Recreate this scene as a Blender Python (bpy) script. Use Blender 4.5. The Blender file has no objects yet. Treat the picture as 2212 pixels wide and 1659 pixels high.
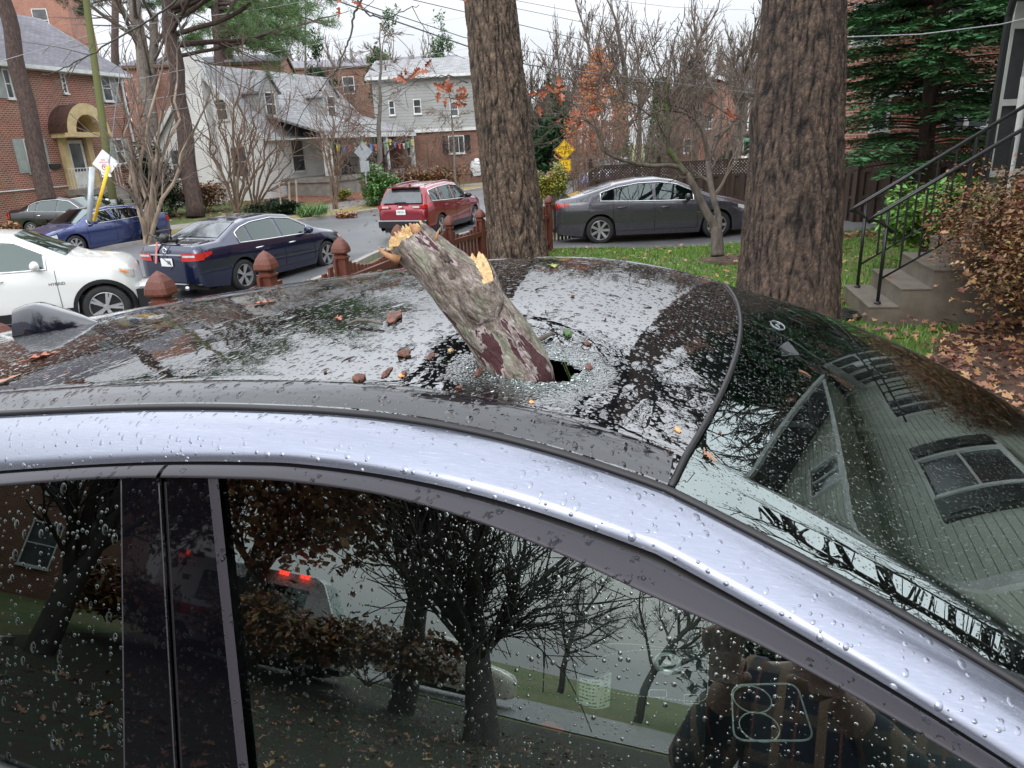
import bpy, bmesh, math, random
import numpy as np
from mathutils import Vector, Matrix, noise
from bisect import bisect
PI = math.pi
R = random.Random(7)
SC = bpy.context.scene
COL = SC.collection
rad = math.radians

# ------------------------------------------------------------------ camera
PITCH, ROLL, FPX, CX, CY = rad(18.8), rad(2.8), 1545.0, 1106.0, 829.5
FW = Vector((0, math.cos(PITCH), -math.sin(PITCH)))
_r = Vector((1, 0, 0)); _u = Vector((0, math.sin(PITCH), math.cos(PITCH)))
RT = _r*math.cos(ROLL) - _u*math.sin(ROLL)
UP = _u*math.cos(ROLL) + _r*math.sin(ROLL)
CAM = Vector((0, 0, 1.9))
cd = bpy.data.cameras.new('camera'); co = bpy.data.objects.new('camera', cd); COL.objects.link(co)
m = Matrix((( RT.x, UP.x, -FW.x, 0), (RT.y, UP.y, -FW.y, 0), (RT.z, UP.z, -FW.z, 1.9), (0, 0, 0, 1)))
co.matrix_world = m
cd.sensor_fit = 'HORIZONTAL'; cd.sensor_width = 36.0; cd.lens = 36.0*FPX/2212.0
cd.clip_start = 0.02; cd.clip_end = 1000
SC.camera = co

# ------------------------------------------------------------------ world: overcast sky
w = bpy.data.worlds.new('World'); SC.world = w; w.use_nodes = True
nt = w.node_tree; nt.nodes.clear()
def wn(t): return nt.nodes.new(t)
out = wn('ShaderNodeOutputWorld'); add = wn('ShaderNodeAddShader')
sky = wn('ShaderNodeTexSky'); sky.sky_type = 'NISHITA'; sky.sun_disc = False
sky.sun_elevation = rad(38); sky.sun_rotation = rad(200); sky.air_density = 1.0; sky.dust_density = 4.0
hs = wn('ShaderNodeHueSaturation'); hs.inputs['Saturation'].default_value = 0.35
b1 = wn('ShaderNodeBackground'); b1.inputs[1].default_value = 0.05
nt.links.new(sky.outputs[0], hs.inputs['Color']); nt.links.new(hs.outputs[0], b1.inputs[0])
# cloud layer: brighter towards the zenith, as an overcast sky is
tc = wn('ShaderNodeTexCoord'); sx = wn('ShaderNodeSeparateXYZ'); nt.links.new(tc.outputs['Generated'], sx.inputs[0])
mr = wn('ShaderNodeMapRange'); mr.interpolation_type = 'SMOOTHSTEP'; mr.inputs[1].default_value = 0.05; mr.inputs[2].default_value = 0.62
mr.inputs[3].default_value = 0.78; mr.inputs[4].default_value = 2.9
nt.links.new(sx.outputs[2], mr.inputs[0])
nz = wn('ShaderNodeTexNoise'); nz.inputs['Scale'].default_value = 3.0; nz.inputs['Detail'].default_value = 5
nt.links.new(tc.outputs['Generated'], nz.inputs['Vector'])
mn = wn('ShaderNodeMapRange'); mn.inputs[1].default_value = 0.3; mn.inputs[2].default_value = 0.7
mn.inputs[3].default_value = 0.88; mn.inputs[4].default_value = 1.08
nt.links.new(nz.outputs['Fac'], mn.inputs[0])
mm = wn('ShaderNodeMath'); mm.operation = 'MULTIPLY'; nt.links.new(mr.outputs[0], mm.inputs[0]); nt.links.new(mn.outputs[0], mm.inputs[1])
b2 = wn('ShaderNodeBackground'); b2.inputs[0].default_value = (0.90, 0.94, 1.0, 1)
nt.links.new(mm.outputs[0], b2.inputs[1])
nt.links.new(b1.outputs[0], add.inputs[0]); nt.links.new(b2.outputs[0], add.inputs[1]); nt.links.new(add.outputs[0], out.inputs[0])
# sun behind the cloud: very soft
sl = bpy.data.lights.new('sun', 'SUN'); sl.energy = 0.6; sl.angle = rad(25); sl.color = (1, .97, .92)
so = bpy.data.objects.new('sun', sl); COL.objects.link(so)
so.rotation_euler = (rad(52), 0, rad(-20))
SC.view_settings.view_transform = 'Standard'; SC.view_settings.look = 'None'
SC.view_settings.exposure = 0.0; SC.view_settings.gamma = 1.0
SC.render.engine = 'CYCLES'
SC.cycles.max_bounces = 8; SC.cycles.transparent_max_bounces = 16; SC.cycles.diffuse_bounces = 3
SC.cycles.glossy_bounces = 4

# ------------------------------------------------------------------ pixel helpers (photo measured at 2212 x 1659)
def ray(x, y): return (x-CX)/FPX*RT - (y-CY)/FPX*UP + FW
def at(x, y, Z): return CAM + ray(x, y)*Z
GP = np.array([(0,0,0),(-3,2,0),(3,3,0),(0,5,0),(4,7.5,0),(-2.2,4.6,.0),(-1,11.8,-.32),(1,15.5,-.42),(3.8,12.5,-.25),(3.5,17.3,-.58),(2,20,-.6),
 (-2,23,-.95),(-6.3,16.2,-.88),(-7,12.5,-.95),(-5,5,-.6),(-8,3,-.8),(-13,21,-1.05),(-19,27,-.75),(-17,36,-.6),(-5.6,30.9,-.85),(-11.5,40,-.35),(-25,34,-.3),
 (10,17,-.3),(8,9,0.1),(10,30,-.6),(19,62,-.55),(0,60,-.6),(-40,60,0),(40,40,0),(0,-10,-.2),(15,-10,-.2),(-15,-10,-.5),(0,-30,-.4),(40,-10,0),(-60,0,-.4),(60,90,0),(0,120,0),(-60,120,0)], float)
def gz(x, y):
    d2 = (GP[:,0]-x)**2 + (GP[:,1]-y)**2 + 1.2
    w_ = d2**-1.7
    return float((w_*GP[:,2]).sum()/w_.sum())
def G(x, y):
    r = ray(x, y); z = -.5; p = None
    for _ in range(25):
        t = (z-1.9)/r.z; p = CAM + r*t; z = .6*z + .4*gz(p.x, p.y)
    return Vector((p.x, p.y, gz(p.x, p.y)))
def drop(x, y, Z):
    p = at(x, y, Z); return Vector((p.x, p.y, gz(p.x, p.y)))

# ------------------------------------------------------------------ objects
def tag(o, label=None, cat=None, group=None, kind=None):
    if label: o['label'] = label
    if cat: o['category'] = cat
    if group: o['group'] = group
    if kind: o['kind'] = kind
    return o
def empty(name, loc=(0,0,0), rz=0, label=None, cat=None, group=None, rot=None):
    o = bpy.data.objects.new(name, None); COL.objects.link(o); o.location = loc
    o.rotation_euler = rot if rot else (0, 0, rz)
    o.empty_display_size = .2
    return tag(o, label, cat, group)
class MB:
    def __init__(s): s.v = []; s.f = []; s.mi = []; s.cur = 0
    def vert(s, p): s.v.append((p[0], p[1], p[2])); return len(s.v)-1
    def face(s, idx): s.f.append(tuple(idx)); s.mi.append(s.cur)
    def quad(s, *pts):
        b = len(s.v)
        for p in pts: s.v.append((p[0], p[1], p[2]))
        s.face(range(b, b+len(pts)))
    def box(s, x0, y0, z0, x1, y1, z1, M=None):
        ps = [Vector((x,y,z)) for z in (z0,z1) for y in (y0,y1) for x in (x0,x1)]
        if M is not None: ps = [M @ p for p in ps]
        b = len(s.v); s.v += [tuple(p) for p in ps]
        for q in ((0,2,3,1),(4,5,7,6),(0,1,5,4),(2,6,7,3),(0,4,6,2),(1,3,7,5)): s.face([b+i for i in q])
    def bar(s, a, b, wx, wz, up=(0,0,1)):
        a = Vector(a); b = Vector(b); d = (b-a); L = d.length
        if L < 1e-6: return
        d /= L; sd = d.cross(Vector(up))
        if sd.length < 1e-4: sd = d.cross(Vector((1,0,0)))
        sd.normalize(); u = sd.cross(d)
        M = Matrix(((sd.x,d.x,u.x,a.x),(sd.y,d.y,u.y,a.y),(sd.z,d.z,u.z,a.z),(0,0,0,1)))
        s.box(-wx/2, 0, -wz/2, wx/2, L, wz/2, M)
    def tube(s, pts, rr, n=8, cap=True, closed=False):
        pts = [Vector(p) for p in pts]
        if not hasattr(rr, '__len__'): rr = [rr]*len(pts)
        N = len(pts); prev = None; base = len(s.v)
        for i, p in enumerate(pts):
            if closed: d = pts[(i+1) % N] - pts[i-1]
            else: d = pts[min(i+1, N-1)] - pts[max(i-1, 0)]
            if d.length < 1e-9: d = Vector((0,0,1))
            d.normalize()
            if prev is None:
                a = d.orthogonal().normalized()
            else:
                a = prev - d*prev.dot(d)
                a = a.normalized() if a.length > 1e-6 else d.orthogonal().normalized()
            prev = a; b = d.cross(a)
            for k in range(n):
                t = 2*PI*k/n; q = p + (a*math.cos(t) + b*math.sin(t))*rr[i]
                s.v.append((q.x, q.y, q.z))
        M_ = N if closed else N-1
        for i in range(M_):
            for k in range(n):
                i2 = (i+1) % N
                s.face((base+i*n+k, base+i*n+(k+1) % n, base+i2*n+(k+1) % n, base+i2*n+k))
        if cap and not closed and n > 3:
            s.face([base+k for k in reversed(range(n))]); s.face([base+(N-1)*n+k for k in range(n)])
    def lathe(s, prof, n=20, M=None, a0=0, a1=2*PI):
        M = M or Matrix(); base = len(s.v); full = abs(a1-a0-2*PI) < 1e-6; c = n if full else n+1
        for (r_, z_) in prof:
            for k in range(c):
                t = a0+(a1-a0)*k/n; p = M @ Vector((r_*math.cos(t), r_*math.sin(t), z_)); s.v.append(tuple(p))
        for i in range(len(prof)-1):
            for k in range(n):
                k2 = (k+1) % c if full else k+1
                s.face((base+i*c+k, base+i*c+k2, base+(i+1)*c+k2, base+(i+1)*c+k))
    def grid(s, rows, skip=None):
        base = len(s.v); n = len(rows[0])
        for r_ in rows:
            for p in r_: s.v.append((p[0], p[1], p[2]))
        for i in range(len(rows)-1):
            for k in range(n-1):
                if skip and skip(i, k): continue
                s.face((base+i*n+k, base+i*n+k+1, base+(i+1)*n+k+1, base+(i+1)*n+k))
    def poly_prism(s, pts2, M, d):
        # pts2 in local xz, thickness along y 0..d
        n = len(pts2); b = len(s.v)
        for y in (0, d):
            for (x, z) in pts2: s.v.append(tuple(M @ Vector((x, y, z))))
        s.face([b+i for i in range(n)]); s.face([b+n+i for i in reversed(range(n))])
        for i in range(n):
            j = (i+1) % n; s.face((b+i, b+n+i, b+n+j, b+j))
    def blob(s, c, rx, ry, rz, n=10, m=6, jit=0, seed=0):
        rr = random.Random(seed); rows = []
        for i in range(m+1):
            ph = PI*i/m; row = []
            for k in range(n+1):
                if k == n: row.append(row[0]); continue
                t = 2*PI*k/n; j = 1+jit*(rr.random()-.5)
                row.append((c[0]+rx*j*math.sin(ph)*math.cos(t), c[1]+ry*j*math.sin(ph)*math.sin(t), c[2]+rz*j*math.cos(ph)))
            rows.append(row)
        s.grid(rows)
    def build(s, name, mt, parent=None, smooth=False, ang=None, M=None, recalc=False, label=None):
        me = bpy.data.meshes.new(name); me.from_pydata(s.v, [], s.f)
        if not isinstance(mt, (list, tuple)): mt = [mt]
        for q in mt: me.materials.append(q)
        if len(mt) > 1: me.polygons.foreach_set('material_index', s.mi)
        if recalc:
            bm = bmesh.new(); bm.from_mesh(me); bmesh.ops.remove_doubles(bm, verts=bm.verts, dist=1e-5)
            bmesh.ops.recalc_face_normals(bm, faces=bm.faces); bm.to_mesh(me); bm.free()
        if smooth:
            me.polygons.foreach_set('use_smooth', [True]*len(me.polygons))
            if ang: me.set_sharp_from_angle(angle=rad(ang))
        me.update()
        o = bpy.data.objects.new(name, me); COL.objects.link(o)
        if parent is not None: o.parent = parent
        if M is not None: o.matrix_local = M
        if label: o['label'] = label
        return o
def copy_tree(o, parent=None):
    c = o.copy(); COL.objects.link(c); c.parent = parent
    for ch in list(o.children): copy_tree(ch, c)
    return c
def text(name, s, size, mt, parent, M, depth=.001, align='CENTER', sx_=1.0):
    cu = bpy.data.curves.new(name, 'FONT'); cu.body = s; cu.size = size; cu.extrude = depth
    cu.align_x = align; cu.align_y = 'CENTER'
    t = bpy.data.objects.new(name, cu); COL.objects.link(t)
    me = bpy.data.meshes.new_from_object(t.evaluated_get(bpy.context.evaluated_depsgraph_get()))
    bpy.data.objects.remove(t); bpy.data.curves.remove(cu)
    me.materials.clear(); me.materials.append(mt); me.name = name
    o = bpy.data.objects.new(name, me); COL.objects.link(o)
    if parent is not None: o.parent = parent
    o.matrix_local = M @ Matrix.Diagonal((sx_, 1, 1, 1))
    return o
def orient_out(root, c_=(0, 0, .7)):
    # make every open panel face outwards, away from the middle of the vehicle
    c_ = Vector(c_)
    for o in root.children:
        if o.type != 'MESH' or not o.data.polygons: continue
        a = 0; t = 0
        for p in o.data.polygons:
            d = p.center-c_; d.x *= .25
            if d.length > 1e-6: a += p.normal.dot(d.normalized())*p.area; t += p.area
        if t and a/t < -.15: o.data.flip_normals()
def lerp(a, b, t): return a+(b-a)*t
def interp(tab, x):
    if x <= tab[0][0]: return tab[0][1]
    if x >= tab[-1][0]: return tab[-1][1]
    for i in range(len(tab)-1):
        if x <= tab[i+1][0]:
            t = (x-tab[i][0])/(tab[i+1][0]-tab[i][0]); return lerp(tab[i][1], tab[i+1][1], t)
def smooth_interp(tab, x):
    # Catmull-Rom through the table
    n = len(tab)
    if x <= tab[0][0]:
        s_ = (tab[1][1]-tab[0][1])/(tab[1][0]-tab[0][0]); return tab[0][1]+s_*(x-tab[0][0])
    if x >= tab[-1][0]:
        s_ = (tab[-1][1]-tab[-2][1])/(tab[-1][0]-tab[-2][0]); return tab[-1][1]+s_*(x-tab[-1][0])
    i = 0
    while x > tab[i+1][0]: i += 1
    def sl_(k):
        a = max(k-1, 0); b = min(k+1, n-1); return (tab[b][1]-tab[a][1])/(tab[b][0]-tab[a][0])
    h = tab[i+1][0]-tab[i][0]; t = (x-tab[i][0])/h
    m0 = sl_(i)*h; m1 = sl_(i+1)*h; t2 = t*t; t3 = t2*t
    return (2*t3-3*t2+1)*tab[i][1]+(t3-2*t2+t)*m0+(-2*t3+3*t2)*tab[i+1][1]+(t3-t2)*m1
# ------------------------------------------------------------------ materials
class NT:
    def __init__(s, name):
        s.m = bpy.data.materials.new(name); s.m.use_nodes = True; s.t = s.m.node_tree; s.t.nodes.clear()
        s.out = s.n('ShaderNodeOutputMaterial')
    def n(s, t, **kw):
        x = s.t.nodes.new(t)
        for k, v in kw.items(): setattr(x, k, v)
        return x
    def l(s, a, b): s.t.links.new(a, b)
    def bsdf(s, col=(.5,.5,.5), rough=.5, metal=0, spec=.5, ior=1.5, coat=0):
        b = s.n('ShaderNodeBsdfPrincipled'); b.inputs['Base Color'].default_value = (*col, 1)
        b.inputs['Roughness'].default_value = rough; b.inputs['Metallic'].default_value = metal
        b.inputs['IOR'].default_value = ior; b.inputs['Specular IOR Level'].default_value = spec
        b.inputs['Coat Weight'].default_value = coat; b.inputs['Coat Roughness'].default_value = .03
        s.l(b.outputs[0], s.out.inputs[0]); s.b = b; return b
    def obj(s): return s.n('ShaderNodeTexCoord').outputs['Object']
    def noise(s, scale, detail=4, vec=None, rough=.55, dist=0):
        x = s.n('ShaderNodeTexNoise'); x.inputs['Scale'].default_value = scale; x.inputs['Detail'].default_value = detail
        x.inputs['Roughness'].default_value = rough; x.inputs['Distortion'].default_value = dist
        s.l(vec if vec is not None else s.obj(), x.inputs['Vector']); return x.outputs['Fac']
    def math(s, op, a, b=None, c=None, clamp=False):
        x = s.n('ShaderNodeMath', operation=op); x.use_clamp = clamp
        for i, q in enumerate((a, b, c)):
            if q is None: continue
            if isinstance(q, (int, float)): x.inputs[i].default_value = q
            else: s.l(q, x.inputs[i])
        return x.outputs[0]
    def ramp(s, f, stops):
        x = s.n('ShaderNodeValToRGB'); e = x.color_ramp.elements
        while len(e) < len(stops): e.new(.5)
        for i, (p, c) in enumerate(stops): e[i].position = p; e[i].color = (*c, 1) if len(c) == 3 else c
        s.l(f, x.inputs[0]); return x.outputs[0]
    def mix(s, f, a, b, mode='MIX'):
        x = s.n('ShaderNodeMix', data_type='RGBA', blend_type=mode)
        for i, q in ((0, f), (6, a), (7, b)):
            if isinstance(q, (int, float)): x.inputs[i].default_value = q
            elif isinstance(q, tuple): x.inputs[i].default_value = (*q, 1)
            else: s.l(q, x.inputs[i])
        return x.outputs[2]
    def mapping(s, scale=(1,1,1), rot=(0,0,0), vec=None, loc=(0,0,0)):
        x = s.n('ShaderNodeMapping'); x.inputs['Scale'].default_value = scale; x.inputs['Rotation'].default_value = rot
        x.inputs['Location'].default_value = loc
        s.l(vec if vec is not None else s.obj(), x.inputs['Vector']); return x.outputs[0]
    def bump(s, h, strength=.5, dist=.01, normal=None):
        x = s.n('ShaderNodeBump'); x.inputs['Strength'].default_value = strength; x.inputs['Distance'].default_value = dist
        s.l(h, x.inputs['Height'])
        if normal is not None: s.l(normal, x.inputs['Normal'])
        return x.outputs[0]
    def wallvec(s):
        sep = s.n('ShaderNodeSeparateXYZ'); s.l(s.obj(), sep.inputs[0]); cb = s.n('ShaderNodeCombineXYZ')
        s.l(s.math('ADD', sep.outputs[0], sep.outputs[1]), cb.inputs[0]); s.l(sep.outputs[2], cb.inputs[1]); return cb.outputs[0]
    def drops(s, scale, rad_=.42, dens=.6, vec=None):
        # rounded water drops, one per cell, sizes vary, some cells dry
        v = s.n('ShaderNodeTexVoronoi'); v.inputs['Scale'].default_value = scale
        s.l(vec if vec is not None else s.obj(), v.inputs['Vector'])
        sp = s.n('ShaderNodeSeparateColor'); s.l(v.outputs['Color'], sp.inputs[0])
        rr = s.math('MULTIPLY', s.math('SUBTRACT', sp.outputs[0], 1-dens, clamp=True), rad_/dens)
        h = s.math('SUBTRACT', 1.0, s.math('DIVIDE', v.outputs['Distance'], s.math('ADD', rr, .001)), clamp=True)
        return s.math('POWER', h, .6)
def mat(name, col, rough=.6, col2=None, scale=6, bump=0, bs=None, metal=0, coat=0, spec=.5, detail=5, stretch=None, lo=.35, hi=.65, island=0):
    k = NT(name); b = k.bsdf(col, rough, metal, spec, coat=coat)
    vec = k.mapping(stretch) if stretch else k.obj()
    c = None
    if col2:
        c = k.ramp(k.noise(scale, detail, vec), [(lo, col), (hi, col2)])
    if island:
        g = k.n('ShaderNodeNewGeometry'); hv = k.n('ShaderNodeHueSaturation')
        k.l(k.math('MULTIPLY_ADD', g.outputs['Random Per Island'], island, 1-island/2), hv.inputs['Value'])
        k.l(k.math('MULTIPLY_ADD', g.outputs['Random Per Island'], .06, .47), hv.inputs['Hue'])
        if c is not None: k.l(c, hv.inputs['Color'])
        else: hv.inputs['Color'].default_value = (*col, 1)
        c = hv.outputs[0]
    if c is not None: k.l(c, b.inputs['Base Color'])
    if bump:
        k.l(k.bump(k.noise(bs or scale*3, 6, vec), bump, .02), b.inputs['Normal'])
    return k.m
def brickmat(name, c1, c2, mortar, bw=.21, rh=.075, ms=.011, dirt=(.5,.5,.5), bump=.4, rough=.85):
    k = NT(name); b = k.bsdf(c1, rough); v = k.wallvec()
    t = k.n('ShaderNodeTexBrick'); k.l(v, t.inputs['Vector']); t.inputs['Scale'].default_value = 1
    t.inputs['Color1'].default_value = (*c1, 1); t.inputs['Color2'].default_value = (*c2, 1); t.inputs['Mortar'].default_value = (*mortar, 1)
    t.inputs['Brick Width'].default_value = bw; t.inputs['Row Height'].default_value = rh; t.inputs['Mortar Size'].default_value = ms
    t.inputs['Bias'].default_value = -.1; t.inputs['Mortar Smooth'].default_value = .1
    n_ = k.ramp(k.noise(1.3, 6, None), [(.3, dirt), (.7, (1,1,1))])
    k.l(k.mix(.6, t.outputs['Color'], n_, 'MULTIPLY'), b.inputs['Base Color'])
    k.l(k.bump(t.outputs['Fac'], -bump, .006), b.inputs['Normal']); return k.m
def sidingmat(name, col, gap, row=.15, dirt=(.75,.75,.72), rough=.55, dark=.5):
    k = NT(name); b = k.bsdf(col, rough)
    sep = k.n('ShaderNodeSeparateXYZ'); k.l(k.obj(), sep.inputs[0])
    f = k.math('FRACT', k.math('DIVIDE', sep.outputs[2], row))
    line = k.math('LESS_THAN', f, gap)
    d = k.ramp(k.noise(1.1, 5), [(.3, tuple(a*b_ for a, b_ in zip(col, dirt))), (.7, col)])
    k.l(k.mix(line, d, tuple(a*dark for a in col)), b.inputs['Base Color'])
    k.l(k.bump(f, -.6, .012), b.inputs['Normal']); return k.m
def roofmat(name, c1, c2, row=.14, bw=.3):
    k = NT(name); b = k.bsdf(c1, .85); 
    sep = k.n('ShaderNodeSeparateXYZ'); k.l(k.obj(), sep.inputs[0]); cb = k.n('ShaderNodeCombineXYZ')
    k.l(sep.outputs[0], cb.inputs[0]); k.l(k.math('MULTIPLY', k.math('ADD', sep.outputs[1], sep.outputs[2]), .72), cb.inputs[1])
    t = k.n('ShaderNodeTexBrick'); k.l(cb.outputs[0], t.inputs['Vector']); t.inputs['Scale'].default_value = 1
    t.inputs['Color1'].default_value = (*c1, 1); t.inputs['Color2'].default_value = (*c2, 1); t.inputs['Mortar'].default_value = (*(a*.45 for a in c1), 1)
    t.inputs['Brick Width'].default_value = bw; t.inputs['Row Height'].default_value = row; t.inputs['Mortar Size'].default_value = .012
    n_ = k.ramp(k.noise(.9, 6), [(.3, (.6,.62,.58)), (.7, (1,1,1))])
    k.l(k.mix(.7, t.outputs['Color'], n_, 'MULTIPLY'), b.inputs['Base Color']); return k.m
def paint(name, col, metal=.3, rough=.35, drops=0):
    k = NT(name); b = k.bsdf(col, rough, metal, coat=1.0)
    h = k.noise(2.2, 3)
    k.l(k.math('MULTIPLY_ADD', h, .12, rough-.06), b.inputs['Roughness'])
    n1 = k.bump(k.noise(1.2, 2), .12, .02)
    if drops:
        n1 = k.bump(k.drops(drops, .42, .5), .5, .003, n1)
    k.l(n1, b.inputs['Normal']); k.l(n1, b.inputs['Coat Normal'])
    return k.m
def glassmat(name, tint=(.3,.36,.34), ior=1.9, rough=0.0, drops=None, dark=0):
    k = NT(name)
    tr = k.n('ShaderNodeBsdfTransparent'); tr.inputs[0].default_value = (*tint, 1)
    gl = k.n('ShaderNodeBsdfGlossy'); gl.inputs['Roughness'].default_value = rough; gl.inputs['Color'].default_value = (.88,1,.97,1)
    fr = k.n('ShaderNodeFresnel'); fr.inputs['IOR'].default_value = ior
    mx = k.n('ShaderNodeMixShader'); k.l(fr.outputs[0], mx.inputs[0]); k.l(tr.outputs[0], mx.inputs[1]); k.l(gl.outputs[0], mx.inputs[2])
    k.l(mx.outputs[0], k.out.inputs[0])
    if drops:
        nn = None
        for (sc, rd, dn, st, ds, strch) in drops:
            v = k.mapping(strch) if strch else None
            nn = k.bump(k.drops(sc, rd, dn, v), st, ds, nn)
        k.l(nn, gl.inputs['Normal'])
        k.l(nn, fr.inputs['Normal'])
    return k.m
def emis(name, col, st):
    k = NT(name); e = k.n('ShaderNodeEmission'); e.inputs[0].default_value = (*col, 1); e.inputs[1].default_value = st
    k.l(e.outputs[0], k.out.inputs[0]); return k.m

M_ = {}
M_['white'] = mat('white_paint', (.72,.73,.72), .5, (.55,.56,.54), 3)
M_['cream'] = mat('cream_paint', (.62,.49,.26), .6, (.5,.38,.2), 4)
M_['shutter'] = mat('shutter_grey', (.33,.37,.34), .6, (.26,.3,.28), 5)
M_['dkglass'] = mat('window_glass', (.03,.035,.04), .08, (.09,.1,.11), 1.5, spec=.8)
M_['ltglass'] = mat('window_glass_curtain', (.16,.17,.17), .1, (.05,.06,.06), 2.0, spec=.8)
M_['brickred'] = brickmat('red_brick', (.33,.095,.052), (.20,.052,.032), (.40,.32,.26), rh=.085, ms=.014)
M_['brick2'] = brickmat('brown_red_brick', (.27,.105,.065), (.17,.06,.038), (.27,.21,.17))
M_['brick3'] = brickmat('orange_brick', (.38,.105,.058), (.26,.07,.042), (.45,.36,.3))
M_['whitebrick'] = brickmat('white_painted_brick', (.86,.86,.85), (.78,.79,.78), (.62,.62,.6), dirt=(.75,.73,.7))
M_['slate'] = roofmat('grey_shingle', (.23,.22,.25), (.15,.145,.17))
M_['slate2'] = roofmat('pale_grey_shingle', (.36,.36,.37), (.22,.22,.23))
M_['brownshingle'] = roofmat('brown_shingle', (.10,.042,.03), (.065,.028,.02), .12, .25)
M_['sidingwhite'] = sidingmat('white_siding', (.36,.37,.36), .1, .18)
M_['sidinggrey'] = sidingmat('grey_siding', (.60,.64,.56), .12, .13, dark=.3)
M_['dkwood'] = mat('dark_fence_wood', (.035,.02,.014), .8, (.06,.036,.025), 3, .4, 20, stretch=(3,3,.4))
M_['fence'] = mat('red_brown_fence_paint', (.15,.042,.026), .55, (.095,.028,.018), 2.2, .4, 30, stretch=(2,2,.5), lo=.25, hi=.8)
M_['bark_pine'] = mat('pine_bark', (.032,.021,.018), .95, (.085,.055,.045), 5, 1, 12, stretch=(3,3,.7))
M_['bark_grey'] = mat('grey_bark', (.07,.058,.048), .9, (.15,.125,.105), 6, .6, 20, stretch=(2,2,.6))
M_['bark_pale'] = mat('pale_smooth_bark', (.30,.235,.17), .75, (.17,.12,.085), 4, .3, 12, stretch=(2,2,.5))
M_['bark_tan'] = mat('tan_bark', (.16,.11,.07), .85, (.09,.062,.045), 5)
M_['twig'] = mat('twig_bark', (.1,.075,.06), .9, (.17,.13,.105), 3)
M_['twigred'] = mat('reddish_twig_bark', (.13,.08,.06), .9, (.2,.13,.10), 3)
M_['mossbark'] = mat('mossy_bark', (.075,.065,.045), .9, (.10,.13,.035), 4, .6, 30, lo=.45, hi=.6)
M_['darkbranch'] = mat('dark_wet_branch', (.022,.018,.015), .6, (.05,.045,.03), 8)
M_['needle'] = mat('pine_needles', (.085,.15,.05), .6, island=.8, spec=.2)
M_['needle2'] = mat('dark_conifer_foliage', (.018,.042,.016), .65, island=.9, spec=.15)
M_['conifer'] = mat('conifer_foliage', (.085,.20,.08), .6, island=1.1, spec=.2)
M_['leafgreen'] = mat('rhododendron_leaves', (.10,.19,.05), .35, island=.9)
M_['leafbrt'] = mat('bright_green_leaves', (.16,.3,.06), .35, island=.9)
M_['yellowgreen'] = mat('yellow_green_leaves', (.38,.31,.05), .5, (.12,.2,.04), 2.2, island=.7)
M_['yew'] = mat('dark_yew_foliage', (.018,.035,.016), .6, island=.9, spec=.2)
M_['ivy'] = mat('ivy_leaves', (.06,.11,.035), .5, island=.9)
M_['rust'] = mat('rusty_foliage', (.35,.12,.05), .8, island=.6)
M_['azalea'] = mat('azalea_leaves', (.17,.13,.05), .5, (.30,.10,.05), 3, island=.9)
M_['redleaf'] = mat('red_oak_leaves', (.26,.05,.03), .5, (.33,.10,.05), 9, island=.5)
M_['litter'] = mat('brown_dead_leaves', (.25,.10,.055), .5, (.31,.165,.095), 2.5, island=1.1)
M_['mulch'] = mat('dark_mulch', (.045,.026,.018), .9, (.10,.052,.034), 9, .8, 30)
M_['asph'] = mat('wet_asphalt', (.11,.115,.122), .35, (.15,.155,.162), .7, .35, 60, spec=.4)
M_['asph2'] = mat('driveway_asphalt', (.09,.092,.096), .45, (.13,.13,.132), 1.4, .4, 60)
M_['conc'] = mat('concrete', (.3,.28,.25), .7, (.2,.185,.165), 3, .3, 30)
M_['step'] = mat('wet_brown_concrete', (.17,.145,.115), .5, (.11,.09,.07), 5, .3, 60)
M_['black'] = mat('black_metal', (.012,.013,.014), .35)
M_['blackgl'] = mat('black_plastic', (.012,.012,.014), .3)
M_['tyre'] = mat('tyre_rubber', (.012,.012,.013), .75, (.022,.022,.023), 8)
M_['rim'] = mat('wheel_alloy', (.55,.55,.56), .3, (.42,.42,.43), 6, metal=.7)
M_['chrome'] = mat('chrome', (.8,.8,.82), .12, metal=1)
M_['galv'] = mat('galvanised_metal', (.42,.45,.47), .45, (.34,.37,.39), 5, metal=.3)
M_['red_lens'] = mat('red_lens', (.45,.012,.012), .12, coat=1)
M_['clear_lens'] = mat('clear_lens', (.62,.64,.62), .1, (.4,.42,.42), 14, coat=1)
M_['amber'] = mat('amber_lens', (.75,.22,.02), .15, coat=1)
M_['yellow'] = mat('yellow_sign', (.85,.5,.015), .45)
M_['signwhite'] = mat('sign_white', (.75,.75,.75), .45)
M_['signred'] = mat('sign_red', (.6,.03,.03), .5)
M_['signgreen'] = mat('sign_green', (.01,.22,.12), .5)
M_['lens'] = M_['clear_lens']
M_['carglass'] = glassmat('car_window_glass', (.22,.27,.26), 1.8)
M_['flag_y'] = mat('flag_yellow', (.75,.65,.08), .8); M_['flag_b'] = mat('flag_blue', (.15,.25,.6), .8)
M_['flag_r'] = mat('flag_red', (.6,.1,.1), .8); M_['flag_w'] = mat('flag_white', (.7,.7,.7), .8); M_['flag_g'] = mat('flag_green', (.15,.45,.2), .8)
M_['wire'] = mat('black_cable', (.09,.095,.11), .4)
M_['wiregrey'] = mat('grey_cable', (.34,.35,.38), .4)
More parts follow.
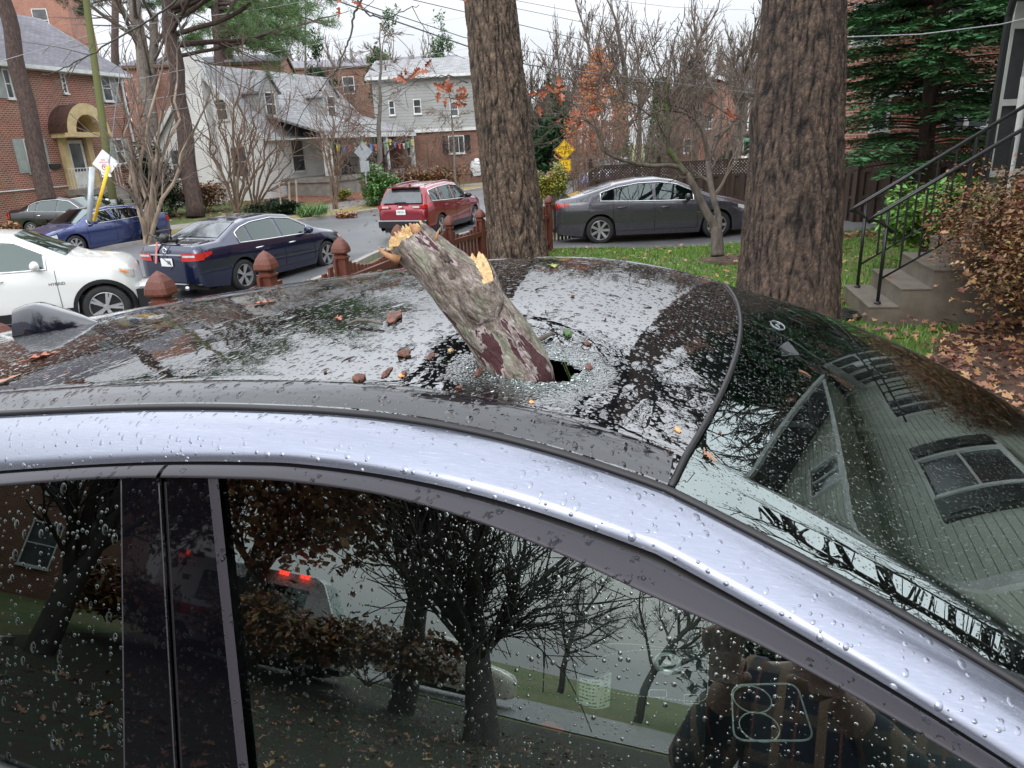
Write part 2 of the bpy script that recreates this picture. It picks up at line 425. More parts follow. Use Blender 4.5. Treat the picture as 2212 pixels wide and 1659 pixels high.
# ================================================================== FOREGROUND CAR (car frame: u forward, v left, w up)
YAW = rad(19); U0, HV = -.078, 1.32
Uv = Vector((math.cos(YAW), -math.sin(YAW), 0)); Vv = Vector((math.sin(YAW), math.cos(YAW), 0))
CORG = Uv*U0 + Vv*HV
car = empty('damaged_car', CORG, -YAW, 'silver blue car with black glass roof pierced by a broken log', 'car')
def c2w(u, v, w): return CORG + Uv*u + Vv*v + Vector((0, 0, w))
WT = [(-2.7,1.262),(-2.58,1.285),(-2.3,1.337),(-2.085,1.375),(-1.766,1.426),(-1.51,1.466),(-1.22,1.507),(-.95,1.541),(-.72,1.567),(-.58,1.578),(-.434,1.5845),(-.34,1.584),(-.245,1.577),(-.147,1.562),
 (-.06,1.541),(.04,1.512),(.147,1.477),(.273,1.430),(.43,1.359),(.56,1.291),(.72,1.195),(.95,1.05),(1.1,.97)]
WT = [(a, b) for a, b in WT]
_u_ = np.linspace(-2.7, 1.1, 381); _w_ = np.array([smooth_interp(WT, x) for x in _u_])
for _ in range(60): _w_[1:-1] = .5*_w_[1:-1]+.25*(_w_[:-2]+_w_[2:])
def wN(u): return float(np.interp(u, _u_, _w_))
def hw(u): return .58+.25*max(0, u)-.02*max(0, -u-.5)
HU, HVV = -.205, -.395   # where the log went in
def S(u, v, dent=True):
    s = min(1, abs(v)/hw(u)); e = max(0, (s-.88)/.12)
    z = wN(u)+.036*(1-s*s)+.010*(1-e*e*(3-2*e))
    if dent:
        d = math.hypot(u-HU, v-HVV); z -= .012*math.exp(-(d/.11)**2)
    return z
def seam(v): return .005+.06*(1-min(1, abs(v)/.6)**2)
def hitroof(x, y):
    r = ray(x, y); t = .3
    while t < 6:
        P = CAM+r*t; q = P-CORG; u = q.dot(Uv); v = q.dot(Vv)
        if P.z < S(u, v, False): break
        t += .004
    a, b = t-.004, t
    for _ in range(16):
        mm_ = (a+b)/2; P = CAM+r*mm_; q = P-CORG
        if P.z < S(q.dot(Uv), q.dot(Vv), False): b = mm_
        else: a = mm_
    P = CAM+r*a; q = P-CORG
    return q.dot(Uv), q.dot(Vv)
def roofnormal(u, v):
    e = .004
    n = Vector((-(S(u+e, v)-S(u-e, v))/(2*e), -(S(u, v+e)-S(u, v-e))/(2*e), 1)); return n.normalized()

# --- roof glass material
k = NT('black_roof_glass'); b = k.bsdf((.004,.0045,.005), .015, ior=2.5)
o_ = k.obj()
dv = k.n('ShaderNodeVectorMath', operation='DISTANCE'); k.l(o_, dv.inputs[0]); dv.inputs[1].default_value = (HU, HVV, 1.6)
dd = k.math('ADD', dv.outputs['Value'], k.math('MULTIPLY_ADD', k.noise(14, 4), .12, -.06))
crack = k.math('SUBTRACT', 1.0, k.math('DIVIDE', dd, .115), clamp=True)
vc = k.n('ShaderNodeTexVoronoi', feature='DISTANCE_TO_EDGE'); vc.inputs['Scale'].default_value = 190; k.l(o_, vc.inputs['Vector'])
edge = k.math('LESS_THAN', vc.outputs['Distance'], .10)
ck = k.math('MULTIPLY', edge, k.math('MULTIPLY', crack, .8))
k.l(k.mix(ck, (.004,.0045,.005), (.34,.40,.38)), b.inputs['Base Color'])
k.l(k.math('MULTIPLY_ADD', crack, .22, .012), b.inputs['Roughness'])
n1 = k.bump(k.drops(80, .48, .85, k.mapping((1,.7,.2))), .65, .0026)
n2 = k.bump(k.drops(170, .48, .85, k.mapping((1,1,.2))), .65, .0012, n1)
n3 = k.bump(k.drops(30, .42, .5, k.mapping((1,.6,.2), loc=(3.1,1.7,0))), .5, .004, n2)
n4 = k.bump(k.noise(9, 4), .14, .006, n3)
vn = k.n('ShaderNodeTexVoronoi'); vn.inputs['Scale'].default_value = 190; k.l(o_, vn.inputs['Vector'])
n5 = k.n('ShaderNodeBump'); n5.inputs['Distance'].default_value = .004; k.l(vn.outputs['Distance'], n5.inputs['Height']); k.l(n4, n5.inputs['Normal']); k.l(k.math('MULTIPLY', crack, 1.0), n5.inputs['Strength'])
k.l(n5.outputs[0], b.inputs['Normal'])
M_['roofglass'] = k.m
# --- gloss black painted roof sides and pillars
k = NT('gloss_black_trim'); b = k.bsdf((.002,.002,.003), .02, ior=1.42)
n1 = k.bump(k.drops(90, .42, .6), .35, .0015); n2 = k.bump(k.drops(170, .42, .6), .3, .0008, n1)
k.l(n2, b.inputs['Normal']); M_['gloss'] = k.m
k = NT('gloss_black_roof_moulding'); b = k.bsdf((.006,.006,.008), .05, ior=1.75)
n0 = k.bump(k.noise(26, 3, k.mapping((.25,1,1))), .35, .006); n1 = k.bump(k.drops(64, .46, .8, k.mapping((1,.8,.8))), .9, .0034, n0); n2 = k.bump(k.drops(140, .46, .8), .8, .0016, n1)
k.l(n2, b.inputs['Normal']); M_['gloss2'] = k.m
# --- silver paint
k = NT('silver_blue_paint'); b = k.bsdf((.34,.36,.42), .26, metal=.75, coat=.5)
st = k.noise(30, 4, k.mapping((.6, 14, 14)), .7)
k.l(k.ramp(st, [(.40,(.215,.23,.285)),(.62,(.235,.25,.305)),(.74,(.30,.315,.37))]), b.inputs['Base Color'])
fl = k.noise(900, 1)
k.l(k.math('MULTIPLY_ADD', fl, .08, .2), b.inputs['Roughness'])
n1 = k.bump(k.drops(80, .36, .85, k.mapping((1,.7,.8))), .6, .0020); n2 = k.bump(k.drops(110, .34, .6, k.mapping((1,1,1), loc=(2,3,1))), .7, .0016, n1)
k.l(n2, b.inputs['Normal']); k.l(n2, b.inputs['Coat Normal']); M_['silver'] = k.m
# --- satin grey window frame with wet marks
k = NT('satin_grey_frame'); b = k.bsdf((.035,.032,.038), .5, metal=.2, spec=.35)
dr = k.drops(85, .50, .75, k.mix(.03, k.obj(), k.noise(120, 2))); patch = k.math('GREATER_THAN', k.noise(6, 3), .47)
wet = k.math('MULTIPLY', k.math('GREATER_THAN', dr, .22), patch)
k.l(k.mix(wet, (.036,.033,.039), (.006,.006,.008)), b.inputs['Base Color'])
k.l(k.math('MULTIPLY_ADD', wet, -.3, .42), b.inputs['Roughness'])
k.l(k.bump(k.math('MULTIPLY', dr, patch), .6, .003), b.inputs['Normal']); M_['frame'] = k.m
M_['rubber'] = mat('black_rubber_seal', (.008,.007,.008), .45)
DR_S = [(130, .36, .5, .32, .0012, None), (260, .36, .5, .3, .0006, None)]
M_['winglass'] = glassmat('green_tinted_side_glass', (.82,.95,.90), 2.7, drops=DR_S)
M_['privacy'] = glassmat('dark_privacy_glass', (.015,.015,.016), 1.85, drops=[(120, .40, .7, .6, .0018, None), (60, .4, .5, .5, .003, (1,1,.6))])
M_['windshield'] = glassmat('windshield_glass', (.74,.88,.80), 2.7, drops=[(150, .38, .6, .6, .0018, None), (280, .4, .7, .6, .0009, None)])
M_['leather'] = mat('black_leather', (.035,.038,.038), .45, (.05,.053,.053), 12, .3, 160)
M_['stitch'] = mat('pale_stitching', (.7,.72,.68), .7)
M_['dash'] = mat('soft_black_dashboard', (.05,.055,.055), .6, (.065,.07,.07), 20, .2, 200)

# --- roof panel
VN = 150; rows = []; us = []
US = [-2.62+ (0.0+2.62)*(i/330.0)**.80 for i in range(331)]
vs = [-1+2*j/VN for j in range(VN+1)]
mb = MB()
holepts = [(-.052,-.033),(-.045,.012),(-.048,.032),(-.015,.040),(-.004,.046),(.030,.040),(.044,.036),(.060,.018),(.050,.006),(.052,-.014),(.022,-.03),(.008,-.042),(-.02,-.034)]
def inpoly(px, py, P):
    c_ = False; j = len(P)-1
    for i in range(len(P)):
        if (P[i][1] > py) != (P[j][1] > py) and px < (P[j][0]-P[i][0])*(py-P[i][1])/(P[j][1]-P[i][1])+P[i][0]: c_ = not c_
        j = i
    return c_
# near the log the grid is fine so the broken edge looks broken
for U_ in US:
    t = (U_+2.62)/2.62; row = []
    for s_ in vs:
        u0 = lerp(-2.62, seam(s_*.58)-.004, t); h = hw(u0); row.append((u0, s_*h, S(u0, s_*h)))
    rows.append(row)
def skiph(i, kk):
    a = rows[i][kk]; return inpoly(a[0]-HU, a[1]-HVV, [(x*1.0, y*1.0) for x, y in holepts])
mb.grid(rows, skiph)
mb.build('glass_roof', M_['roofglass'], car, smooth=True)
# underside lining so the cabin stays dark
mb = MB(); mb.grid([[ (u0, s_*hw(u0)*.98, S(u0, s_*hw(u0)*.98, False)-.035) for s_ in (-1,-.8,-.5,-.25,0,.25,.5,.8,1)] for u0 in (-2.6,-2,-1.6,-1.2,-.9,-.6,-.42)])
mb.build('headliner', M_['leather'], car, smooth=True)
# raised gloss side moulding of the roof
for sg in (-1, 1):
    mb2 = MB(); rws = []
    for u in np.linspace(-2.6, .0035, 110):
        h = hw(u); r0 = []
        for t in np.linspace(0, 1, 9):
            v_ = lerp(h-.062, h-.004, t); r0.append((u, sg*v_, S(u, v_, False)+.0065*math.sin(PI*min(1, t*1.02))**.7-.001))
        rws.append(r0)
    mb2.grid(rws); mb2.build('roof_side_moulding', M_['gloss2'], car, smooth=True)
# shards round the hole
mb = MB(); rr = random.Random(3)
for i in range(950):
    a = rr.random()*2*PI; kk = abs(rr.gauss(0, 1)); e = 1.0+.55*kk
    # distance to the hole edge along a
    r0 = .03
    for q in range(20):
        if not inpoly(math.cos(a)*r0, math.sin(a)*r0, holepts): break
        r0 += .004
    rho = r0*1.0+.020*kk
    u = HU+math.cos(a)*rho; v = HVV+math.sin(a)*rho
    sz = rr.uniform(.0008,.0026); z = S(u, v)+sz*.5
    n0 = len(mb.v)
    pts = [(u+rr.uniform(-1,1)*sz, v+rr.uniform(-1,1)*sz, z+rr.uniform(-.4,.9)*sz) for _ in range(4)]
    mb.v += pts
    for f in ((0,1,2),(0,2,3),(0,3,1),(1,3,2)): mb.face([n0+q for q in f])
k = NT('crushed_glass'); b = k.bsdf((.50,.60,.57), .12, spec=.8); 
gg = k.n('ShaderNodeNewGeometry'); k.l(k.ramp(gg.outputs['Random Per Island'], [(0,(.03,.04,.04)),(.45,(.16,.21,.20)),(1,(.75,.83,.8))]), b.inputs['Base Color']); M_['shard'] = k.m
sh = mb.build('glass_crumbs', M_['shard'], car); sh['kind'] = 'stuff'
# --- black border strip along both edges of the roof (rain channel), seam across the header
def sidepath(fn, u0, u1, n, sgn): return [ (u, sgn*fn(u)[0], fn(u)[1]) for u in [lerp(u0, u1, i/n) for i in range(n+1)] ]
for sg in (-1, 1):
    mb = MB(); mb.tube([(u, sg*(hw(u)+.004), S(u, hw(u), False)-.002) for u in np.linspace(-2.6, 1.0, 120)], .0055, 6)
    mb.build('rain_channel_seal', M_['rubber'], car, smooth=True)
mb = MB(); mb.tube([(seam(s_*.6)+.001, s_*hw(0)*1.0, S(seam(s_*.6), s_*hw(0), False)+.0005) for s_ in np.linspace(-1, 1, 60)], .0042, 6)
mb.build('header_seal', M_['rubber'], car, smooth=True)
# --- windshield
mb = MB(); rows = []
for i in range(101):
    t = i/100; row = []
    for s_ in np.linspace(-1, 1, 61):
        u0 = lerp(seam(s_*.6)+.006, 1.0+.10*(1-s_*s_), t); h = hw(u0)-.003; row.append((u0, s_*h, S(u0, s_*h, False)))
    rows.append(row)
mb.grid(rows); mb.build('windshield', M_['windshield'], car, smooth=True)
# ceramic border under the glass (header band and sides)
mb = MB(); rows = []
for i in range(13):
    row = []
    for s_ in np.linspace(-1, 1, 61):
        wd = .075 + .075*math.exp(-(s_/.30)**2)
        u0 = seam(s_*.6)+.006+wd*i/12; h = hw(u0)-.004; row.append((u0, s_*h, S(u0, s_*h, False)-.005))
    rows.append(row)
mb.grid(rows)
for sg in (-1, 1):
    mb.grid([[(u, sg*(hw(u)-.004-q), S(u, hw(u)-.004-q, False)-.005) for q in (0,.02,.038)] for u in np.linspace(.06, 1.0, 40)])
mb.build('windshield_border', M_['blackgl'], car, smooth=True)
# oval maker's badge printed at the top of the glass
ub, vb = hitroof(1680, 703)
mb = MB(); n_ = roofnormal(ub, vb)
def glassp(du, dv_, h=.001): return (ub+du, vb+dv_, S(ub+du, vb+dv_, False)+h)
mb.tube([glassp(.0135*math.sin(t), .033*math.cos(t)) for t in np.linspace(0, 2*PI, 40)[:-1]], .0007, 5, closed=True)
for ph, am in ((0,.0045),):
    mb.tube([glassp(am*math.sin(q*9+ph)*(1-.3*q), .022*(1-2*q)) for q in np.linspace(0, 1, 30)], .0006, 4)
mb.build('oval_badge', M_['galv'], car)
# --- silver roof rail / A pillar
def Lc(u): return hw(u)+.075, wN(u)-.037-.05*max(0, -u-.45)
def Gc(u): return hw(u)+.105, wN(u)-.052-.05*max(0, -u-.45)+ (.006 if u > .1 else .006*max(0,u)/.1)
def railrows(sg, n=150, u0=-2.45, u1=1.05):
    rows = []
    for i in range(n+1):
        u = lerp(u0, u1, i/n); a = (hw(u)+.006, wN(u)-.003); b_ = Lc(u); row = []
        for t in (0, .02, .06, .15, .3, .45, .6, .75, .87, .94, .98, 1.0):
            bul = .0095*math.sin(PI*t)**.8
            e = .006*(max(0, (.06-t)/.06)+max(0, (t-.94)/.06))
            row.append((u, sg*(lerp(a[0], b_[0], t)+bul*.35), lerp(a[1], b_[1], t)+bul*.9-e))
        rows.append(row)
    return rows
for sg in (-1, 1):
    mb = MB(); mb.grid(railrows(sg)); mb.build('roof_rail', M_['silver'], car, smooth=True)
    mb = MB(); rows = []
    for i in range(121):
        u = lerp(-2.4, 1.0, i/120); a = Lc(u); g = Gc(u)
        rows.append([(u, sg*lerp(a[0], g[0], t)-sg*dn, lerp(a[1], g[1], t)-dn*1.5) for t, dn in ((0,.002),(.12,.012),(.42,.010))])
    mb.grid(rows); mb.build('door_seal', M_['rubber'], car, smooth=True)
_uu = np.linspace(-1.2, .55, 60); _qc = np.polyfit(_uu, [Gc(x)[0]+.375*Gc(x)[1] for x in _uu], 2)
def SV(u, w): return float(np.polyval(_qc, max(-2.2, u)))-.375*w
# --- door window frames (front and rear door), with shut line at u=-.625
def framegrid(sg, ua, ub_, n=60):
    rows = []
    for i in range(n+1):
        u = lerp(ua, ub_, i/n); a = Lc(u); g = Gc(u)
        row = []
        for t in (.36, .39, .5, .68, .85, .97, 1.0):
            bul = .0015*math.sin(PI*(t-.36)/.64); dn = .006 if t == .36 else (.003 if t == 1.0 else 0)
            ox = max(0, SV(u, g[1])+.006-g[0])*t**1.5; row.append((u, sg*(lerp(a[0], g[0], t)+bul-dn+ox), lerp(a[1], g[1], t)+bul-dn*.5))
        rows.append(row)
    return rows
for sg in (-1, 1):
    mb = MB(); mb.grid(framegrid(sg, -.6215, .98)); mb.build('front_door_frame', M_['frame'], car, smooth=True)
    mb = MB(); mb.grid(framegrid(sg, -2.0, -.6285)); mb.build('rear_door_frame', M_['frame'], car, smooth=True)
BELT = lambda u: 1.108-.02*max(0, -u-.9)
def panel(sg, fa, fb, n, m_, off=0.0, top=None, bot=None):
    # strip of side glass between the leaning lines u=fa(w) and u=fb(w)
    rows = []
    for i in range(n+1):
        s_ = i/n; row = []
        for j in range(m_+1):
            t = j/m_; u = lerp(fa(1.4), fb(1.4), s_)
            for _ in range(3):
                wt = (top(u) if top else Gc(u)[1]+.0015); wb = BELT(u) if bot is None else bot(u)
                w_ = lerp(wt, min(wb, wt-.001), t); u = lerp(fa(w_), fb(w_), s_)
            row.append((u, sg*(SV(u, w_)+off), w_))
        rows.append(row)
    return rows
fSeam = lambda w_: -.625+(1.536-w_)*.18
fFront = lambda w_: -.531+(1.52-w_)*.24
fRear = lambda w_: -.696+(1.5-w_)*.12
for sg in (-1, 1):
    mb = MB(); mb.grid(panel(sg, fFront, lambda w_: .78, 90, 14)); mb.build('front_door_window', M_['winglass'], car, smooth=True)
    mb = MB(); mb.grid(panel(sg, lambda w_: -1.85, fRear, 60, 14)); mb.build('rear_door_window', M_['privacy'], car, smooth=True)
    mb = MB(); mb.grid(panel(sg, lambda w_: fRear(w_)+.003, lambda w_: fSeam(w_)-.004, 6, 14, .004)); mb.build('rear_door_pillar', M_['gloss'], car, smooth=True)
    mb = MB(); mb.grid(panel(sg, lambda w_: fSeam(w_)+.004, lambda w_: fFront(w_)-.017, 6, 14, .004)); mb.build('front_door_pillar', M_['gloss'], car, smooth=True)
    mb = MB()
    for (d0, d1, o1) in ((-.017,-.011,.006),(-.010,.001,.008)):
        mb.grid(panel(sg, lambda w_: fFront(w_)+d0, lambda w_: fFront(w_)+d1, 3, 14, o1))
    mb.build('window_edge_trim', M_['frame'], car, smooth=True)
    mb = MB(); mb.tube([(fSeam(w_), sg*(SV(fSeam(w_), w_)-.002), w_) for w_ in np.linspace(1.505, 1.1, 20)], .004, 6); mb.build('shut_line_seal', M_['rubber'], car)
    for ff, dd_ in ((fSeam, -.0085), (fRear, .004)):
        mb = MB(); mb.tube([(ff(w_)+dd_, sg*(SV(ff(w_)+dd_, w_)+.003), w_) for w_ in np.linspace(1.505, 1.1, 20)], .0016, 5); mb.build('pillar_edge_trim', M_['frame'], car, smooth=True)
    # belt line mouldings and door skins
    mb = MB()
    mb.tube([(u, sg*(SV(u, BELT(u))+.008), BELT(u)-.004) for u in np.linspace(-2.0, .8, 50)], .010, 8)
    mb.build('belt_moulding', M_['rubber'], car, smooth=True)
    mb = MB(); mb.tube([(u, sg*(SV(u, BELT(u))+.020), BELT(u)-.018) for u in np.linspace(-2.0, .8, 50)], .005, 8)
    mb.build('chrome_strip', M_['chrome'], car, smooth=True)
# --- cabin
mb = MB()
mb.grid([[(u, v, w_ + .02*math.cos(v*3)) for v in np.linspace(-.72, .72, 25)] for u, w_ in ((.30,.86),(.33,.97),(.42,1.0),(.6,.985),(.8,.97),(1.05,.955))])
mb.build('dashboard', M_['dash'], car, smooth=True)
mb = MB(); mb.box(-2.3, -.76, .28, 1.0, .76, .34); mb.box(-2.4,-.74,.3,-2.3,.74,1.1); mb.box(1.0,-.75,.3,1.06,.75,.93)
for sg in (-1, 1): mb.box(-2.2, sg*.76-.02, .3, .95, sg*.76+.02, 1.08)
mb.build('cabin_floor', M_['leather'], car)
def seat(u, v):
    mb = MB()
    mb.blob((u, v, .56), .27, .25, .10, 20, 10)
    M2 = Matrix.Translation((u-.30, v, .86)) @ Matrix.Rotation(rad(-20), 4, 'Y')
    b0 = len(mb.v); mb.blob((0,0,0), .08, .25, .34, 20, 12)
    for i in range(b0, len(mb.v)): mb.v[i] = tuple(M2 @ Vector(mb.v[i]))
    b0 = len(mb.v); mb.blob((-.02,0,.42), .05, .13, .09, 16, 10)
    for i in range(b0, len(mb.v)): mb.v[i] = tuple(M2 @ Vector(mb.v[i]))
    o = mb.build('seat', M_['leather'], car, smooth=True)
    mb = MB()
    for q in (-.15, .15): mb.tube([(u-.2+.44*t, v+q*(1-.2*t), .56+.1*math.sqrt(max(0,1-((-.2+.44*t)/.27)**2-(q/.25)**2))+.003) for t in np.linspace(.05, .95, 16)], .0015, 4)
    mb.build('stitching', M_['stitch'], o)
seat(-.12, -.37); seat(-.12, .37); seat(-1.0, -.37); seat(-1.0, .37)
def onw(x, y, wz):
    r = ray(x, y); t = (wz-1.9)/r.z; P = CAM+r*t; q = P-CORG; return q.dot(Uv), q.dot(Vv)
WC = .74
def rr_path(pts, rd=.02, n=6):
    # rounded closed polygon in (u,v)
    out_ = []; N = len(pts)
    for i in range(N):
        a = Vector(pts[i-1]); p = Vector(pts[i]); c_ = Vector(pts[(i+1) % N])
        da = (a-p).normalized()*rd; dc = (c_-p).normalized()*rd
        for q in range(n+1):
            t = q/n; out_.append(((p+da)*(1-t)**2+p*2*t*(1-t)+(p+dc)*t*t))
    return out_
cons = [onw(1370, 1405, WC), onw(1530, 1405, WC), onw(1528, 1520, WC), onw(1330, 1500, WC), onw(1240, 1470, WC), onw(1270, 1425, WC)]
pp = rr_path([Vector((a, b)) for a, b in cons], .03)
mb = MB(); b0 = len(mb.v)
for p in pp: mb.v.append((p.x, p.y, WC))
for p in pp: mb.v.append((p.x, p.y, .4))
n_ = len(pp); mb.face(range(n_))
for i in range(n_): mb.face((i, i+n_, (i+1) % n_+n_, (i+1) % n_))
con = mb.build('centre_console', M_['dash'], car, recalc=True)
mb = MB()
ring = [Vector((p.x, p.y, WC+.002)) for p in pp]
for i in range(len(ring)):
    a = ring[i]; c_ = ring[(i+1) % len(ring)]; L_ = (c_-a).length; n_ = max(1, int(L_/.008))
    for q in range(n_): mb.bar(a.lerp(c_, (q+.1)/n_), a.lerp(c_, (q+.75)/n_), .0016, .001)
mb.build('stitching', M_['stitch'], con)
du, dv_ = onw(1441, 1452, WC)
M_['knurl'] = mat('knurled_metal', (.75,.78,.76), .35, metal=.4)
mb = MB(); T_ = Matrix.Translation((du, dv_, WC)); mb.lathe([(0,.0),(.036,.0),(.036,.004),(.030,.006),(.029,.024)], 32, T_)
mb.build('dial_base', M_['blackgl'], con, smooth=True, ang=30)
mb = MB(); mb.lathe([(.0295,.018),(.031,.020),(.031,.028),(.0285,.031),(.0265,.031),(.0262,.027),(0,.0265)], 40, T_); dl = mb.build('shifter_dial', M_['knurl'], con, smooth=True, ang=30)
mb = MB(); mb.lathe([(.020,.0272),(.020,.029),(.010,.029),(.010,.0272)], 30, T_); mb.build('dial_inset', M_['blackgl'], dl, smooth=True, ang=30)
for (x0, y0, x1, y1, nm) in ((1402,1492,1440,1508,'brake_button'),(1478,1502,1510,1522,'console_button')):
    q = [onw(x0, y0, WC), onw(x1, y0, WC), onw(x1, y1, WC), onw(x0, y1, WC)]
    P_ = rr_path([Vector(a) for a in q], .004); mb = MB(); mb.tube([(p.x, p.y, WC+.002) for p in P_], .0011, 4, closed=True)
    mb.build(nm, M_['knurl'], con)
q = [onw(1580, 1480, WC-.02), onw(1720, 1476, WC-.02), onw(1760, 1600, WC-.02), onw(1585, 1600, WC-.02)]
mb = MB(); mb.tube([(p.x, p.y, WC-.02) for p in rr_path([Vector(a) for a in q], .03)], .0022, 5, closed=True)
for (x, y) in ((1625, 1510), (1640, 1570)):
    a = onw(x, y, WC-.02); mb.tube([(a[0]+.04*math.cos(t), a[1]+.04*math.sin(t), WC-.02) for t in np.linspace(0, 2*PI, 30)[:-1]], .0015, 4, closed=True)
mb.build('cup_holder_trim', M_['knurl'], con)
# steering wheel and mirror housing on the far side
mb = MB(); Ms = Matrix.Translation((.22, .37, .98)) @ Matrix.Rotation(rad(-62), 4, 'Y')
mb.tube([tuple(Ms @ Vector((.18*math.cos(t), .18*math.sin(t), 0))) for t in np.linspace(0, 2*PI, 40)[:-1]], .014, 8, closed=True)
for a in (PI/2, -PI/2, PI): mb.bar(Ms @ Vector((0,0,0)), Ms @ Vector((.17*math.cos(a), .17*math.sin(a), 0)), .03, .02)
mb.build('steering_wheel', M_['leather'], car, smooth=True, ang=40)
mb = MB(); mb.blob((.22, 0, 1.42), .03, .12, .035, 16, 10); mb.tube([(.22,0,1.44),(.14,0,1.53)], .012, 8); mb.build('rear_view_mirror', M_['blackgl'], car, smooth=True)
# paper booklet and red tag on the near seat
def onpl(x, y, wz): a = onw(x, y, wz); return Vector((a[0], a[1], wz))
k = NT('printed_page'); b = k.bsdf((.8,.85,.78), .6)
sep = k.n('ShaderNodeSeparateXYZ'); k.l(k.obj(), sep.inputs[0])
ln = k.math('LESS_THAN', k.math('FRACT', k.math('MULTIPLY', sep.outputs[1], 110)), .42)
cl = k.math('GREATER_THAN', k.noise(150, 2, k.mapping((1,.35,1))), .5)
k.l(k.mix(k.math('MULTIPLY', ln, cl), (.84,.88,.80), (.12,.14,.12)), b.inputs['Base Color']); M_['page'] = k.m
k2 = onpl(1285, 1490, .80); k2w = c2w(*k2)
sc_ = (k2w-CAM).dot(FW)/FPX
pg = empty('booklet', k2w, 0, 'small printed booklet standing beside the console behind the side window', 'booklet')
r_ = (RT*1.0).normalized(); u_ = (UP*.9-FW*.3).normalized(); nn_ = r_.cross(u_)
Mp = Matrix(((r_.x,u_.x,nn_.x,0),(r_.y,u_.y,nn_.y,0),(r_.z,u_.z,nn_.z,0),(0,0,0,1)))
for i_, (nm, dx) in enumerate((('page', 0), ('cover', -5))):
    mb = MB(); W_ = 34*sc_; H_ = 40*sc_; rows = []
    for a in range(9):
        t = a/8; x = -W_+2*W_*t + dx*sc_*(1 if i_ else 0); zz = .012*math.sin(PI*t)-i_*.004
        rows.append([(x, lerp(-H_+ (10*sc_)*(.5-t), H_+(16*sc_)*(t-.5), s_), zz) for s_ in (0, 1)])
    mb.grid(rows); mb.build(nm, M_['page'] if i_ == 0 else M_['shutter'], pg, M=Mp, smooth=True)
tg = onpl(1194, 1568, .66); tw = c2w(*tg); s2 = (tw-CAM).dot(FW)/FPX
mb = MB(); mb.poly_prism([(-24*s2, 6*s2),(-19*s2,13*s2),(-5*s2,9*s2),(24*s2,-4*s2),(25*s2,-14*s2),(18*s2,-18*s2),(-22*s2,-3*s2)], Matrix.Translation(tw) @ Matrix(((r_.x,0,u_.x,0),(r_.y,0,u_.y,0),(r_.z,1,u_.z,0),(0,0,0,1))), .002)
tag(mb.build('red_tag', mat('red_plastic', (.95,.14,.07), .4)), 'small red plastic tag lying on the dark car seat', 'tag')

# --- rest of the body
def bodyrows(sg):
    rows = []
    for i in range(91):
        u = lerp(-2.78, 2.05, i/90); row = []
        tp = interp([(-2.78,.80),(-2.6,1.0),(-2.4,1.07),(-2,1.088),(.8,1.088),(1.1,.98),(1.7,.88),(1.95,.78),(2.05,.60)], u)
        wm = interp([(-2.78,.70),(-2.6,.82),(-2.2,.91),(-1.2,.94),(.9,.94),(1.5,.90),(1.85,.80),(2.05,.62)], u)
        top = min(SV(u, 1.088)+.02, wm) if u < .9 else wm-.05
        if u < -2: top = min(top, wm-.03)
        lo = .22
        for uc in (-1.72, 1.27):
            d = abs(u-uc)
            if d < .40: lo = max(lo, .36+math.sqrt(.16-d*d))
        for t in (0,.08,.2,.35,.5,.65,.8,.9,.96,1.0):
            z = lerp(lo, tp, t); f = (z-.2)/(tp-.2)
            y = lerp(wm, top, max(0,(f-.5)/.5)**2) - .05*max(0,(.35-f)/.35)**2 - (.012 if t == 1 else 0)
            row.append((u, sg*y, z))
        rows.append(row)
    return rows
for sg in (-1, 1):
    mb = MB(); mb.grid(bodyrows(sg)); mb.build('door_skin', M_['silver'], car, smooth=True)
L_ = bodyrows(-1); mb = MB(); rows = []
for i in range(68, 91):
    a = L_[i][-1]; rows.append([(a[0], a[1]*s_*-1, a[2]+.05*(1-s_*s_)) for s_ in np.linspace(-1, 1, 21)])
mb.grid(rows); mb.build('bonnet', M_['silver'], car, smooth=True)
mb = MB(); a = L_[90]; mb.grid([[(p[0], s_*-p[1], p[2]+(.03*(1-s_*s_) if i == 9 else 0)) for s_ in np.linspace(-1,1,9)] for i, p in enumerate(a)]); mb.build('front_bumper', M_['silver'], car, smooth=True)
mb = MB(); a = L_[0]; mb.grid([[(p[0], s_*-p[1], p[2]) for s_ in np.linspace(-1,1,9)] for i, p in enumerate(a)]); mb.build('rear_bumper', M_['silver'], car, smooth=True)
mb = MB(); mb.grid([[(u, s_*(hw(min(u,-2.2))+dx), w_) for s_ in np.linspace(-1,1,9)] for u, dx, w_ in ((-2.60,0,1.27),(-2.66,.10,1.12),(-2.74,.18,.95),(-2.78,.16,.80))]); mb.build('rear_window', M_['privacy'], car, smooth=True)
for sg in (-1, 1):   # rear quarter closing panels
    mb = MB(); mb.grid([[ (u, sg*SV(min(u,-1.8), w_)*(.96 if u < -2.3 else 1), w_) for w_ in np.linspace(max(1.09, min(Gc(max(u,-2.5))[1], wN(max(u,-2.6))-.06)), 1.05, 6)] for u in np.linspace(-2.66,-1.84,12)])
    mb.build('rear_pillar', M_['silver'], car, smooth=True)
mb = MB(); mb.box(-2.6,-.8,.16,1.9,.8,.3); mb.build('underbody', M_['blackgl'], car)
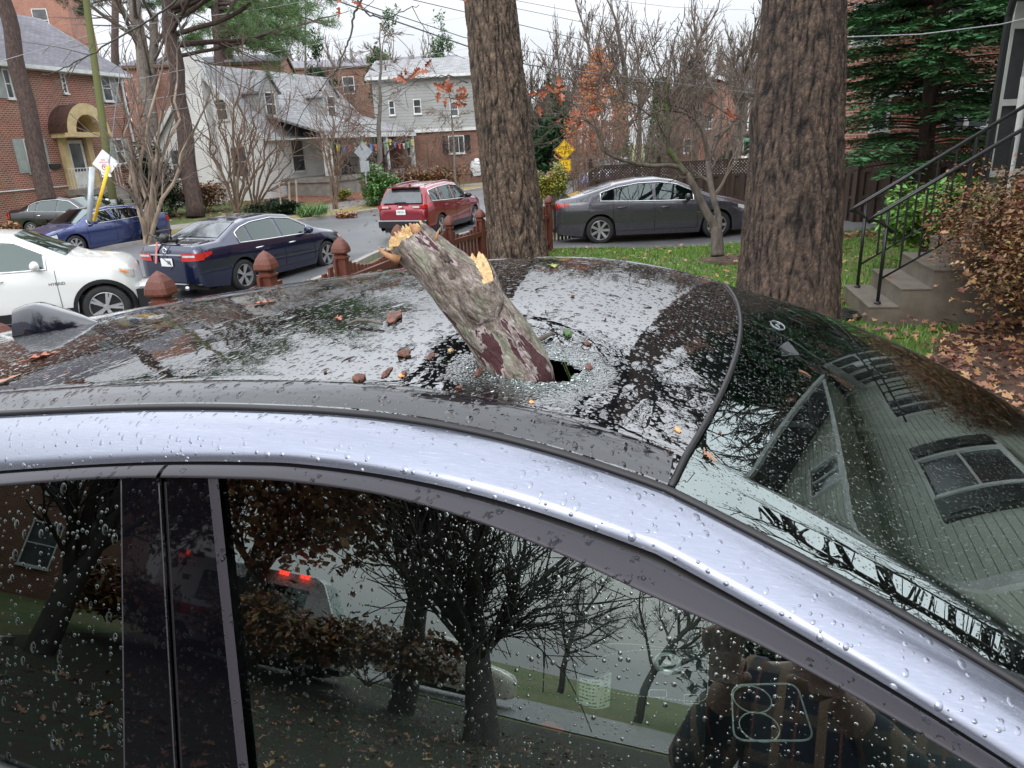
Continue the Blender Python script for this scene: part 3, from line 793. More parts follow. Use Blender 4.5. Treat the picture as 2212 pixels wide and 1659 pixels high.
def wheel(parent, x, y, z, r, wd, side, spokes=5, name='wheel', tilt=0, dbl=True):
    e = empty(name, (x, y, z)); e.parent = parent
    e.rotation_euler = (0, 0, tilt)
    Mx = Matrix.Rotation(PI/2, 4, 'X') if side < 0 else Matrix.Rotation(-PI/2, 4, 'X')
    h = wd/2; mb = MB(); ri = r*.70
    mb.lathe([(ri,-h*.9),(r*.86,-h),(r*.96,-h*.85),(r,-h*.5),(r,h*.5),(r*.96,h*.85),(r*.86,h),(ri,h*.9),(ri*.99,h*.6)], 36, Mx); mb.build('tyre', M_['tyre'], e, smooth=True, ang=50)
    mb = MB(); mb.lathe([(ri,h*.85),(ri*.96,h*.88),(ri*.93,h*.6),(ri*.92,-h*.2)], 36, Mx)
    mb.lathe([(0,h*.72),(r*.14,h*.70),(r*.16,h*.5)], 16, Mx)
    n = spokes*2 if dbl else spokes
    for i in range(n):
        a = 2*PI*i/n; 
        if dbl: a = 2*PI*(i//2)/spokes + (.13 if i % 2 else -.13)
        ca, sa = math.cos(a), math.sin(a); wi = r*(.045 if dbl else .07)
        def P(rr_, off, zz): return Mx @ Vector((rr_*ca-off*sa, rr_*sa+off*ca, zz))
        w1 = wi*1.35
        t_ = [P(r*.1,-wi,h*.66), P(r*.1,wi,h*.66), P(ri*.95,w1,h*.82), P(ri*.95,-w1,h*.82)]
        b_ = [P(r*.1,-wi,h*.4), P(r*.1,wi,h*.4), P(ri*.95,w1,h*.5), P(ri*.95,-w1,h*.5)]
        bs_ = len(mb.v); mb.v += [tuple(q) for q in t_+b_]
        for f in ((0,1,2,3),(4,7,6,5),(0,4,5,1),(1,5,6,2),(2,6,7,3),(3,7,4,0)): mb.face([bs_+q for q in f])
    mb.build('rim', M_['rim'], e, smooth=True, ang=30)
    mb = MB(); mb.lathe([(0,h*.25),(ri*.93,h*.25)], 24, Mx); mb.build('brake_disc', M_['blackgl'], e)
    return e
for u in (-1.72, 1.27):
    for sg in (-1, 1): wheel(car, u, sg*.82, .36, .36, .24, sg)
# --- shark fin aerial
mb = MB(); rows = []
for i in range(15):
    t = i/14; u = lerp(-1.705, -1.455, t); hgt = .078*min(1, (1-t)*1.35)**.85*(1-.10*(1-min(1, t*5)))
    if t > .96: hgt = .004
    wd = .036*(1-t**3)*.9+.003; row = []
    for q in np.linspace(-1, 1, 13):
        a = abs(q); y = math.copysign(wd*(a**.6 if a < .999 else 1), q)
        z = hgt*(1-a**2.6)
        if a > .8: y = math.copysign(wd*(1+(a-.8)*.9), q)
        row.append((u - .012*(1-a)*(1 if t < .2 else 0), y, S(u, y, False)+z-.003))
    rows.append(row)
mb.grid(rows)
b0 = len(mb.v); mb.v += [tuple(p) for p in rows[0]]; mb.face(range(b0, b0+13))
M_['fin'] = paint('dark_blue_black_paint', (.004,.005,.012), .1, .08)
mb.build('shark_fin_aerial', M_['fin'], car, smooth=True, ang=40)

orient_out(car, (0, 0, .7))
# ================================================================== LOG AND DEBRIS
k = NT('log_bark'); b = k.bsdf((.2,.16,.13), .75, spec=.35)
ob0 = k.obj(); lax = (at(893,524,1.0)-at(1112,795,1.03)).normalized()
dp_ = k.n('ShaderNodeVectorMath', operation='DOT_PRODUCT'); k.l(ob0, dp_.inputs[0]); dp_.inputs[1].default_value = lax
sc_ = k.n('ShaderNodeVectorMath', operation='SCALE'); sc_.inputs[0].default_value = lax*-.62; k.l(dp_.outputs['Value'], sc_.inputs['Scale'])
ad_ = k.n('ShaderNodeVectorMath', operation='ADD'); k.l(ob0, ad_.inputs[0]); k.l(sc_.outputs[0], ad_.inputs[1]); ob = ad_.outputs[0]; sv_ = ob
base = k.ramp(k.noise(75, 9, sv_, .8), [(.36,(.035,.025,.020)),(.46,(.13,.10,.082)),(.54,(.23,.185,.16)),(.66,(.44,.41,.38))])
lich = k.ramp(k.noise(26, 6, k.mapping((1,1,1), vec=ob, loc=(5,1,2)), .65), [(.50,(0,0,0)),(.60,(1,1,1))])
c1 = k.mix(k.math('MULTIPLY', lich, .5), base, (.25,.28,.19))
pn = k.noise(17, 5, k.mapping((1,1,1), vec=ob, loc=(1.3,4.1,.7)), .6, .6)
pm = k.ramp(pn, [(.570,(0,0,0)),(.58,(1,1,1))]); rim_ = k.ramp(pn, [(.545,(0,0,0)),(.562,(1,1,1)),(.572,(1,1,1)),(.576,(0,0,0))])
c2 = k.mix(rim_, c1, (.36,.29,.29)); c3 = k.mix(pm, c2, (.07,.025,.028))
wp = k.ramp(k.noise(90, 3, ob), [(.68,(0,0,0)),(.72,(1,1,1))]); c4 = k.mix(wp, c3, (.40,.46,.38))
vcr = k.n('ShaderNodeTexVoronoi', feature='DISTANCE_TO_EDGE'); vcr.inputs['Scale'].default_value = 85
k.l(k.mix(.03, k.mapping((1,1,1), vec=ob), k.noise(40, 3, ob)), vcr.inputs['Vector'])
crk = k.math('LESS_THAN', vcr.outputs['Distance'], .045)
c5 = k.mix(k.math('MULTIPLY', crk, .35), c4, (.035,.025,.02))
k.l(c5, b.inputs['Base Color'])
hh = k.math('SUBTRACT', k.math('ADD', k.noise(45, 8, sv_, .7), k.math('MULTIPLY', k.math('MINIMUM', vcr.outputs['Distance'], .25), 1.1)), k.math('MULTIPLY', pm, .35))
k.l(k.bump(hh, .9, .006), b.inputs['Normal']); M_['log'] = k.m
k = NT('fresh_split_wood'); b = k.bsdf((.62,.42,.2), .65)
f_ = k.noise(60, 5, k.mapping((4,4,.25)), .7)
k.l(k.ramp(f_, [(.3,(.42,.24,.10)),(.48,(.66,.45,.22)),(.7,(.78,.61,.36))]), b.inputs['Base Color']); k.l(k.bump(f_, .9, .005), b.inputs['Normal']); M_['splitwood'] = k.m
M_['barkchip'] = mat('bark_chip', (.07,.032,.024), .6, (.20,.075,.04), 60, .5, 120)
M_['orangewood'] = mat('orange_split_wood', (.55,.22,.08), .7, (.7,.42,.2), 50)
M_['barkchip2'] = mat('torn_bark_splinter', (.16,.07,.035), .7, (.42,.22,.10), 90)
P0 = at(1120, 838, 1.0)
path = [(1165,960,1.16,.050),(1140,880,1.09,.050),(1128,835,1.05,.050),(1112,795,1.03,.0487),(1090,752,1.02,.0465),(1056,700,1.01,.0440),(1020,652,1.005,.042),(985,606,1.0,.0395),(950,572,1.0,.0368),(918,546,1.0,.035),(893,524,1.0,.0345),(874,508,1.0,.034)]
LP = [(at(x, y, Z), r_) for x, y, Z, r_ in path]
L0 = LP[0][0].copy()
log = empty('broken_log', L0, 0, 'thick broken tree limb with peeling lichen bark stuck through the black glass roof', 'log')
# resample
def resamp(pts, n):
    out_ = []
    tab = [[(i, p[0][q]) for i, p in enumerate(pts)] for q in range(3)] + [[(i, p[1]) for i, p in enumerate(pts)]]
    for i in range(n+1):
        t = (len(pts)-1)*i/n; out_.append((Vector([smooth_interp(tab[q], t) for q in range(3)]), smooth_interp(tab[3], t)))
    return out_
rs = resamp(LP, 130); NA = 72; rows = []; ax = (LP[-1][0]-LP[0][0]).normalized()
A_ = ax.orthogonal().normalized(); B_ = ax.cross(A_)
toCam = (CAM-LP[-1][0]).normalized(); 
for i, (p, r_) in enumerate(rs):
    row = []
    for q in range(NA+1):
        if q == NA: row.append(row[0]); continue
        t = 2*PI*q/NA; d = A_*math.cos(t)+B_*math.sin(t)
        pos = p+d*r_; s_ = pos-L0
        n1 = noise.fractal(Vector((s_.x*9, s_.y*9, s_.z*9)), 1, 2, 3)
        n2 = noise.fractal(Vector((s_.x*60, s_.y*60, s_.z*35)), 1, 2, 4)
        rr_ = r_*(1+.09*n1)+.0016*n2
        e = 0
        if i > 112:   # jagged end: each side of the limb snapped at its own length
            jag = .5+.5*noise.noise(Vector((math.cos(t)*1.6, math.sin(t)*1.6, 3.3)))
            jag2 = noise.noise(Vector((math.cos(t)*7, math.sin(t)*7, 1.3)))
            e = ((i-112)/18.0)*(.016*jag+.004*jag2-.008)
        row.append(p+d*rr_+ax*e-L0)
    rows.append(row)
mb = MB(); mb.grid(rows); mb.build('bark', M_['log'], log, smooth=True)
# broken end: sunken fibrous wood with splinters
top = rows[-1]; cN = sum((Vector(q) for q in top[:-1]), Vector())/NA
mb = MB(); rr = random.Random(5); rings = []
for f, dep in ((.97,-.002),(.8,-.006),(.6,.004),(.38,-.006),(.15,.006),(0.02,0)):
    ring = []
    for q in range(NA+1):
        if q == NA: ring.append(ring[0]); continue
        jj = noise.noise(Vector((q*.9, f*9, 2)))*.011
        ring.append(cN+(Vector(top[q])-cN)*f+ax*(dep+jj*(1-abs(f-.5))))
    rings.append(ring)
mb.grid(rings)
for i in range(34):
    q = rr.randrange(NA); f = rr.uniform(.2, .9); p = cN+(Vector(top[q])-cN)*f; d = (ax+Vector([rr.uniform(-.2,.2) for _ in range(3)])).normalized()
    L_ = rr.uniform(.003,.010); mb.tube([p-d*.005, p+d*L_*.6, p+d*L_], [.0028,.002,.0003], 4)
mb.build('split_end', M_['splitwood'], log)
# long splinter at the left and bark flap at the top
mb = MB()
a = at(862,562,.98)-L0; c_ = at(838,552,.975)-L0; d_ = at(817,534,.975)-L0
mb.tube([a, c_, (c_+d_)/2+Vector((0,0,-.002)), d_], [.0075,.0042,.0035,.0015], 6)
mb.tube([at(905,505,.98)-L0, at(893,492,.98)-L0, at(884,482,.98)-L0], [.008,.005,.001], 5)
mb.tube([at(940,522,.98)-L0, at(946,502,.98)-L0, at(950,493,.98)-L0], [.003,.0016,.0005], 5)
mb.build('splinter', M_['barkchip2'], log, smooth=True)
mb = MB()
for (pts, w_) in (([(960,560),(968,580),(978,600),(985,606)], .006), ([(944,530),(958,548),(968,566)], .005)):
    mb.tube([at(x, y, .965)-L0 for x, y in pts], [w_*.3, w_, w_, w_*.2][:len(pts)], 5)
mb.build('bark_flap', M_['log'], log, smooth=True)
# second snapped stub on the right side with pale wood
sp = [(1048,690,.995,.029),(1038,655,.985,.033),(1028,622,.98,.033),(1018,592,.978,.031),(1012,574,.978,.029)]
SP = resamp([(at(x, y, Z), r_) for x, y, Z, r_ in sp], 40); sax = (SP[-1][0]-SP[0][0]).normalized(); A2 = sax.orthogonal().normalized(); B2 = sax.cross(A2)
vc_ = (CAM-SP[-1][0]); rows = []
for i, (p, r_) in enumerate(SP):
    row = []
    for q in range(49):
        if q == 48: row.append(row[0]); continue
        t = 2*PI*q/48; d = A2*math.cos(t)+B2*math.sin(t); s_ = p+d*r_-L0
        rr_ = r_*(1+.10*noise.fractal(s_*12, 1, 2, 3))+.0013*noise.fractal(s_*60, 1, 2, 4)
        # snapped lower on the side towards the camera so the pale wood shows
        fcam = d.dot(vc_.normalized()); e = 0
        if i > 22: e = ((i-22)/18.0)*(-.042*max(0, fcam+.3)-.010*noise.noise(Vector((q*.55, 1, 7)))+(.010 if fcam < -.3 else 0))
        row.append(p+d*rr_+sax*e-L0)
    rows.append(row)
mb = MB(); mb.grid(rows); mb.build('bark', M_['log'], log, smooth=True)
top2 = rows[-1]; c2_ = sum((Vector(q) for q in top2[:-1]), Vector())/48; mb = MB(); rings = []
for f in (.965, .85, .65, .45, .25, .05):
    ring = []
    for q in range(49):
        if q == 48: ring.append(ring[0]); continue
        ring.append(c2_+(Vector(top2[q])-c2_)*f+sax*(noise.noise(Vector((q*1.1, f*6, 9)))*.008+.007*(1-f)))
    rings.append(ring)
mb.grid(rings); mb.build('split_end', M_['splitwood'], log)

# ---- loose debris on the roof; each placed where it lies on the glass
def roofM(x, y, rz=0, h=0, silver=False):
    u, v = hitroof(x, y); n_ = roofnormal(u, v); P = Vector((u, v, S(u, v)+h))
    n_w = (Uv*n_.x+Vv*n_.y+Vector((0,0,n_.z))).normalized(); xa = Uv.cross(n_w); xa = (Matrix.Rotation(rz, 3, n_w) @ xa).normalized(); ya = n_w.cross(xa)
    Pw = c2w(*P)
    return Matrix(((xa.x,ya.x,n_w.x,Pw.x),(xa.y,ya.y,n_w.y,Pw.y),(xa.z,ya.z,n_w.z,Pw.z),(0,0,0,1)))
def chip(x, y, L_, W_, H_, rz, mt, label, cat='bark chip', name='bark_chip', seed=1, curl=0):
    rr = random.Random(seed); mb = MB(); n = 9; rows = []; bot = []
    for i in range(n+1):
        t = i/n; ww = W_*(math.sin(PI*(.12+.78*t)))*rr.uniform(.75,1.2); row = []
        for j in range(5):
            s_ = j/4-.5; row.append(((t-.5)*L_+rr.uniform(-.4,.4)*L_/n, s_*ww*rr.uniform(.8,1.2), H_*(.2+.35*rr.random())*(1-(2*s_)**2*.6)+curl*.6*abs(2*s_)**2+H_*.35*math.sin(PI*t)))
        rows.append(row); bot.append([(p[0], p[1], p[2]*.45-.001) for p in row])
    mb.grid(rows); mb.grid([list(reversed(q)) for q in bot])
    for a_, b_ in zip(rows[:-1], rows[1:]): pass
    for i in range(n):
        mb.quad(rows[i][0], rows[i+1][0], bot[i+1][0], bot[i][0]); mb.quad(rows[i+1][-1], rows[i][-1], bot[i][-1], bot[i+1][-1])
    return tag(mb.build(name, mt, None, M=roofM(x, y, rz)), label, cat)
def leafshape(L_, lobes=3, seed=0):
    # oak leaf outline in xy, folded a little
    rr = random.Random(seed); pts = [(0, 0)]; side = []
    for i in range(lobes):
        t = (i+.7)/(lobes+.6); wv = .30*math.sin(PI*min(1, t+.12))+.06
        wv *= .85; side += [((t-.09)*L_, wv*.42*L_), (t*L_, wv*L_*rr.uniform(.85,1.1)), (t*L_+.07*L_, wv*L_*rr.uniform(.7,.95)), ((t+.10)*L_, wv*.45*L_)]
    side.append((L_, 0)); return side
def addleaf(mb, M, L_, seed, curl=.3):
    side = leafshape(L_, 3, seed); rr = random.Random(seed*7+1); c1_, c2_ = rr.uniform(.1,1)*curl, rr.uniform(-.5,1)*curl
    top_ = []; mid = []; bt = []
    for (x, y) in side:
        zb = c2_*L_*.35*math.sin(PI*x/L_); z = c1_*abs(y)*1.2
        top_.append(M @ Vector((x, y, z+zb))); bt.append(M @ Vector((x, -y, z+zb))); mid.append(M @ Vector((x, 0, zb)))
    b0 = len(mb.v); p0 = M @ Vector((0,0,0)); mb.v += [tuple(p0)]+[tuple(q) for q in mid]+[tuple(q) for q in top_]+[tuple(q) for q in bt]
    n = len(side)
    for off in (1+n, 1+2*n):
        mb.face((b0, b0+1, b0+off) if off == 1+n else (b0, b0+off, b0+1))
        for i in range(n-1): mb.face((b0+1+i, b0+2+i, b0+off+1+i, b0+off+i))
def leafobj(x, y, L_, rz, label, mt, seed, curl=.5, name='fallen_leaf'):
    mb = MB(); addleaf(mb, Matrix.Translation((-L_/2,0,.002)), L_, seed, curl); mb.tube([(-L_/2,0,.002),(-L_*.75,.004,.004)], .0009, 4)
    o = mb.build(name, mt, None, M=roofM(x, y, rz)); return tag(o, label, 'leaf')
chip(852, 688, .075, .022, .008, .3, M_['barkchip'], 'largest curled bark strip lying on the black roof left of the log', seed=2, curl=.006)
chip(872, 766, .028, .016, .007, .9, M_['barkchip'], 'dark bark chip standing proud below the log on its lower left', seed=3, curl=.005)
chip(930, 768, .028, .010, .004, .2, M_['barkchip'], 'slim red-brown bark chip just left of the log foot', seed=4)
chip(836, 805, .036, .010, .005, .1, M_['barkchip'], 'long thin bark flake near the silver rail', seed=5)
chip(776, 819, .022, .017, .009, .5, M_['barkchip'], 'round brown bark lump beside the near rail', seed=6)
chip(868, 811, .012, .009, .004, .5, M_['orangewood'], 'small orange wood chip between bark flakes', 'wood chip', 'wood_chip', seed=7)
chip(1272, 783, .020, .010, .005, .4, M_['barkchip'], 'brown chip right of the hole in the roof', seed=8)
chip(1268, 739, .012, .010, .005, .4, M_['barkchip'], 'tiny dark crumb up right of the hole', seed=9)
chip(1226, 719, .024, .013, .010, .4, M_['ivy'], 'moss covered bark piece standing right of the log', seed=10)
chip(1033, 796, .03, .008, .006, .2, M_['barkchip'], 'bark sliver lying at the left foot of the log', seed=11)
chip(1464, 929, .012, .008, .004, .7, M_['orangewood'], 'tiny pale wood chip near the windshield corner of the roof', 'wood chip', 'wood_chip', seed=12)
chip(1148, 862, .008, .006, .003, .7, M_['orangewood'], 'tiny pale wood chip directly below the log', 'wood chip', 'wood_chip', seed=15)
chip(663, 831, .010, .006, .004, .7, M_['orangewood'], 'small orange crumb at the near roof edge left of centre', 'wood chip', 'wood_chip', seed=16)
chip(973, 754, .009, .008, .005, .7, M_['splitwood'], 'pale wood crumb left of the log foot', 'wood chip', 'wood_chip', seed=17)
def twig(pts, r_, label, seed=1, mt='barkchip', h=.006):
    base_ = c2w(*[*hitroof(*pts[0]), 0]); P_ = []
    for (x, y) in pts:
        u, v = hitroof(x, y); P_.append(c2w(u, v, S(u, v)+h+.003*math.sin(x)))
    o0 = P_[0].copy(); mb = MB(); mb.tube([p-o0 for p in P_], [r_*(1-.4*i/len(P_)) for i in range(len(P_))], 6)
    tag(mb.build('broken_twig', M_[mt], None, M=Matrix.Translation(o0), smooth=True), label, 'twig')
twig([(752,704),(775,702),(800,703),(826,708)], .0035, 'thin pale twig with orange end lying left of the log', mt='bark_grey')
twig([(1140,742),(1160,736),(1185,726),(1192,722)], .0048, 'short pale broken twig against the right side of the log', mt='bark_grey', h=.008)
twig([(1726,800),(1740,808),(1752,816)], .002, 'small twig fragment stuck on the windshield', mt='barkchip', h=.003)
leafobj(96, 770, .062, 2.3, 'curled red-brown oak leaf at the rear left of the roof', M_['redleaf'], 3, .35)
leafobj(6, 826, .07, 2.9, 'flat orange-brown leaf at the left edge of the picture on the roof', M_['litter'], 4, .2)
leafobj(1195, 577, .05, .4, 'orange yellow leaf near the far edge of the roof', M_['yellowgreen'], 5, .2)
leafobj(1533, 991, .022, .8, 'tiny brown leaf in the corner of the windshield', M_['litter'], 6, .4)
leafobj(570, 656, .05, 1.8, 'small red leaf on the far side of the roof', M_['redleaf'], 7, .6)
leafobj(733, 691, .03, .8, 'little dark leaf scrap left of the bark strip', M_['redleaf'], 8, .6)
mb = MB(); rr = random.Random(11)
for i in range(110):
    if i < 60: x, y = rr.uniform(280, 880), 0; u = rr.uniform(-2.2, -.8); v = rr.uniform(.5, .57)
    else: u = rr.uniform(-1.4, .1); v = rr.uniform(-.55, .4)
    s_ = rr.uniform(.0008, .0028) if i > 60 else rr.uniform(.002, .006); P_ = c2w(u, v, S(u, v)+s_*.6)
    mb.blob(P_, s_*rr.uniform(.6,1.6), s_*rr.uniform(.6,1.6), s_*.7, 6, 4, .5, i)
tag(mb.build('wood_crumbs', M_['barkchip'], None), 'scattered tiny wood and bark crumbs on the wet glass roof', 'debris', kind='stuff')
# ================================================================== PARKED CARS
def gpoint(sp, x):
    return interp(sp['zt'], x), interp(sp['zs'], x), interp(sp['w'], x)
def greentop(sp, x):
    zt, zs, w_ = gpoint(sp, x); zs = min(zs, zt-.03)
    return zt, zs, w_, w_*.955, w_*.955-sp.get('tumble', .5)*(zt-zs)-.01
def sidey(sp, x, z):
    zt, zs, w_, ys, yt = greentop(sp, x)
    if z >= zs:
        return lerp(ys, yt, min(1, (z-zs)/max(.01, zt-.035-zs)))
    f = (z-.2)/(zs-.2)
    return w_*(.945 + .055*min(1, f/.35)) if f < .35 else (w_ if f < .72 else lerp(w_, ys, ((f-.72)/.28)**1.6))
def make_vehicle(name, loc, rz, sp, pm, label, cat='car', group='cars parked along the street'):
    L = sp['L']; root = empty(name, loc, rz, label, cat, group)
    xs = sorted(set([round(-L/2 + L*i/110, 4) for i in range(111)] + [L/2-.03, -L/2+.03, L/2-.008, -L/2+.008]))
    xf, xr = sp['xf'], sp['xr']; wr = sp['wr']; ar = wr+.055
    side = []; T = (0,.07,.16,.27,.38,.5,.6,.7,.8,.9,1.0)
    for x in xs:
        zt, zs, w_, ys, yt = greentop(sp, x); lo = interp(sp['lo'], x)
        for xa in (xf, xr):
            d = abs(x-xa)
            if d < ar: lo = max(lo, wr+math.sqrt(ar*ar-d*d))
        lo = min(lo, zs-.05); col_ = []
        for t in T:
            z = lerp(lo, zs, t); col_.append((x, sidey(sp, x, z), z))
        for t in (.02, .3, .6, 1.0):
            z = lerp(zs, zt-.035, t); col_.append((x, sidey(sp, x, z), z))
        col_.append((x, max(.0, yt-.03), zt-.012)); col_.append((x, max(0, yt-.09), zt))
        for q in (.66, .33, 0): col_.append((x, (yt-.09)*q, zt+.02*(1-q*q)))
        side.append(col_)
    mb = MB(); rows = [c_ + [(p[0], -p[1], p[2]) for p in reversed(c_[:-1])] for c_ in side]
    mb.grid(rows)
    for r_ in (rows[0], rows[-1]):
        b0 = len(mb.v); mb.v += r_; mb.face(range(b0, b0+len(r_)) if r_ is rows[0] else reversed(range(b0, b0+len(r_))))
    mb.build('body', pm, root, smooth=True, ang=38)
    mb = MB(); mb.box(-L/2+.15, -.72, sp.get('gc', .2), L/2-.15, .72, .6); mb.box(-L/2+.5,-.45,.12,L/2-.6,.45,.25); mb.build('underbody', M_['blackgl'], root)
    for xa in (xf, xr):
        for s_ in (-1, 1): wheel(root, xa, s_*(interp(sp['w'], xa)-.115), wr, wr, .215, s_, sp.get('spokes', 5), dbl=sp.get('dbl', True))
    # side windows
    for s_ in (-1, 1):
        for (x0, x1, c0, c1_) in sp['panes']:
            rws = []; n = 24
            for i in range(n+1):
                x = lerp(x0, x1, i/n); zt, zs, w_, ys, yt = greentop(sp, x)
                za = zs+.035; zb = max(za+.004, zt-sp.get('rail', .10))
                for (cx, cz, cs) in sp.get('cuts', ()): pass
                row = []
                for t in np.linspace(0, 1, 5):
                    z = lerp(za, zb, t); sh_ = lerp(c0, c1_, i/n)*t
                    xx = x+sh_; zt2, zs2, w2, ys2, yt2 = greentop(sp, xx); z = min(z, zt2-sp.get('rail', .10)); z = max(z, za)
                    row.append((xx, s_*(sidey(sp, xx, z)+.007), z))
                rws.append(row)
            mb = MB(); mb.grid(rws); mb.build('side_window', M_['carglass'] if not sp.get('priv') else M_['dkglass'], root, smooth=True)
        if sp.get('chrome', True):
            x0 = min(p[0] for p in sp['panes'])-.03; x1 = max(p[1] for p in sp['panes'])+.03; lo_ = []; hi = []
            for i in range(41):
                x = lerp(x0, x1, i/40); zt, zs, w_, ys, yt = greentop(sp, x); za = zs+.02; zb = max(za, zt-sp.get('rail', .10)+.018)
                lo_.append((x, s_*(sidey(sp, x, za)+.010), za)); hi.append((x, s_*(sidey(sp, x, zb)+.010), zb))
            mb = MB(); mb.tube(lo_+list(reversed(hi)), .013, 5, closed=True); mb.build('window_trim', M_['chrome'], root, smooth=True)
    # windshield and rear window follow the body
    for (nm, x0, x1, f) in (('windshield', sp['ws'][0], sp['ws'][1], .93), ('rear_window', sp['rw'][0], sp['rw'][1], .9)):
        rws = []
        for i in range(13):
            x = lerp(x0, x1, i/12); zt, zs, w_, ys, yt = greentop(sp, x)
            rws.append([(x, (yt-.07)*f*q, zt+.02*(1-q*q)+.012) for q in np.linspace(-1, 1, 11)])
        mb = MB(); mb.grid(rws); mb.build(nm, M_['carglass'] if nm == 'windshield' else M_['dkglass'], root, smooth=True)
        if nm == 'windshield':
            mb = MB(); a = rws[0] if rws[0][0][2] < rws[-1][0][2] else rws[-1]
            for q in (-.5, .1): mb.tube([(a[0][0]+.03*(1 if x0>x1 else -1)*0, yy, a[5][2]+.012+.0) for yy in (q, q+.45)], .008, 4)
            mb.build('wiper', M_['black'], root)
    # shut lines
    for s_ in (-1, 1):
        mb = MB()
        for x in sp['doors']:
            mb.tube([(x+dx, s_*(sidey(sp, x+dx, z)+.001), z) for dx, z in [(-.0*q, lerp(sp.get('sill', .32), interp(sp['zs'], x), q)) for q in np.linspace(0, 1, 10)]], .0055, 4)
        mb.tube([(x, s_*(sidey(sp, x, sp.get('sill', .32))+.001), sp.get('sill', .32)) for x in np.linspace(sp['doors'][-1], sp['doors'][0], 14)], .005, 4)
        mb.build('door_gap', M_['rubber'], root)
    for s_ in (-1, 1):
        for x in sp['handles']:
            z = interp(sp['zs'], x)-sp.get('hdrop', .12); y = sidey(sp, x, z)
            mb = MB(); mb.tube([(x-.11, s_*y, z), (x-.09, s_*(y+.035), z), (x+.09, s_*(y+.035), z+.005), (x+.11, s_*y, z)], .014, 6)
            mb.build('door_handle', M_[sp.get('hmat', 'chrome')] if sp.get('hmat') != 'body' else pm, root, smooth=True)
        xm = sp['mirror']; zt, zs, w_, ys, yt = greentop(sp, xm); mb = MB()
        mb.blob((xm, s_*(ys+.13), zs+.10), .07, .13, .085, 12, 8); mb.tube([(xm+.03, s_*(ys-.02), zs+.02), (xm, s_*(ys+.06), zs+.06)], .03, 6)
        mb.build('wing_mirror', pm if sp.get('mirbody', True) else M_['black'], root, smooth=True)
    orient_out(root, (0, 0, .9))
    return root
def wrapx(sp, y, rear=True):
    # x of the nose or tail surface for a given half width
    L = sp['L']; best = None; yy = abs(y)
    for i in range(120):
        x = (-L/2 if rear else L/2) + (i*.01)*(1 if rear else -1)
        if interp(sp['w'], x) >= yy: return x
    return x
def endpatch(sp, root, name, y0, y1, z0, z1, mt, rear=True, off=.012, taper=0, n=8, label=None):
    mb = MB(); rows = []
    for i in range(n+1):
        y = lerp(y0, y1, i/n); x = wrapx(sp, y, rear); sg = -1 if rear else 1; t = i/n
        nx = sg*off; ny = math.copysign(off, y) if abs(y) > .6 else 0
        rows.append([(x+nx, y+ny, lerp(z0+taper*t, z1-taper*t*.3, s_)) for s_ in (0, .5, 1)])
    mb.grid(rows); o = mb.build(name, mt, root, smooth=True)
    if label: o['label'] = label
    return o
def sidepatch(sp, root, name, x0, x1, z0a, z1a, z0b, z1b, mt, s_, off=.008, n=8):
    mb = MB(); rows = []
    for i in range(n+1):
        t = i/n; x = lerp(x0, x1, t); rows.append([(x, s_*(sidey(sp, x, z)+off), z) for z in [lerp(lerp(z0a, z0b, t), lerp(z1a, z1b, t), q) for q in (0,.33,.66,1)]])
    mb.grid(rows); return mb.build(name, mt, root, smooth=True)
SED = dict(L=4.89, xf=1.45, xr=-1.33, wr=.33, gc=.22,
 zt=[(-2.445,.80),(-2.42,.95),(-2.36,1.06),(-2.25,1.085),(-1.75,1.11),(-1.1,1.38),(-.75,1.445),(-.1,1.468),(.45,1.40),(1.2,1.03),(1.35,.985),(1.8,.90),(2.2,.79),(2.36,.70),(2.43,.60),(2.445,.52)],
 zs=[(-2.445,.78),(-2.40,.92),(-2.3,1.0),(-1.7,1.0),(-.5,.95),(.8,.915),(1.35,.90),(1.8,.84),(2.2,.74),(2.36,.66),(2.445,.48)],
 w=[(-2.445,.60),(-2.43,.72),(-2.38,.80),(-2.2,.865),(-1.6,.92),(-.5,.925),(1.0,.92),(1.6,.91),(2.0,.86),(2.25,.76),(2.38,.62),(2.445,.45)],
 lo=[(-2.445,.36),(-2.3,.26),(-1.8,.2),(1.8,.18),(2.3,.2),(2.445,.28)],
 panes=[(-1.28,-.98,.0,.0),(-.93,-.08,.0,.0),(.0,.86,0,0)], ws=(1.2,.48), rw=(-1.68,-1.02), doors=(.98,-.04,-1.02), handles=(.22,-.82), mirror=.72, spokes=5)
def spec(base, **kw): d = dict(base); d.update(kw); return d
P_navy = paint('navy_paint', (.010,.014,.045), .4, .14); P_blue = paint('blue_paint', (.03,.05,.16), .4, .22); P_black = paint('black_car_paint', (.004,.004,.005), .1, .12)
P_grey = paint('dark_grey_metallic_paint', (.085,.082,.096), .6, .26); P_white = paint('white_car_paint', (.70,.70,.68), 0, .4); P_red = paint('red_car_paint', (.23,.010,.022), .45, .2)
P_white2 = paint('white_far_car_paint', (.72,.73,.74), 0, .4); P_beige = paint('pale_gold_paint', (.5,.46,.38), .2, .45)
def place(px, Z, hd, dz=0):   # rear or front wheel reference handled by the caller
    return at(px[0], px[1], Z)
def carpos(wheelpix, z, hd, lx, s_, sp):
    # world origin so that the tyre contact point (lx, s_*half track) sits under that pixel at height z
    r = ray(*wheelpix); t = (z-1.9)/r.z; P = CAM+r*t; f = Vector((math.sin(hd), math.cos(hd), 0)); l = Vector((-f.y, f.x, 0))
    y = s_*(interp(sp['w'], lx)-.1); o = P-f*lx-l*y; return (o.x, o.y, z), PI/2-hd
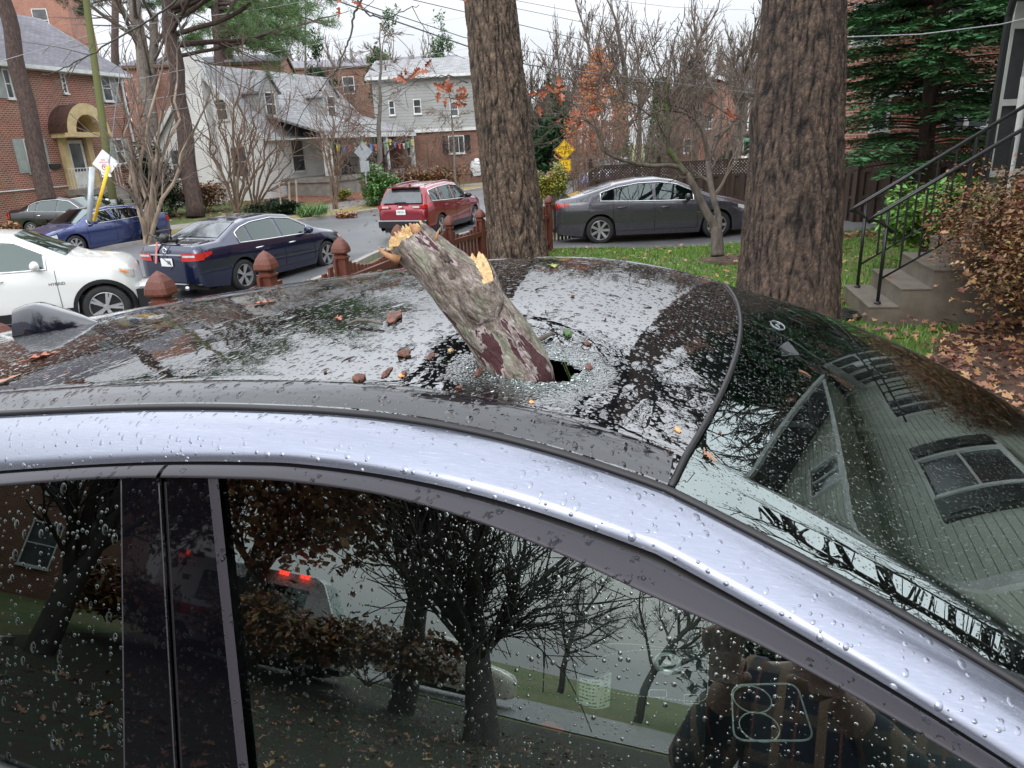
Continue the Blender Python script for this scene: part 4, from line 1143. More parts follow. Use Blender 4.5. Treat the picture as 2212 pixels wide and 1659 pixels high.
# dark grey sedan on the driveway
sp = spec(SED, spokes=7, dbl=False, mirbody=False, hmat='body', sill=.30)
sp['zt'] = [(-2.47,.78),(-2.42,.98),(-2.3,1.07),(-1.9,1.11),(-1.3,1.27),(-.9,1.38),(-.4,1.445),(.1,1.45),(.5,1.39),(1.25,1.06),(1.4,1.01),(1.9,.90),(2.25,.80),(2.40,.70),(2.48,.55)]
sp['L'] = 4.95
loc, rz = carpos((1296,527), -.56, rad(90), sp['xr'], -1, sp)
rz_ = rz; gs = make_vehicle('parked_car', loc, rz, sp, P_grey, 'dark grey metallic sedan on the driveway by the lattice fence')
for s_ in (-1, 1):
    sidepatch(sp, gs, 'tail_light', -2.42, -2.05, .86,.98,.93,.985, M_['red_lens'], s_); sidepatch(sp, gs, 'headlight', 1.95, 2.36, .72,.79,.58,.68, M_['clear_lens'], s_)
endpatch(sp, gs, 'number_plate', -.15, .15, .55, .68, M_['signwhite'])
# navy sedan with the bike rack
sp = spec(SED, spokes=5)
r = ray(530, 627); 
loc, rz = carpos((530,627), -.86, rad(25), sp['xr'], -1, sp)
nv = make_vehicle('parked_car', loc, rz, sp, P_navy, 'navy blue sedan seen from behind with bicycle rack on its boot')
for s_ in (-1, 1):
    endpatch(sp, nv, 'tail_light', s_*.42, s_*.84, .78, .94, M_['red_lens'], taper=.02)
    endpatch(sp, nv, 'reversing_lamp', s_*.46, s_*.74, .865, .905, M_['clear_lens'], off=.018)
    sidepatch(sp, nv, 'tail_light', -2.36, -2.08, .80,.94,.90,.955, M_['red_lens'], s_, off=.014)
    sidepatch(sp, nv, 'headlight', 1.95, 2.32, .70,.78,.58,.68, M_['clear_lens'], s_)
endpatch(sp, nv, 'boot_trim', -.44, .44, .895, .925, M_['chrome']); endpatch(sp, nv, 'bumper_trim', -.78, .78, .315, .345, M_['chrome'], n=16)
endpatch(sp, nv, 'bumper_insert', -.6, .6, .23, .30, M_['blackgl'], n=16)
pl_ = endpatch(sp, nv, 'number_plate', -.16, .16, .68, .84, M_['signwhite'], off=.02)
XR = Matrix(((0,0,-1,-2.478),(-1,0,0,0),(0,1,0,.76),(0,0,0,1)))
text('plate_text', '3B', .10, M_['black'], pl_, Matrix.Translation((0,-.07,0)) @ XR)
mb = MB(); mb.tube([(-2.5,-.45,.25),(-2.38,-.45,.25)], .04, 10); mb.tube([(-2.5,.45,.25),(-2.38,.45,.25)], .04, 10); mb.build('exhaust_tip', M_['chrome'], nv, smooth=True)
mb = MB(); mb.tube([(-2.462,.06*math.cos(t),1.0+.05*math.sin(t)) for t in np.linspace(0, 2*PI, 14)[:-1]], .008, 5, closed=True); mb.tube([(-2.465,-.03,1.03),(-2.465,-.025,.97)],.006,4); mb.tube([(-2.465,.03,1.03),(-2.465,.025,.97)],.006,4); mb.tube([(-2.465,-.03,1.0),(-2.465,.03,1.0)],.006,4); mb.build('boot_badge', M_['chrome'], nv)
Mn = Matrix.Translation(loc) @ Matrix.Rotation(rz, 4, 'Z')
bk = empty('bike_rack', Mn @ Vector((-2.2, .1, 1.1)), rz, 'folded black bicycle rack with red strap on the navy sedan boot', 'bike rack')
mb = MB()
for y in (-.22, .22): mb.tube([(-.18, y, -.12), (.0, y, .05), (.45, y*.8, .12)], .014, 6)
mb.tube([(-.05,-.26,.08),(-.05,.26,.08)], .045, 10); mb.tube([(-.1,-.15,.1),(-.14,-.25,.3),(-.02,.3,.24)], .018, 6); mb.tube([(-.1,.25,.12),(-.02,.55,.2)], .02, 6); mb.blob((-.08,.05,.12), .08,.14,.09, 10, 6, .4, 3)
mb.build('frame', M_['black'], bk, smooth=True)
mb = MB(); mb.bar((-.19,.15,.05), (-.30,.17,-.36), .05, .008, up=(1,0,0)); mb.build('red_strap', mat('faded_red_strap', (.5,.16,.12), .7), bk)
mb = MB(); mb.tube([(-.2,-.1,.02),(-.3,-.05,-.25),(-.26,-.25,-.42),(-.3,-.1,-.5)], .008, 5); mb.tube([(-.0,.3,.12),(.3,.1,.08),(.5,-.2,.12)], .008, 5); mb.build('strap', M_['black'], bk)
# older mid blue sedan facing left
sp = spec(SED, L=4.75, spokes=7, dbl=False, hmat='body', tumble=.42)
sp['zt'] = [(-2.37,.72),(-2.35,.95),(-2.2,1.02),(-1.75,1.04),(-1.15,1.32),(-.8,1.40),(-.1,1.425),(.45,1.37),(1.2,.99),(1.35,.95),(1.9,.85),(2.2,.76),(2.33,.66),(2.375,.5)]
sp['w'] = [(x*.97, y*.985) for x, y in sp['w']]
hb = rad(26+180); loc, rz = carpos((168,553), -1.0, hb, sp['xf'], 1, sp)
bl = make_vehicle('parked_car', loc, rz, sp, P_blue, 'older mid-blue sedan parked facing left across the street')
for s_ in (-1, 1):
    endpatch(sp, bl, 'headlight', s_*.42, s_*.72, .58, .72, M_['clear_lens'], rear=False, off=.02); sidepatch(sp, bl, 'headlight', 1.98, 2.2, .60,.74,.58,.70, M_['clear_lens'], s_, off=.014)
    sidepatch(sp, bl, 'indicator', 2.02, 2.2, .44,.49,.44,.49, M_['amber'], s_, off=.014); sidepatch(sp, bl, 'tail_light', -2.3, -2.12, .72,.9,.74,.9, M_['red_lens'], s_)
    sidepatch(sp, bl, 'rubbing_strip', -1.0, .95, .56,.60,.56,.60, P_blue, s_, off=.02)
endpatch(sp, bl, 'grille', -.38, .38, .55, .68, M_['blackgl'], rear=False, off=.02)
# black sedan behind it
sp = spec(SED, L=4.95, spokes=9, dbl=False)
sp['zt'] = [(a, z_*1.0) for a, z_ in SED['zt']]; sp['zt'][0] = (-2.47,.8); sp['zs'] = [(a, z_*1.02) for a, z_ in SED['zs']]
pq = drop(70, 486, 26.0); hdq = rad(106); fq = Vector((math.sin(hdq), math.cos(hdq), 0)); lq = Vector((-fq.y, fq.x, 0)); oq = pq-fq*sp['xr']+lq*.8; loc = (oq.x, oq.y, 0); rz = PI/2-hdq
bc = make_vehicle('parked_car', (loc[0], loc[1], gz(loc[0], loc[1])+.02), rz, sp, P_black, 'black sedan on the driveway in front of the brick house')
for s_ in (-1, 1):
    endpatch(sp, bc, 'tail_light', s_*.66, s_*.80, .70, 1.0, M_['red_lens']); sidepatch(sp, bc, 'tail_light', -2.4, -2.2, .72,.98,.78,.95, M_['red_lens'], s_, off=.014)
# red SUV
SUV = dict(L=4.65, xf=1.40, xr=-1.32, wr=.365, gc=.25, tumble=.36,
 zt=[(-2.325,.85),(-2.31,1.0),(-2.22,1.12),(-2.02,1.48),(-1.9,1.60),(-1.2,1.665),(-.3,1.685),(.3,1.62),(1.05,1.20),(1.2,1.13),(1.8,1.05),(2.15,.95),(2.28,.82),(2.325,.65)],
 zs=[(-2.325,.83),(-2.2,1.08),(-1.9,1.17),(-1.2,1.13),(0,1.08),(1.0,1.05),(1.7,.98),(2.1,.88),(2.28,.76),(2.325,.6)],
 w=[(-2.325,.72),(-2.30,.80),(-2.2,.86),(-1.8,.905),(-1.0,.92),(1.0,.92),(1.6,.90),(2.0,.83),(2.2,.72),(2.325,.55)],
 lo=[(-2.325,.45),(-2.2,.32),(-1.8,.27),(1.7,.27),(2.2,.25),(2.325,.35)],
 panes=[(-1.84,-1.25,0,.0),(-1.15,-.25,0,0),(-.17,.72,0,0)], ws=(1.05,.35), rw=(-2.2,-1.95), doors=(.86,-.2,-1.12), handles=(.0,-.98), mirror=.62, spokes=5, sill=.42, rail=.12)
sp = spec(SUV, hmat='body', mirbody=False)
loc, rz = carpos((953,512), -.95, rad(21), sp['xr'], -1, sp)
rd_ = make_vehicle('parked_car', loc, rz, sp, P_red, 'dark red SUV seen from behind on the street')
for s_ in (-1, 1):
    endpatch(sp, rd_, 'tail_light', s_*.40, s_*.86, 1.0, 1.10, M_['red_lens'], taper=.0, off=.02); endpatch(sp, rd_, 'reversing_lamp', s_*.42, s_*.62, 1.02, 1.08, M_['clear_lens'], off=.03)
    sidepatch(sp, rd_, 'tail_light', -2.22, -1.92, .98,1.12,1.06,1.12, M_['red_lens'], s_, off=.014)
    for (x0, x1) in ((-.95,1.0),(-2.15,-1.74),(1.85,2.1)): sidepatch(sp, rd_, 'lower_cladding', x0, x1, .28,.42,.28,.42, M_['blackgl'], s_, off=.012)
endpatch(sp, rd_, 'rear_bumper', -.84, .84, .42, .62, M_['blackgl'], n=16, off=.04); endpatch(sp, rd_, 'bumper_trim', -.80, .80, .62, .655, M_['chrome'], n=16, off=.05)
pr = endpatch(sp, rd_, 'number_plate', -.16, .16, .82, .97, M_['signwhite'], off=.03)
text('plate_text', '298 MZL', .085, M_['signgreen'], pr, Matrix(((0,0,-1,-2.362),(-1,0,0,0),(0,1,0,.895),(0,0,0,1))), sx_=.8)
bw_ = MB(); b_ = bw_.tube([(-2.35,-.06,1.05),(-2.35,.06,1.05)], .02, 6); bw_.build('tailgate_badge', M_['chrome'], rd_)
mb = MB(); rows = []
for z, x, yy in ((1.16,-2.245,.70),(1.3,-2.165,.67),(1.47,-2.06,.62)): rows.append([(x-.02, q*yy, z) for q in np.linspace(-1,1,9)])
mb.grid(rows); mb.build('rear_screen', M_['dkglass'], rd_, smooth=True)
mb = MB(); mb.bar((-2.30,-.18,1.19), (-2.30,.22,1.17), .02, .03); mb.build('rear_wiper', M_['black'], rd_)
mb = MB()
for y in (-.55, .55): mb.tube([(x, y, interp(sp['zt'], x)+.035) for x in np.linspace(-1.7, .2, 10)], .018, 5)
mb.blob((-1.6,0,1.67), .08,.03,.05, 10, 6); mb.build('roof_rack_rail', P_red, rd_, smooth=True)
mb = MB(); mb.box(-2.12,-.5,1.60,-1.9,.5,1.635); mb.build('spoiler', P_red, rd_)
# white SUV beyond it, facing left
sp = spec(SUV, hmat='body', L=4.6, priv=True); f0 = at(962,405,47)
ws_ = make_vehicle('parked_car', (f0.x+.6, f0.y, gz(f0.x, f0.y)+.1), rad(90+60+10), sp, P_white2, 'white SUV half hidden behind the dark red SUV')
for s_ in (-1, 1): sidepatch(sp, ws_, 'headlight', 1.9, 2.2, .78,.9,.72,.84, M_['clear_lens'], s_)
# big white hybrid SUV close on the left
HSU = spec(SUV, L=4.89, xf=1.5, xr=-1.29, wr=.375, hmat='body', chrome=True, spokes=5)
HSU['zt'] = [(-2.44,.9),(-2.4,1.1),(-2.2,1.5),(-2.0,1.66),(-1.2,1.72),(-.2,1.73),(.35,1.66),(1.08,1.26),(1.25,1.19),(1.8,1.12),(2.15,1.05),(2.33,.95),(2.41,.80),(2.445,.62)]
HSU['zs'] = [(-2.44,.85),(-2.2,1.15),(-1.2,1.13),(0,1.10),(1.0,1.08),(1.7,1.03),(2.1,.95),(2.33,.86),(2.445,.58)]
def _sq(T): return [((1.75+(x-1.75)*.40) if x > 1.75 else x, z) for x, z in T]
HSU['w'] = [(-2.44,.75),(-2.3,.88),(-1.8,.95),(1.0,.955),(1.7,.94),(2.1,.88),(2.32,.76),(2.42,.62),(2.445,.5)]
HSU['zt'] = _sq(HSU['zt']); HSU['zs'] = _sq(HSU['zs']); HSU['w'] = _sq(HSU['w']); HSU['lo'] = _sq(HSU['lo'])
sp = HSU
hd = rad(68); Pw = at(232, 662, 12.4); f = Vector((math.sin(hd), math.cos(hd), 0)); l = Vector((-f.y, f.x, 0))
o = Pw - f*sp['xf'] + l*.84; zz_ = Pw.z-.375
wt = make_vehicle('parked_car', (o.x, o.y, zz_), PI/2-hd, sp, P_white, 'large white hybrid SUV entering at the left edge')
for s_ in (-1, 1):
    # black wheel arch cladding
    for xa in (sp['xf'], sp['xr']):
        mb = MB(); rows = []
        for a in np.linspace(-.35, PI+.35, 26):
            rows.append([(xa+q*math.cos(a), s_*(sidey(sp, xa+q*math.cos(a), sp['wr']+q*math.sin(a))+.014), sp['wr']+q*math.sin(a)) for q in (.425, .455, .49)])
        mb.grid(rows); mb.build('wheel_arch_cladding', M_['blackgl'], wt, smooth=True)
    sidepatch(sp, wt, 'headlight', 1.80, 2.01, .95,1.02,.80,.93, M_['clear_lens'], s_, off=.012); sidepatch(sp, wt, 'indicator', 1.82, 1.94, .955,.985,.90,.945, M_['amber'], s_, off=.018)
    sidepatch(sp, wt, 'lower_cladding', -.8, 1.02, .28,.44,.28,.44, M_['blackgl'], s_, off=.012)
    sidepatch(sp, wt, 'lower_cladding', 1.93, 2.0, .28,.44,.28,.44, M_['blackgl'], s_, off=.012)
yb = sidey(sp, 1.0, .9)
text('hybrid_badge', 'HYBRID', .07, M_['blackgl'], wt, Matrix(((1,0,0,.86),(0,0,-1,-yb-.008),(0,1,0,.86),(0,0,0,1))))
# far cars
sp = spec(SED, hmat='body'); p = drop(1315, 375, 33)
make_vehicle('parked_car', (p.x, p.y, p.z+.1), rad(-115), sp, P_blue, 'pale blue sedan glimpsed behind the lattice fence')
# pale pickup truck beyond the fence at the right
PU = dict(SUV); PU = spec(SUV, L=5.2, xf=1.6, xr=-1.5, panes=[(-.45,.05,0,0),(.12,.80,0,0)], doors=(.95,.08,-.5), handles=(.2,), mirror=.7, ws=(1.15,.55), rw=(-.62,-.50), chrome=False, hmat='body')
PU['zt'] = [(-2.6,.85),(-2.58,1.12),(-.62,1.12),(-.56,1.60),(-.3,1.72),(.4,1.72),(1.15,1.22),(1.3,1.15),(2.2,1.05),(2.5,.9),(2.6,.6)]
PU['zs'] = [(-2.6,.82),(-2.5,1.08),(1.2,1.08),(2.2,.98),(2.5,.84),(2.6,.55)]
PU['w'] = [(-2.6,.85),(-2.5,.92),(1.6,.93),(2.3,.85),(2.5,.72),(2.6,.55)]
PU['lo'] = [(-2.6,.45),(-2.2,.3),(2.2,.3),(2.6,.4)]
p = at(1588, 346, 52); pk = make_vehicle('pickup_truck', (p.x+1.6, p.y, p.z-.95), rad(180+8), PU, P_beige, 'pale pickup truck on the far street beyond the lattice fence', 'pickup truck')
sp = spec(SUV, priv=True, hmat='body'); p = at(1680, 348, 50); make_vehicle('parked_car', (p.x+.3, p.y-.6, p.z-1.1), rad(170), sp, P_white2, 'white car at the far right of the pickup truck')
# ================================================================== GROUND, ROAD
def sheet(name, xs, ys, off, mt, mask=None, kind='structure'):
    mb = MB(); idx = {}
    H = [[(x, y, gz(x, y)+off) for y in ys] for x in xs]
    mb.grid(H, mask and (lambda i, j: not mask((xs[i]+xs[i+1])/2, (ys[j]+ys[j+1])/2)))
    o = mb.build(name, mt, smooth=True); o['kind'] = kind; return o
k = NT('lawn_ground'); b = k.bsdf((.06,.11,.03), .9)
g1 = k.ramp(k.noise(3.5, 8), [(.35,(.055,.10,.022)),(.55,(.085,.135,.035)),(.68,(.15,.12,.06))])
g2 = k.ramp(k.noise(.25, 3), [(.42,(0,0,0)),(.6,(1,1,1))])
k.l(k.mix(k.math('MULTIPLY', g2, .55), g1, (.17,.13,.065)), b.inputs['Base Color']); k.l(k.bump(k.noise(60, 5), .8, .03), b.inputs['Normal'])
def gaxis(a, b_, near0, near1, s0, s1):
    out_ = []; x = a
    while x < b_:
        out_.append(x); x += s0 if near0 <= x <= near1 else s1
    return out_+[b_]
sheet('ground', gaxis(-90, 90, -20, 16, .8, 4), gaxis(-60, 160, -6, 45, .8, 4), 0, k.m)
def strip(name, left, right, off, mt, n=60, m_=10, kind='structure'):
    rows = []
    for i in range(n+1):
        t = i/n*(len(left)-1); a = [smooth_interp([(q, p[d]) for q, p in enumerate(left)], t) for d in (0,1)]; c_ = [smooth_interp([(q, p[d]) for q, p in enumerate(right)], t) for d in (0,1)]
        rows.append([(lerp(a[0],c_[0],s_), lerp(a[1],c_[1],s_), gz(lerp(a[0],c_[0],s_), lerp(a[1],c_[1],s_))+off) for s_ in [j/m_ for j in range(m_+1)]])
    mb = MB(); mb.grid(rows); o = mb.build(name, mt, smooth=True)
    if kind: o['kind'] = kind
    return o, rows
far = [(-30,8),(-21,16),(-13.2,24.5),(-8.9,28.6),(-5.4,33.2),(-1.0,40.5),(4.5,47),(14,54)]
near = [(-16,-4),(-9,5),(-4.6,13.0),(-3.2,18.5),(-1.1,23.6),(2.6,30),(8.5,38),(18,46)]
strip('road', near, far, .03, M_['asph'], 90, 16)
def kerb(name, pts, side):
    a = [(p[0], p[1]) for p in pts]; n = []
    for i in range(len(a)):
        d = Vector(a[min(i+1,len(a)-1)])-Vector(a[max(i-1,0)]); d.normalize(); n.append((a[i][0]-d.y*side*.18, a[i][1]+d.x*side*.18))
    rows = []
    N = 90
    for i in range(N+1):
        t = i/N*(len(a)-1); P_ = [smooth_interp([(q, p[d]) for q, p in enumerate(a)], t) for d in (0,1)]; Q_ = [smooth_interp([(q, p[d]) for q, p in enumerate(n)], t) for d in (0,1)]
        z = gz(*P_); rows.append([(P_[0], P_[1], z), (P_[0], P_[1], z+.14), (Q_[0], Q_[1], z+.15), (Q_[0], Q_[1], z)])
    mb = MB(); mb.grid(rows); o = mb.build(name, M_['conc'], smooth=False); o['kind'] = 'structure'
kerb('kerb', far, 1); kerb('kerb', near, -1)
strip('verge', [(x-.18, y+.16) for x, y in far], [(x-1.6, y+1.5) for x, y in far], .05, mat('dormant_yellow_grass', (.30,.21,.085), .9, (.16,.17,.06), 1.2, .8, 50), 60, 6)
far2 = [(x-1.6, y+1.5) for x, y in far]; far3 = [(x-2.7, y+2.5) for x, y in far]
strip('pavement', far2, far3, .035, M_['conc'], 60, 4)
strip('driveway', [(-1.6,20.8),(1.2,19.2),(5,18.8),(11,18.6)], [(-2.6,16.7),(1.2,16.0),(5,15.85),(11,15.7)], .012, M_['asph2'], 40, 8)
strip('far_street', [(10,52),(24,55),(50,60)], [(8,64),(24,68),(50,72)], .03, M_['asph2'], 20, 6)
strip('home_driveway', [(-6,-1.9),(-2,-2.4),(2,-3.4),(6,-5)], [(-3.0,2.9),(-.6,2.55),(2.4,1.6),(4.5,.8)], .012, M_['asph2'], 20, 6)
# leaf litter bed beside the steps and mulch ring, far bed
def bed(name, pts, off, mt, kind='structure', n=14):
    c_ = Vector((sum(p[0] for p in pts)/len(pts), sum(p[1] for p in pts)/len(pts))); N = len(pts)*6; ring = []
    for i in range(N):
        t = i/6; a = Vector(pts[int(t) % len(pts)]); b_ = Vector(pts[(int(t)+1) % len(pts)]); p = a.lerp(b_, t-int(t)); j = 1+.05*noise.noise(Vector((p.x*2, p.y*2, 0))); ring.append(c_+(p-c_)*j)
    rows = [[(lerp(c_.x,p.x,f), lerp(c_.y,p.y,f), gz(lerp(c_.x,p.x,f), lerp(c_.y,p.y,f))+off*(1 if f < 1 else .2)) for f in (0,.25,.5,.75,.93,1)] for p in ring+[ring[0]]]
    mb = MB(); mb.grid(rows); o = mb.build(name, mt, smooth=True); o['kind'] = kind; return o
bed('mulch_bed', [(3.0,5.0),(3.9,6.3),(5.2,7.2),(6.3,8.6),(8.3,8.4),(8.2,5),(6.2,3.4),(3.6,3.6)], .03, M_['mulch'])
bed('mulch_ring', [(3.35,12.6),(3.5,12.0),(4.1,11.9),(4.3,12.5),(4.0,13.0)], .03, M_['mulch'])
bed('leaf_bed', [(-13,36.5),(-9.5,36),(-6.5,36.5),(-5,38.5),(-7,40),(-12,38.6)], .05, mat('red_brown_leaf_mulch', (.15,.06,.035), .9, (.24,.11,.07), 5, .8, 20))
bed('fence_bed', [(5.5,15.4),(10,13.8),(12.5,13.6),(12,14.8),(9,15.2),(6,16)], .03, M_['mulch'])
# ---- grass blades on the lawn in front of the driveway
k = NT('grass_blades'); b = k.bsdf((.08,.17,.03), .45, spec=.25); g = k.n('ShaderNodeNewGeometry')
k.l(k.ramp(g.outputs['Random Per Island'], [(0,(.07,.16,.025)),(.55,(.135,.26,.05)),(.93,(.24,.35,.08)),(1,(.36,.30,.14))]), b.inputs['Base Color']); M_['grass'] = k.m
rr = random.Random(21); mb = MB()
def inlawn(x, y):
    if x < -.3 or x > 9: return False
    if y > 15.9 and y < 19.3 and x < 9: return False
    if y > 19.3: return False
    if inpoly(x, y, [(3.0,5.0),(3.9,6.3),(5.2,7.2),(6.3,8.6),(8.3,8.4),(8.2,5),(6.2,3.4),(3.6,3.6)]): return rr.random() < .04
    if inpoly(x, y, [(3.35,12.6),(3.5,12.0),(4.1,11.9),(4.3,12.5),(4.0,13.0)]): return False
    return True
cnt = 0
while cnt < 85000:
    y = 3.2+15.5*rr.random()**1.0; x = rr.uniform(-.3, 1)*0 + rr.uniform(max(.2, .02*y), min(9, .72*y+.6))
    if not inlawn(x, y): continue
    z = gz(x, y) if cnt % 7 == 0 else z0_; z0_ = z if cnt % 7 == 0 else z0_
    if cnt % 7 == 0: cx_, cy_ = x, y
    else: x, y = cx_+rr.uniform(-.11,.11), cy_+rr.uniform(-.11,.11)
    h_ = rr.uniform(.03,.075); a = rr.uniform(0, 2*PI); w_ = rr.uniform(.003,.006)*(1+y/12); lx, ly = rr.uniform(-.04,.04), rr.uniform(-.04,.04)
    mb.quad((x-w_*math.cos(a), y-w_*math.sin(a), z-.01), (x+w_*math.cos(a), y+w_*math.sin(a), z-.01), (x+lx, y+ly, z+h_)); cnt += 1
o = tag(mb.build('grass', M_['grass']), 'short green lawn grass between the driveway and the steps', 'grass', kind='stuff')
# ---- fallen leaves
def litter(name, n, fn, smin, smax, mt, label, seed):
    rr = random.Random(seed); mb = MB()
    for i in range(n):
        x, y = fn(rr); z = gz(x, y)+rr.uniform(.01,.05)+(.04 if name == 'lawn_leaves' else 0)
        M = Matrix.Translation((x, y, z)) @ Matrix.Rotation(rr.uniform(0, 2*PI), 4, 'Z') @ Matrix.Rotation(rr.uniform(-.55,.55), 4, 'X') @ Matrix.Rotation(rr.uniform(-.4,.4), 4, 'Y')
        addleaf(mb, M, rr.uniform(smin, smax), i, .6)
    return tag(mb.build(name, mt), label, 'leaves', kind='stuff')
def fbed(rr):
    while True:
        x, y = rr.uniform(2.6, 7.5), rr.uniform(3.4, 8.4)
        if inpoly(x, y, [(2.9,4.9),(3.8,6.2),(5.1,7.1),(6.3,8.6),(8.3,8.4),(8.2,5),(6.2,3.3),(3.4,3.4)]): return x, y
litter('leaf_litter', 4000, fbed, .06, .13, M_['litter'], 'brown and russet oak leaves lying thick on the bed beside the steps', 31)
def flawn(rr):
    y = rr.uniform(3.6, 15.5); return rr.uniform(.05*y, .66*y+.4), y
litter('lawn_leaves', 800, flawn, .07, .13, M_['litter'], 'scattered brown leaves on the green lawn', 32)
def ffence(rr):
    t = rr.random(); return lerp(6.0, 12, t)+rr.uniform(-.2,.2), lerp(15.3, 13.9, t)+rr.uniform(-.45,.35)
litter('fence_leaves', 900, ffence, .08, .14, M_['litter'], 'reddish leaves gathered along the foot of the dark board fence', 33)
def fstep(rr):
    return rr.uniform(3.0, 4.4), rr.uniform(6.4, 8.6)
litter('step_leaves', 160, fstep, .07, .13, M_['litter'], 'brown leaves on the grass round the foot of the steps', 34)
def ffar(rr):
    return rr.uniform(-16, -4), rr.uniform(30.5, 38.5)
litter('far_leaves', 700, ffar, .10, .22, M_['litter'], 'dead leaves on the yellowed grass in front of the white house', 35)
def froad(rr):
    return rr.uniform(-6.5, -1.5), rr.uniform(15, 30)
litter('road_debris', 60, froad, .08, .2, M_['bark_grey'], 'small dark leaf and twig debris on the wet road', 36)

# ================================================================== RED-BROWN PICKET FENCE WITH ACORN POST CAPS
fposts = [(-12,700,3.35),(340,590,4.62),(570,545,5.87),(733,515,7.11),(858,487,9.3),(968,467,11.6),(1036,452,12.6),(1185,423,15.2)]
fen = empty('picket_fence', (0,0,0), 0, 'red-brown wooden picket fence with scooped tops and pointed post caps behind the car', 'fence')
tops = []
for (x, y, Z) in fposts:
    p = at(x, y, Z); tops.append(p)
def acorn(T_):
    # square pyramid-like pointed cap with an ogee side
    mb = MB(); prof = [(.050,-.20),(.068,-.195),(.070,-.18),(.054,-.175),(.044,-.165),(.046,-.155),(.076,-.140),(.081,-.128),(.076,-.092),(.060,-.050),(.034,-.012),(.005,.014),(0,.016)]
    rows = []
    for r_, z in prof:
        q = r_; ch = q*.22
        ring = [(q,-q+ch),(q,q-ch),(q-ch,q),(-q+ch,q),(-q,q-ch),(-q,-q+ch),(-q+ch,-q),(q-ch,-q),(q,-q+ch)]
        rows.append([tuple(T_ @ Vector((a, b_, z))) for a, b_ in ring])
    mb.grid(rows); return mb
for i, p in enumerate(tops):
    d = (tops[min(i+1,len(tops)-1)]-tops[max(i-1,0)]); a = math.atan2(d.y, d.x)
    g0 = gz(p.x, p.y); T_ = Matrix.Translation(p) @ Matrix.Rotation(a, 4, 'Z')
    mb = MB(); mb.box(-.052,-.052,g0-p.z-.2,.052,.052,-.165, T_); po = mb.build('post', M_['fence'], fen)
    acorn(T_).build('post_cap', M_['fence'], po)
M_['fence_edge'] = mat('fence_picket_edge', (.20,.075,.045), .6, (.14,.05,.03), 6)
for i in range(len(tops)-1):
    a, b_ = tops[i], tops[i+1]
    d = b_-a; Lh = math.hypot(d.x, d.y); n = max(4, int(Lh/.125)); dx = Vector((d.x, d.y, 0)).normalized(); nn = Vector((-dx.y, dx.x, 0))
    pan = MB(); 
    ang = math.atan2(dx.y, dx.x)
    for q in range(n):
        t = (q+.5)/n; p = a.lerp(b_, t); sag = (2*t-1)**2
        top_z = p.z-.36+.20*sag; g0 = gz(p.x, p.y)
        M = Matrix.Translation((p.x, p.y, 0)) @ Matrix.Rotation(ang, 4, 'Z')
        pan.box(-.038,.02,g0+.05,.038,.045, top_z, M)
    for fz in (.44, 1.0):
        aa = Vector((a.x, a.y, a.z-fz*.98)); bb = Vector((b_.x, b_.y, b_.z-fz*.98)); off = nn*0
        pan.bar(aa-nn*.01, bb-nn*.01, .045, .085)
    pan.build('picket_panel', M_['fence'], fen)
# dark picket fence behind and the tall board fence with lattice
dk = empty('dark_picket_fence', (0,0,0), 0, 'low dark weathered picket fence between the red-brown fence and the grey sedan', 'fence')
mb = MB()
for q in range(24):
    t = q/23; P_ = Vector((lerp(.45, 2.9, t), lerp(16.0, 20.6, t), 0)); g0 = gz(P_.x, P_.y); M = Matrix.Translation((P_.x, P_.y, g0)) @ Matrix.Rotation(rad(60), 4, 'Z')
    mb.box(-.045,-.012,.05,.045,.012,1.05, M); mb.quad(*[M @ Vector(v) for v in ((-.045,0,1.05),(.045,0,1.05),(0,0,1.12))])
mb.build('pickets', mat('weathered_dark_wood', (.075,.048,.03), .85, (.12,.08,.05), 6), dk)
mb = MB()
for z in (.3,.85): mb.bar((.45,16.0,gz(.45,16)+z), (2.9,20.6,gz(2.9,20.6)+z), .04, .08)
mb.build('rail', M_['dkwood'], dk)
lf = empty('lattice_fence', (0,0,0), 0, 'tall dark brown board fence topped with diamond lattice behind the grey sedan', 'fence')
LFp = [(2.55,21.4,1.05),(4.4,20.9,1.07),(6.2,20.2,1.10),(8.0,19.2,1.13),(8.3,17.2,1.20),(8.95,16.4,1.32),(10.3,15.6,1.42),(11.6,15.0,1.46)]
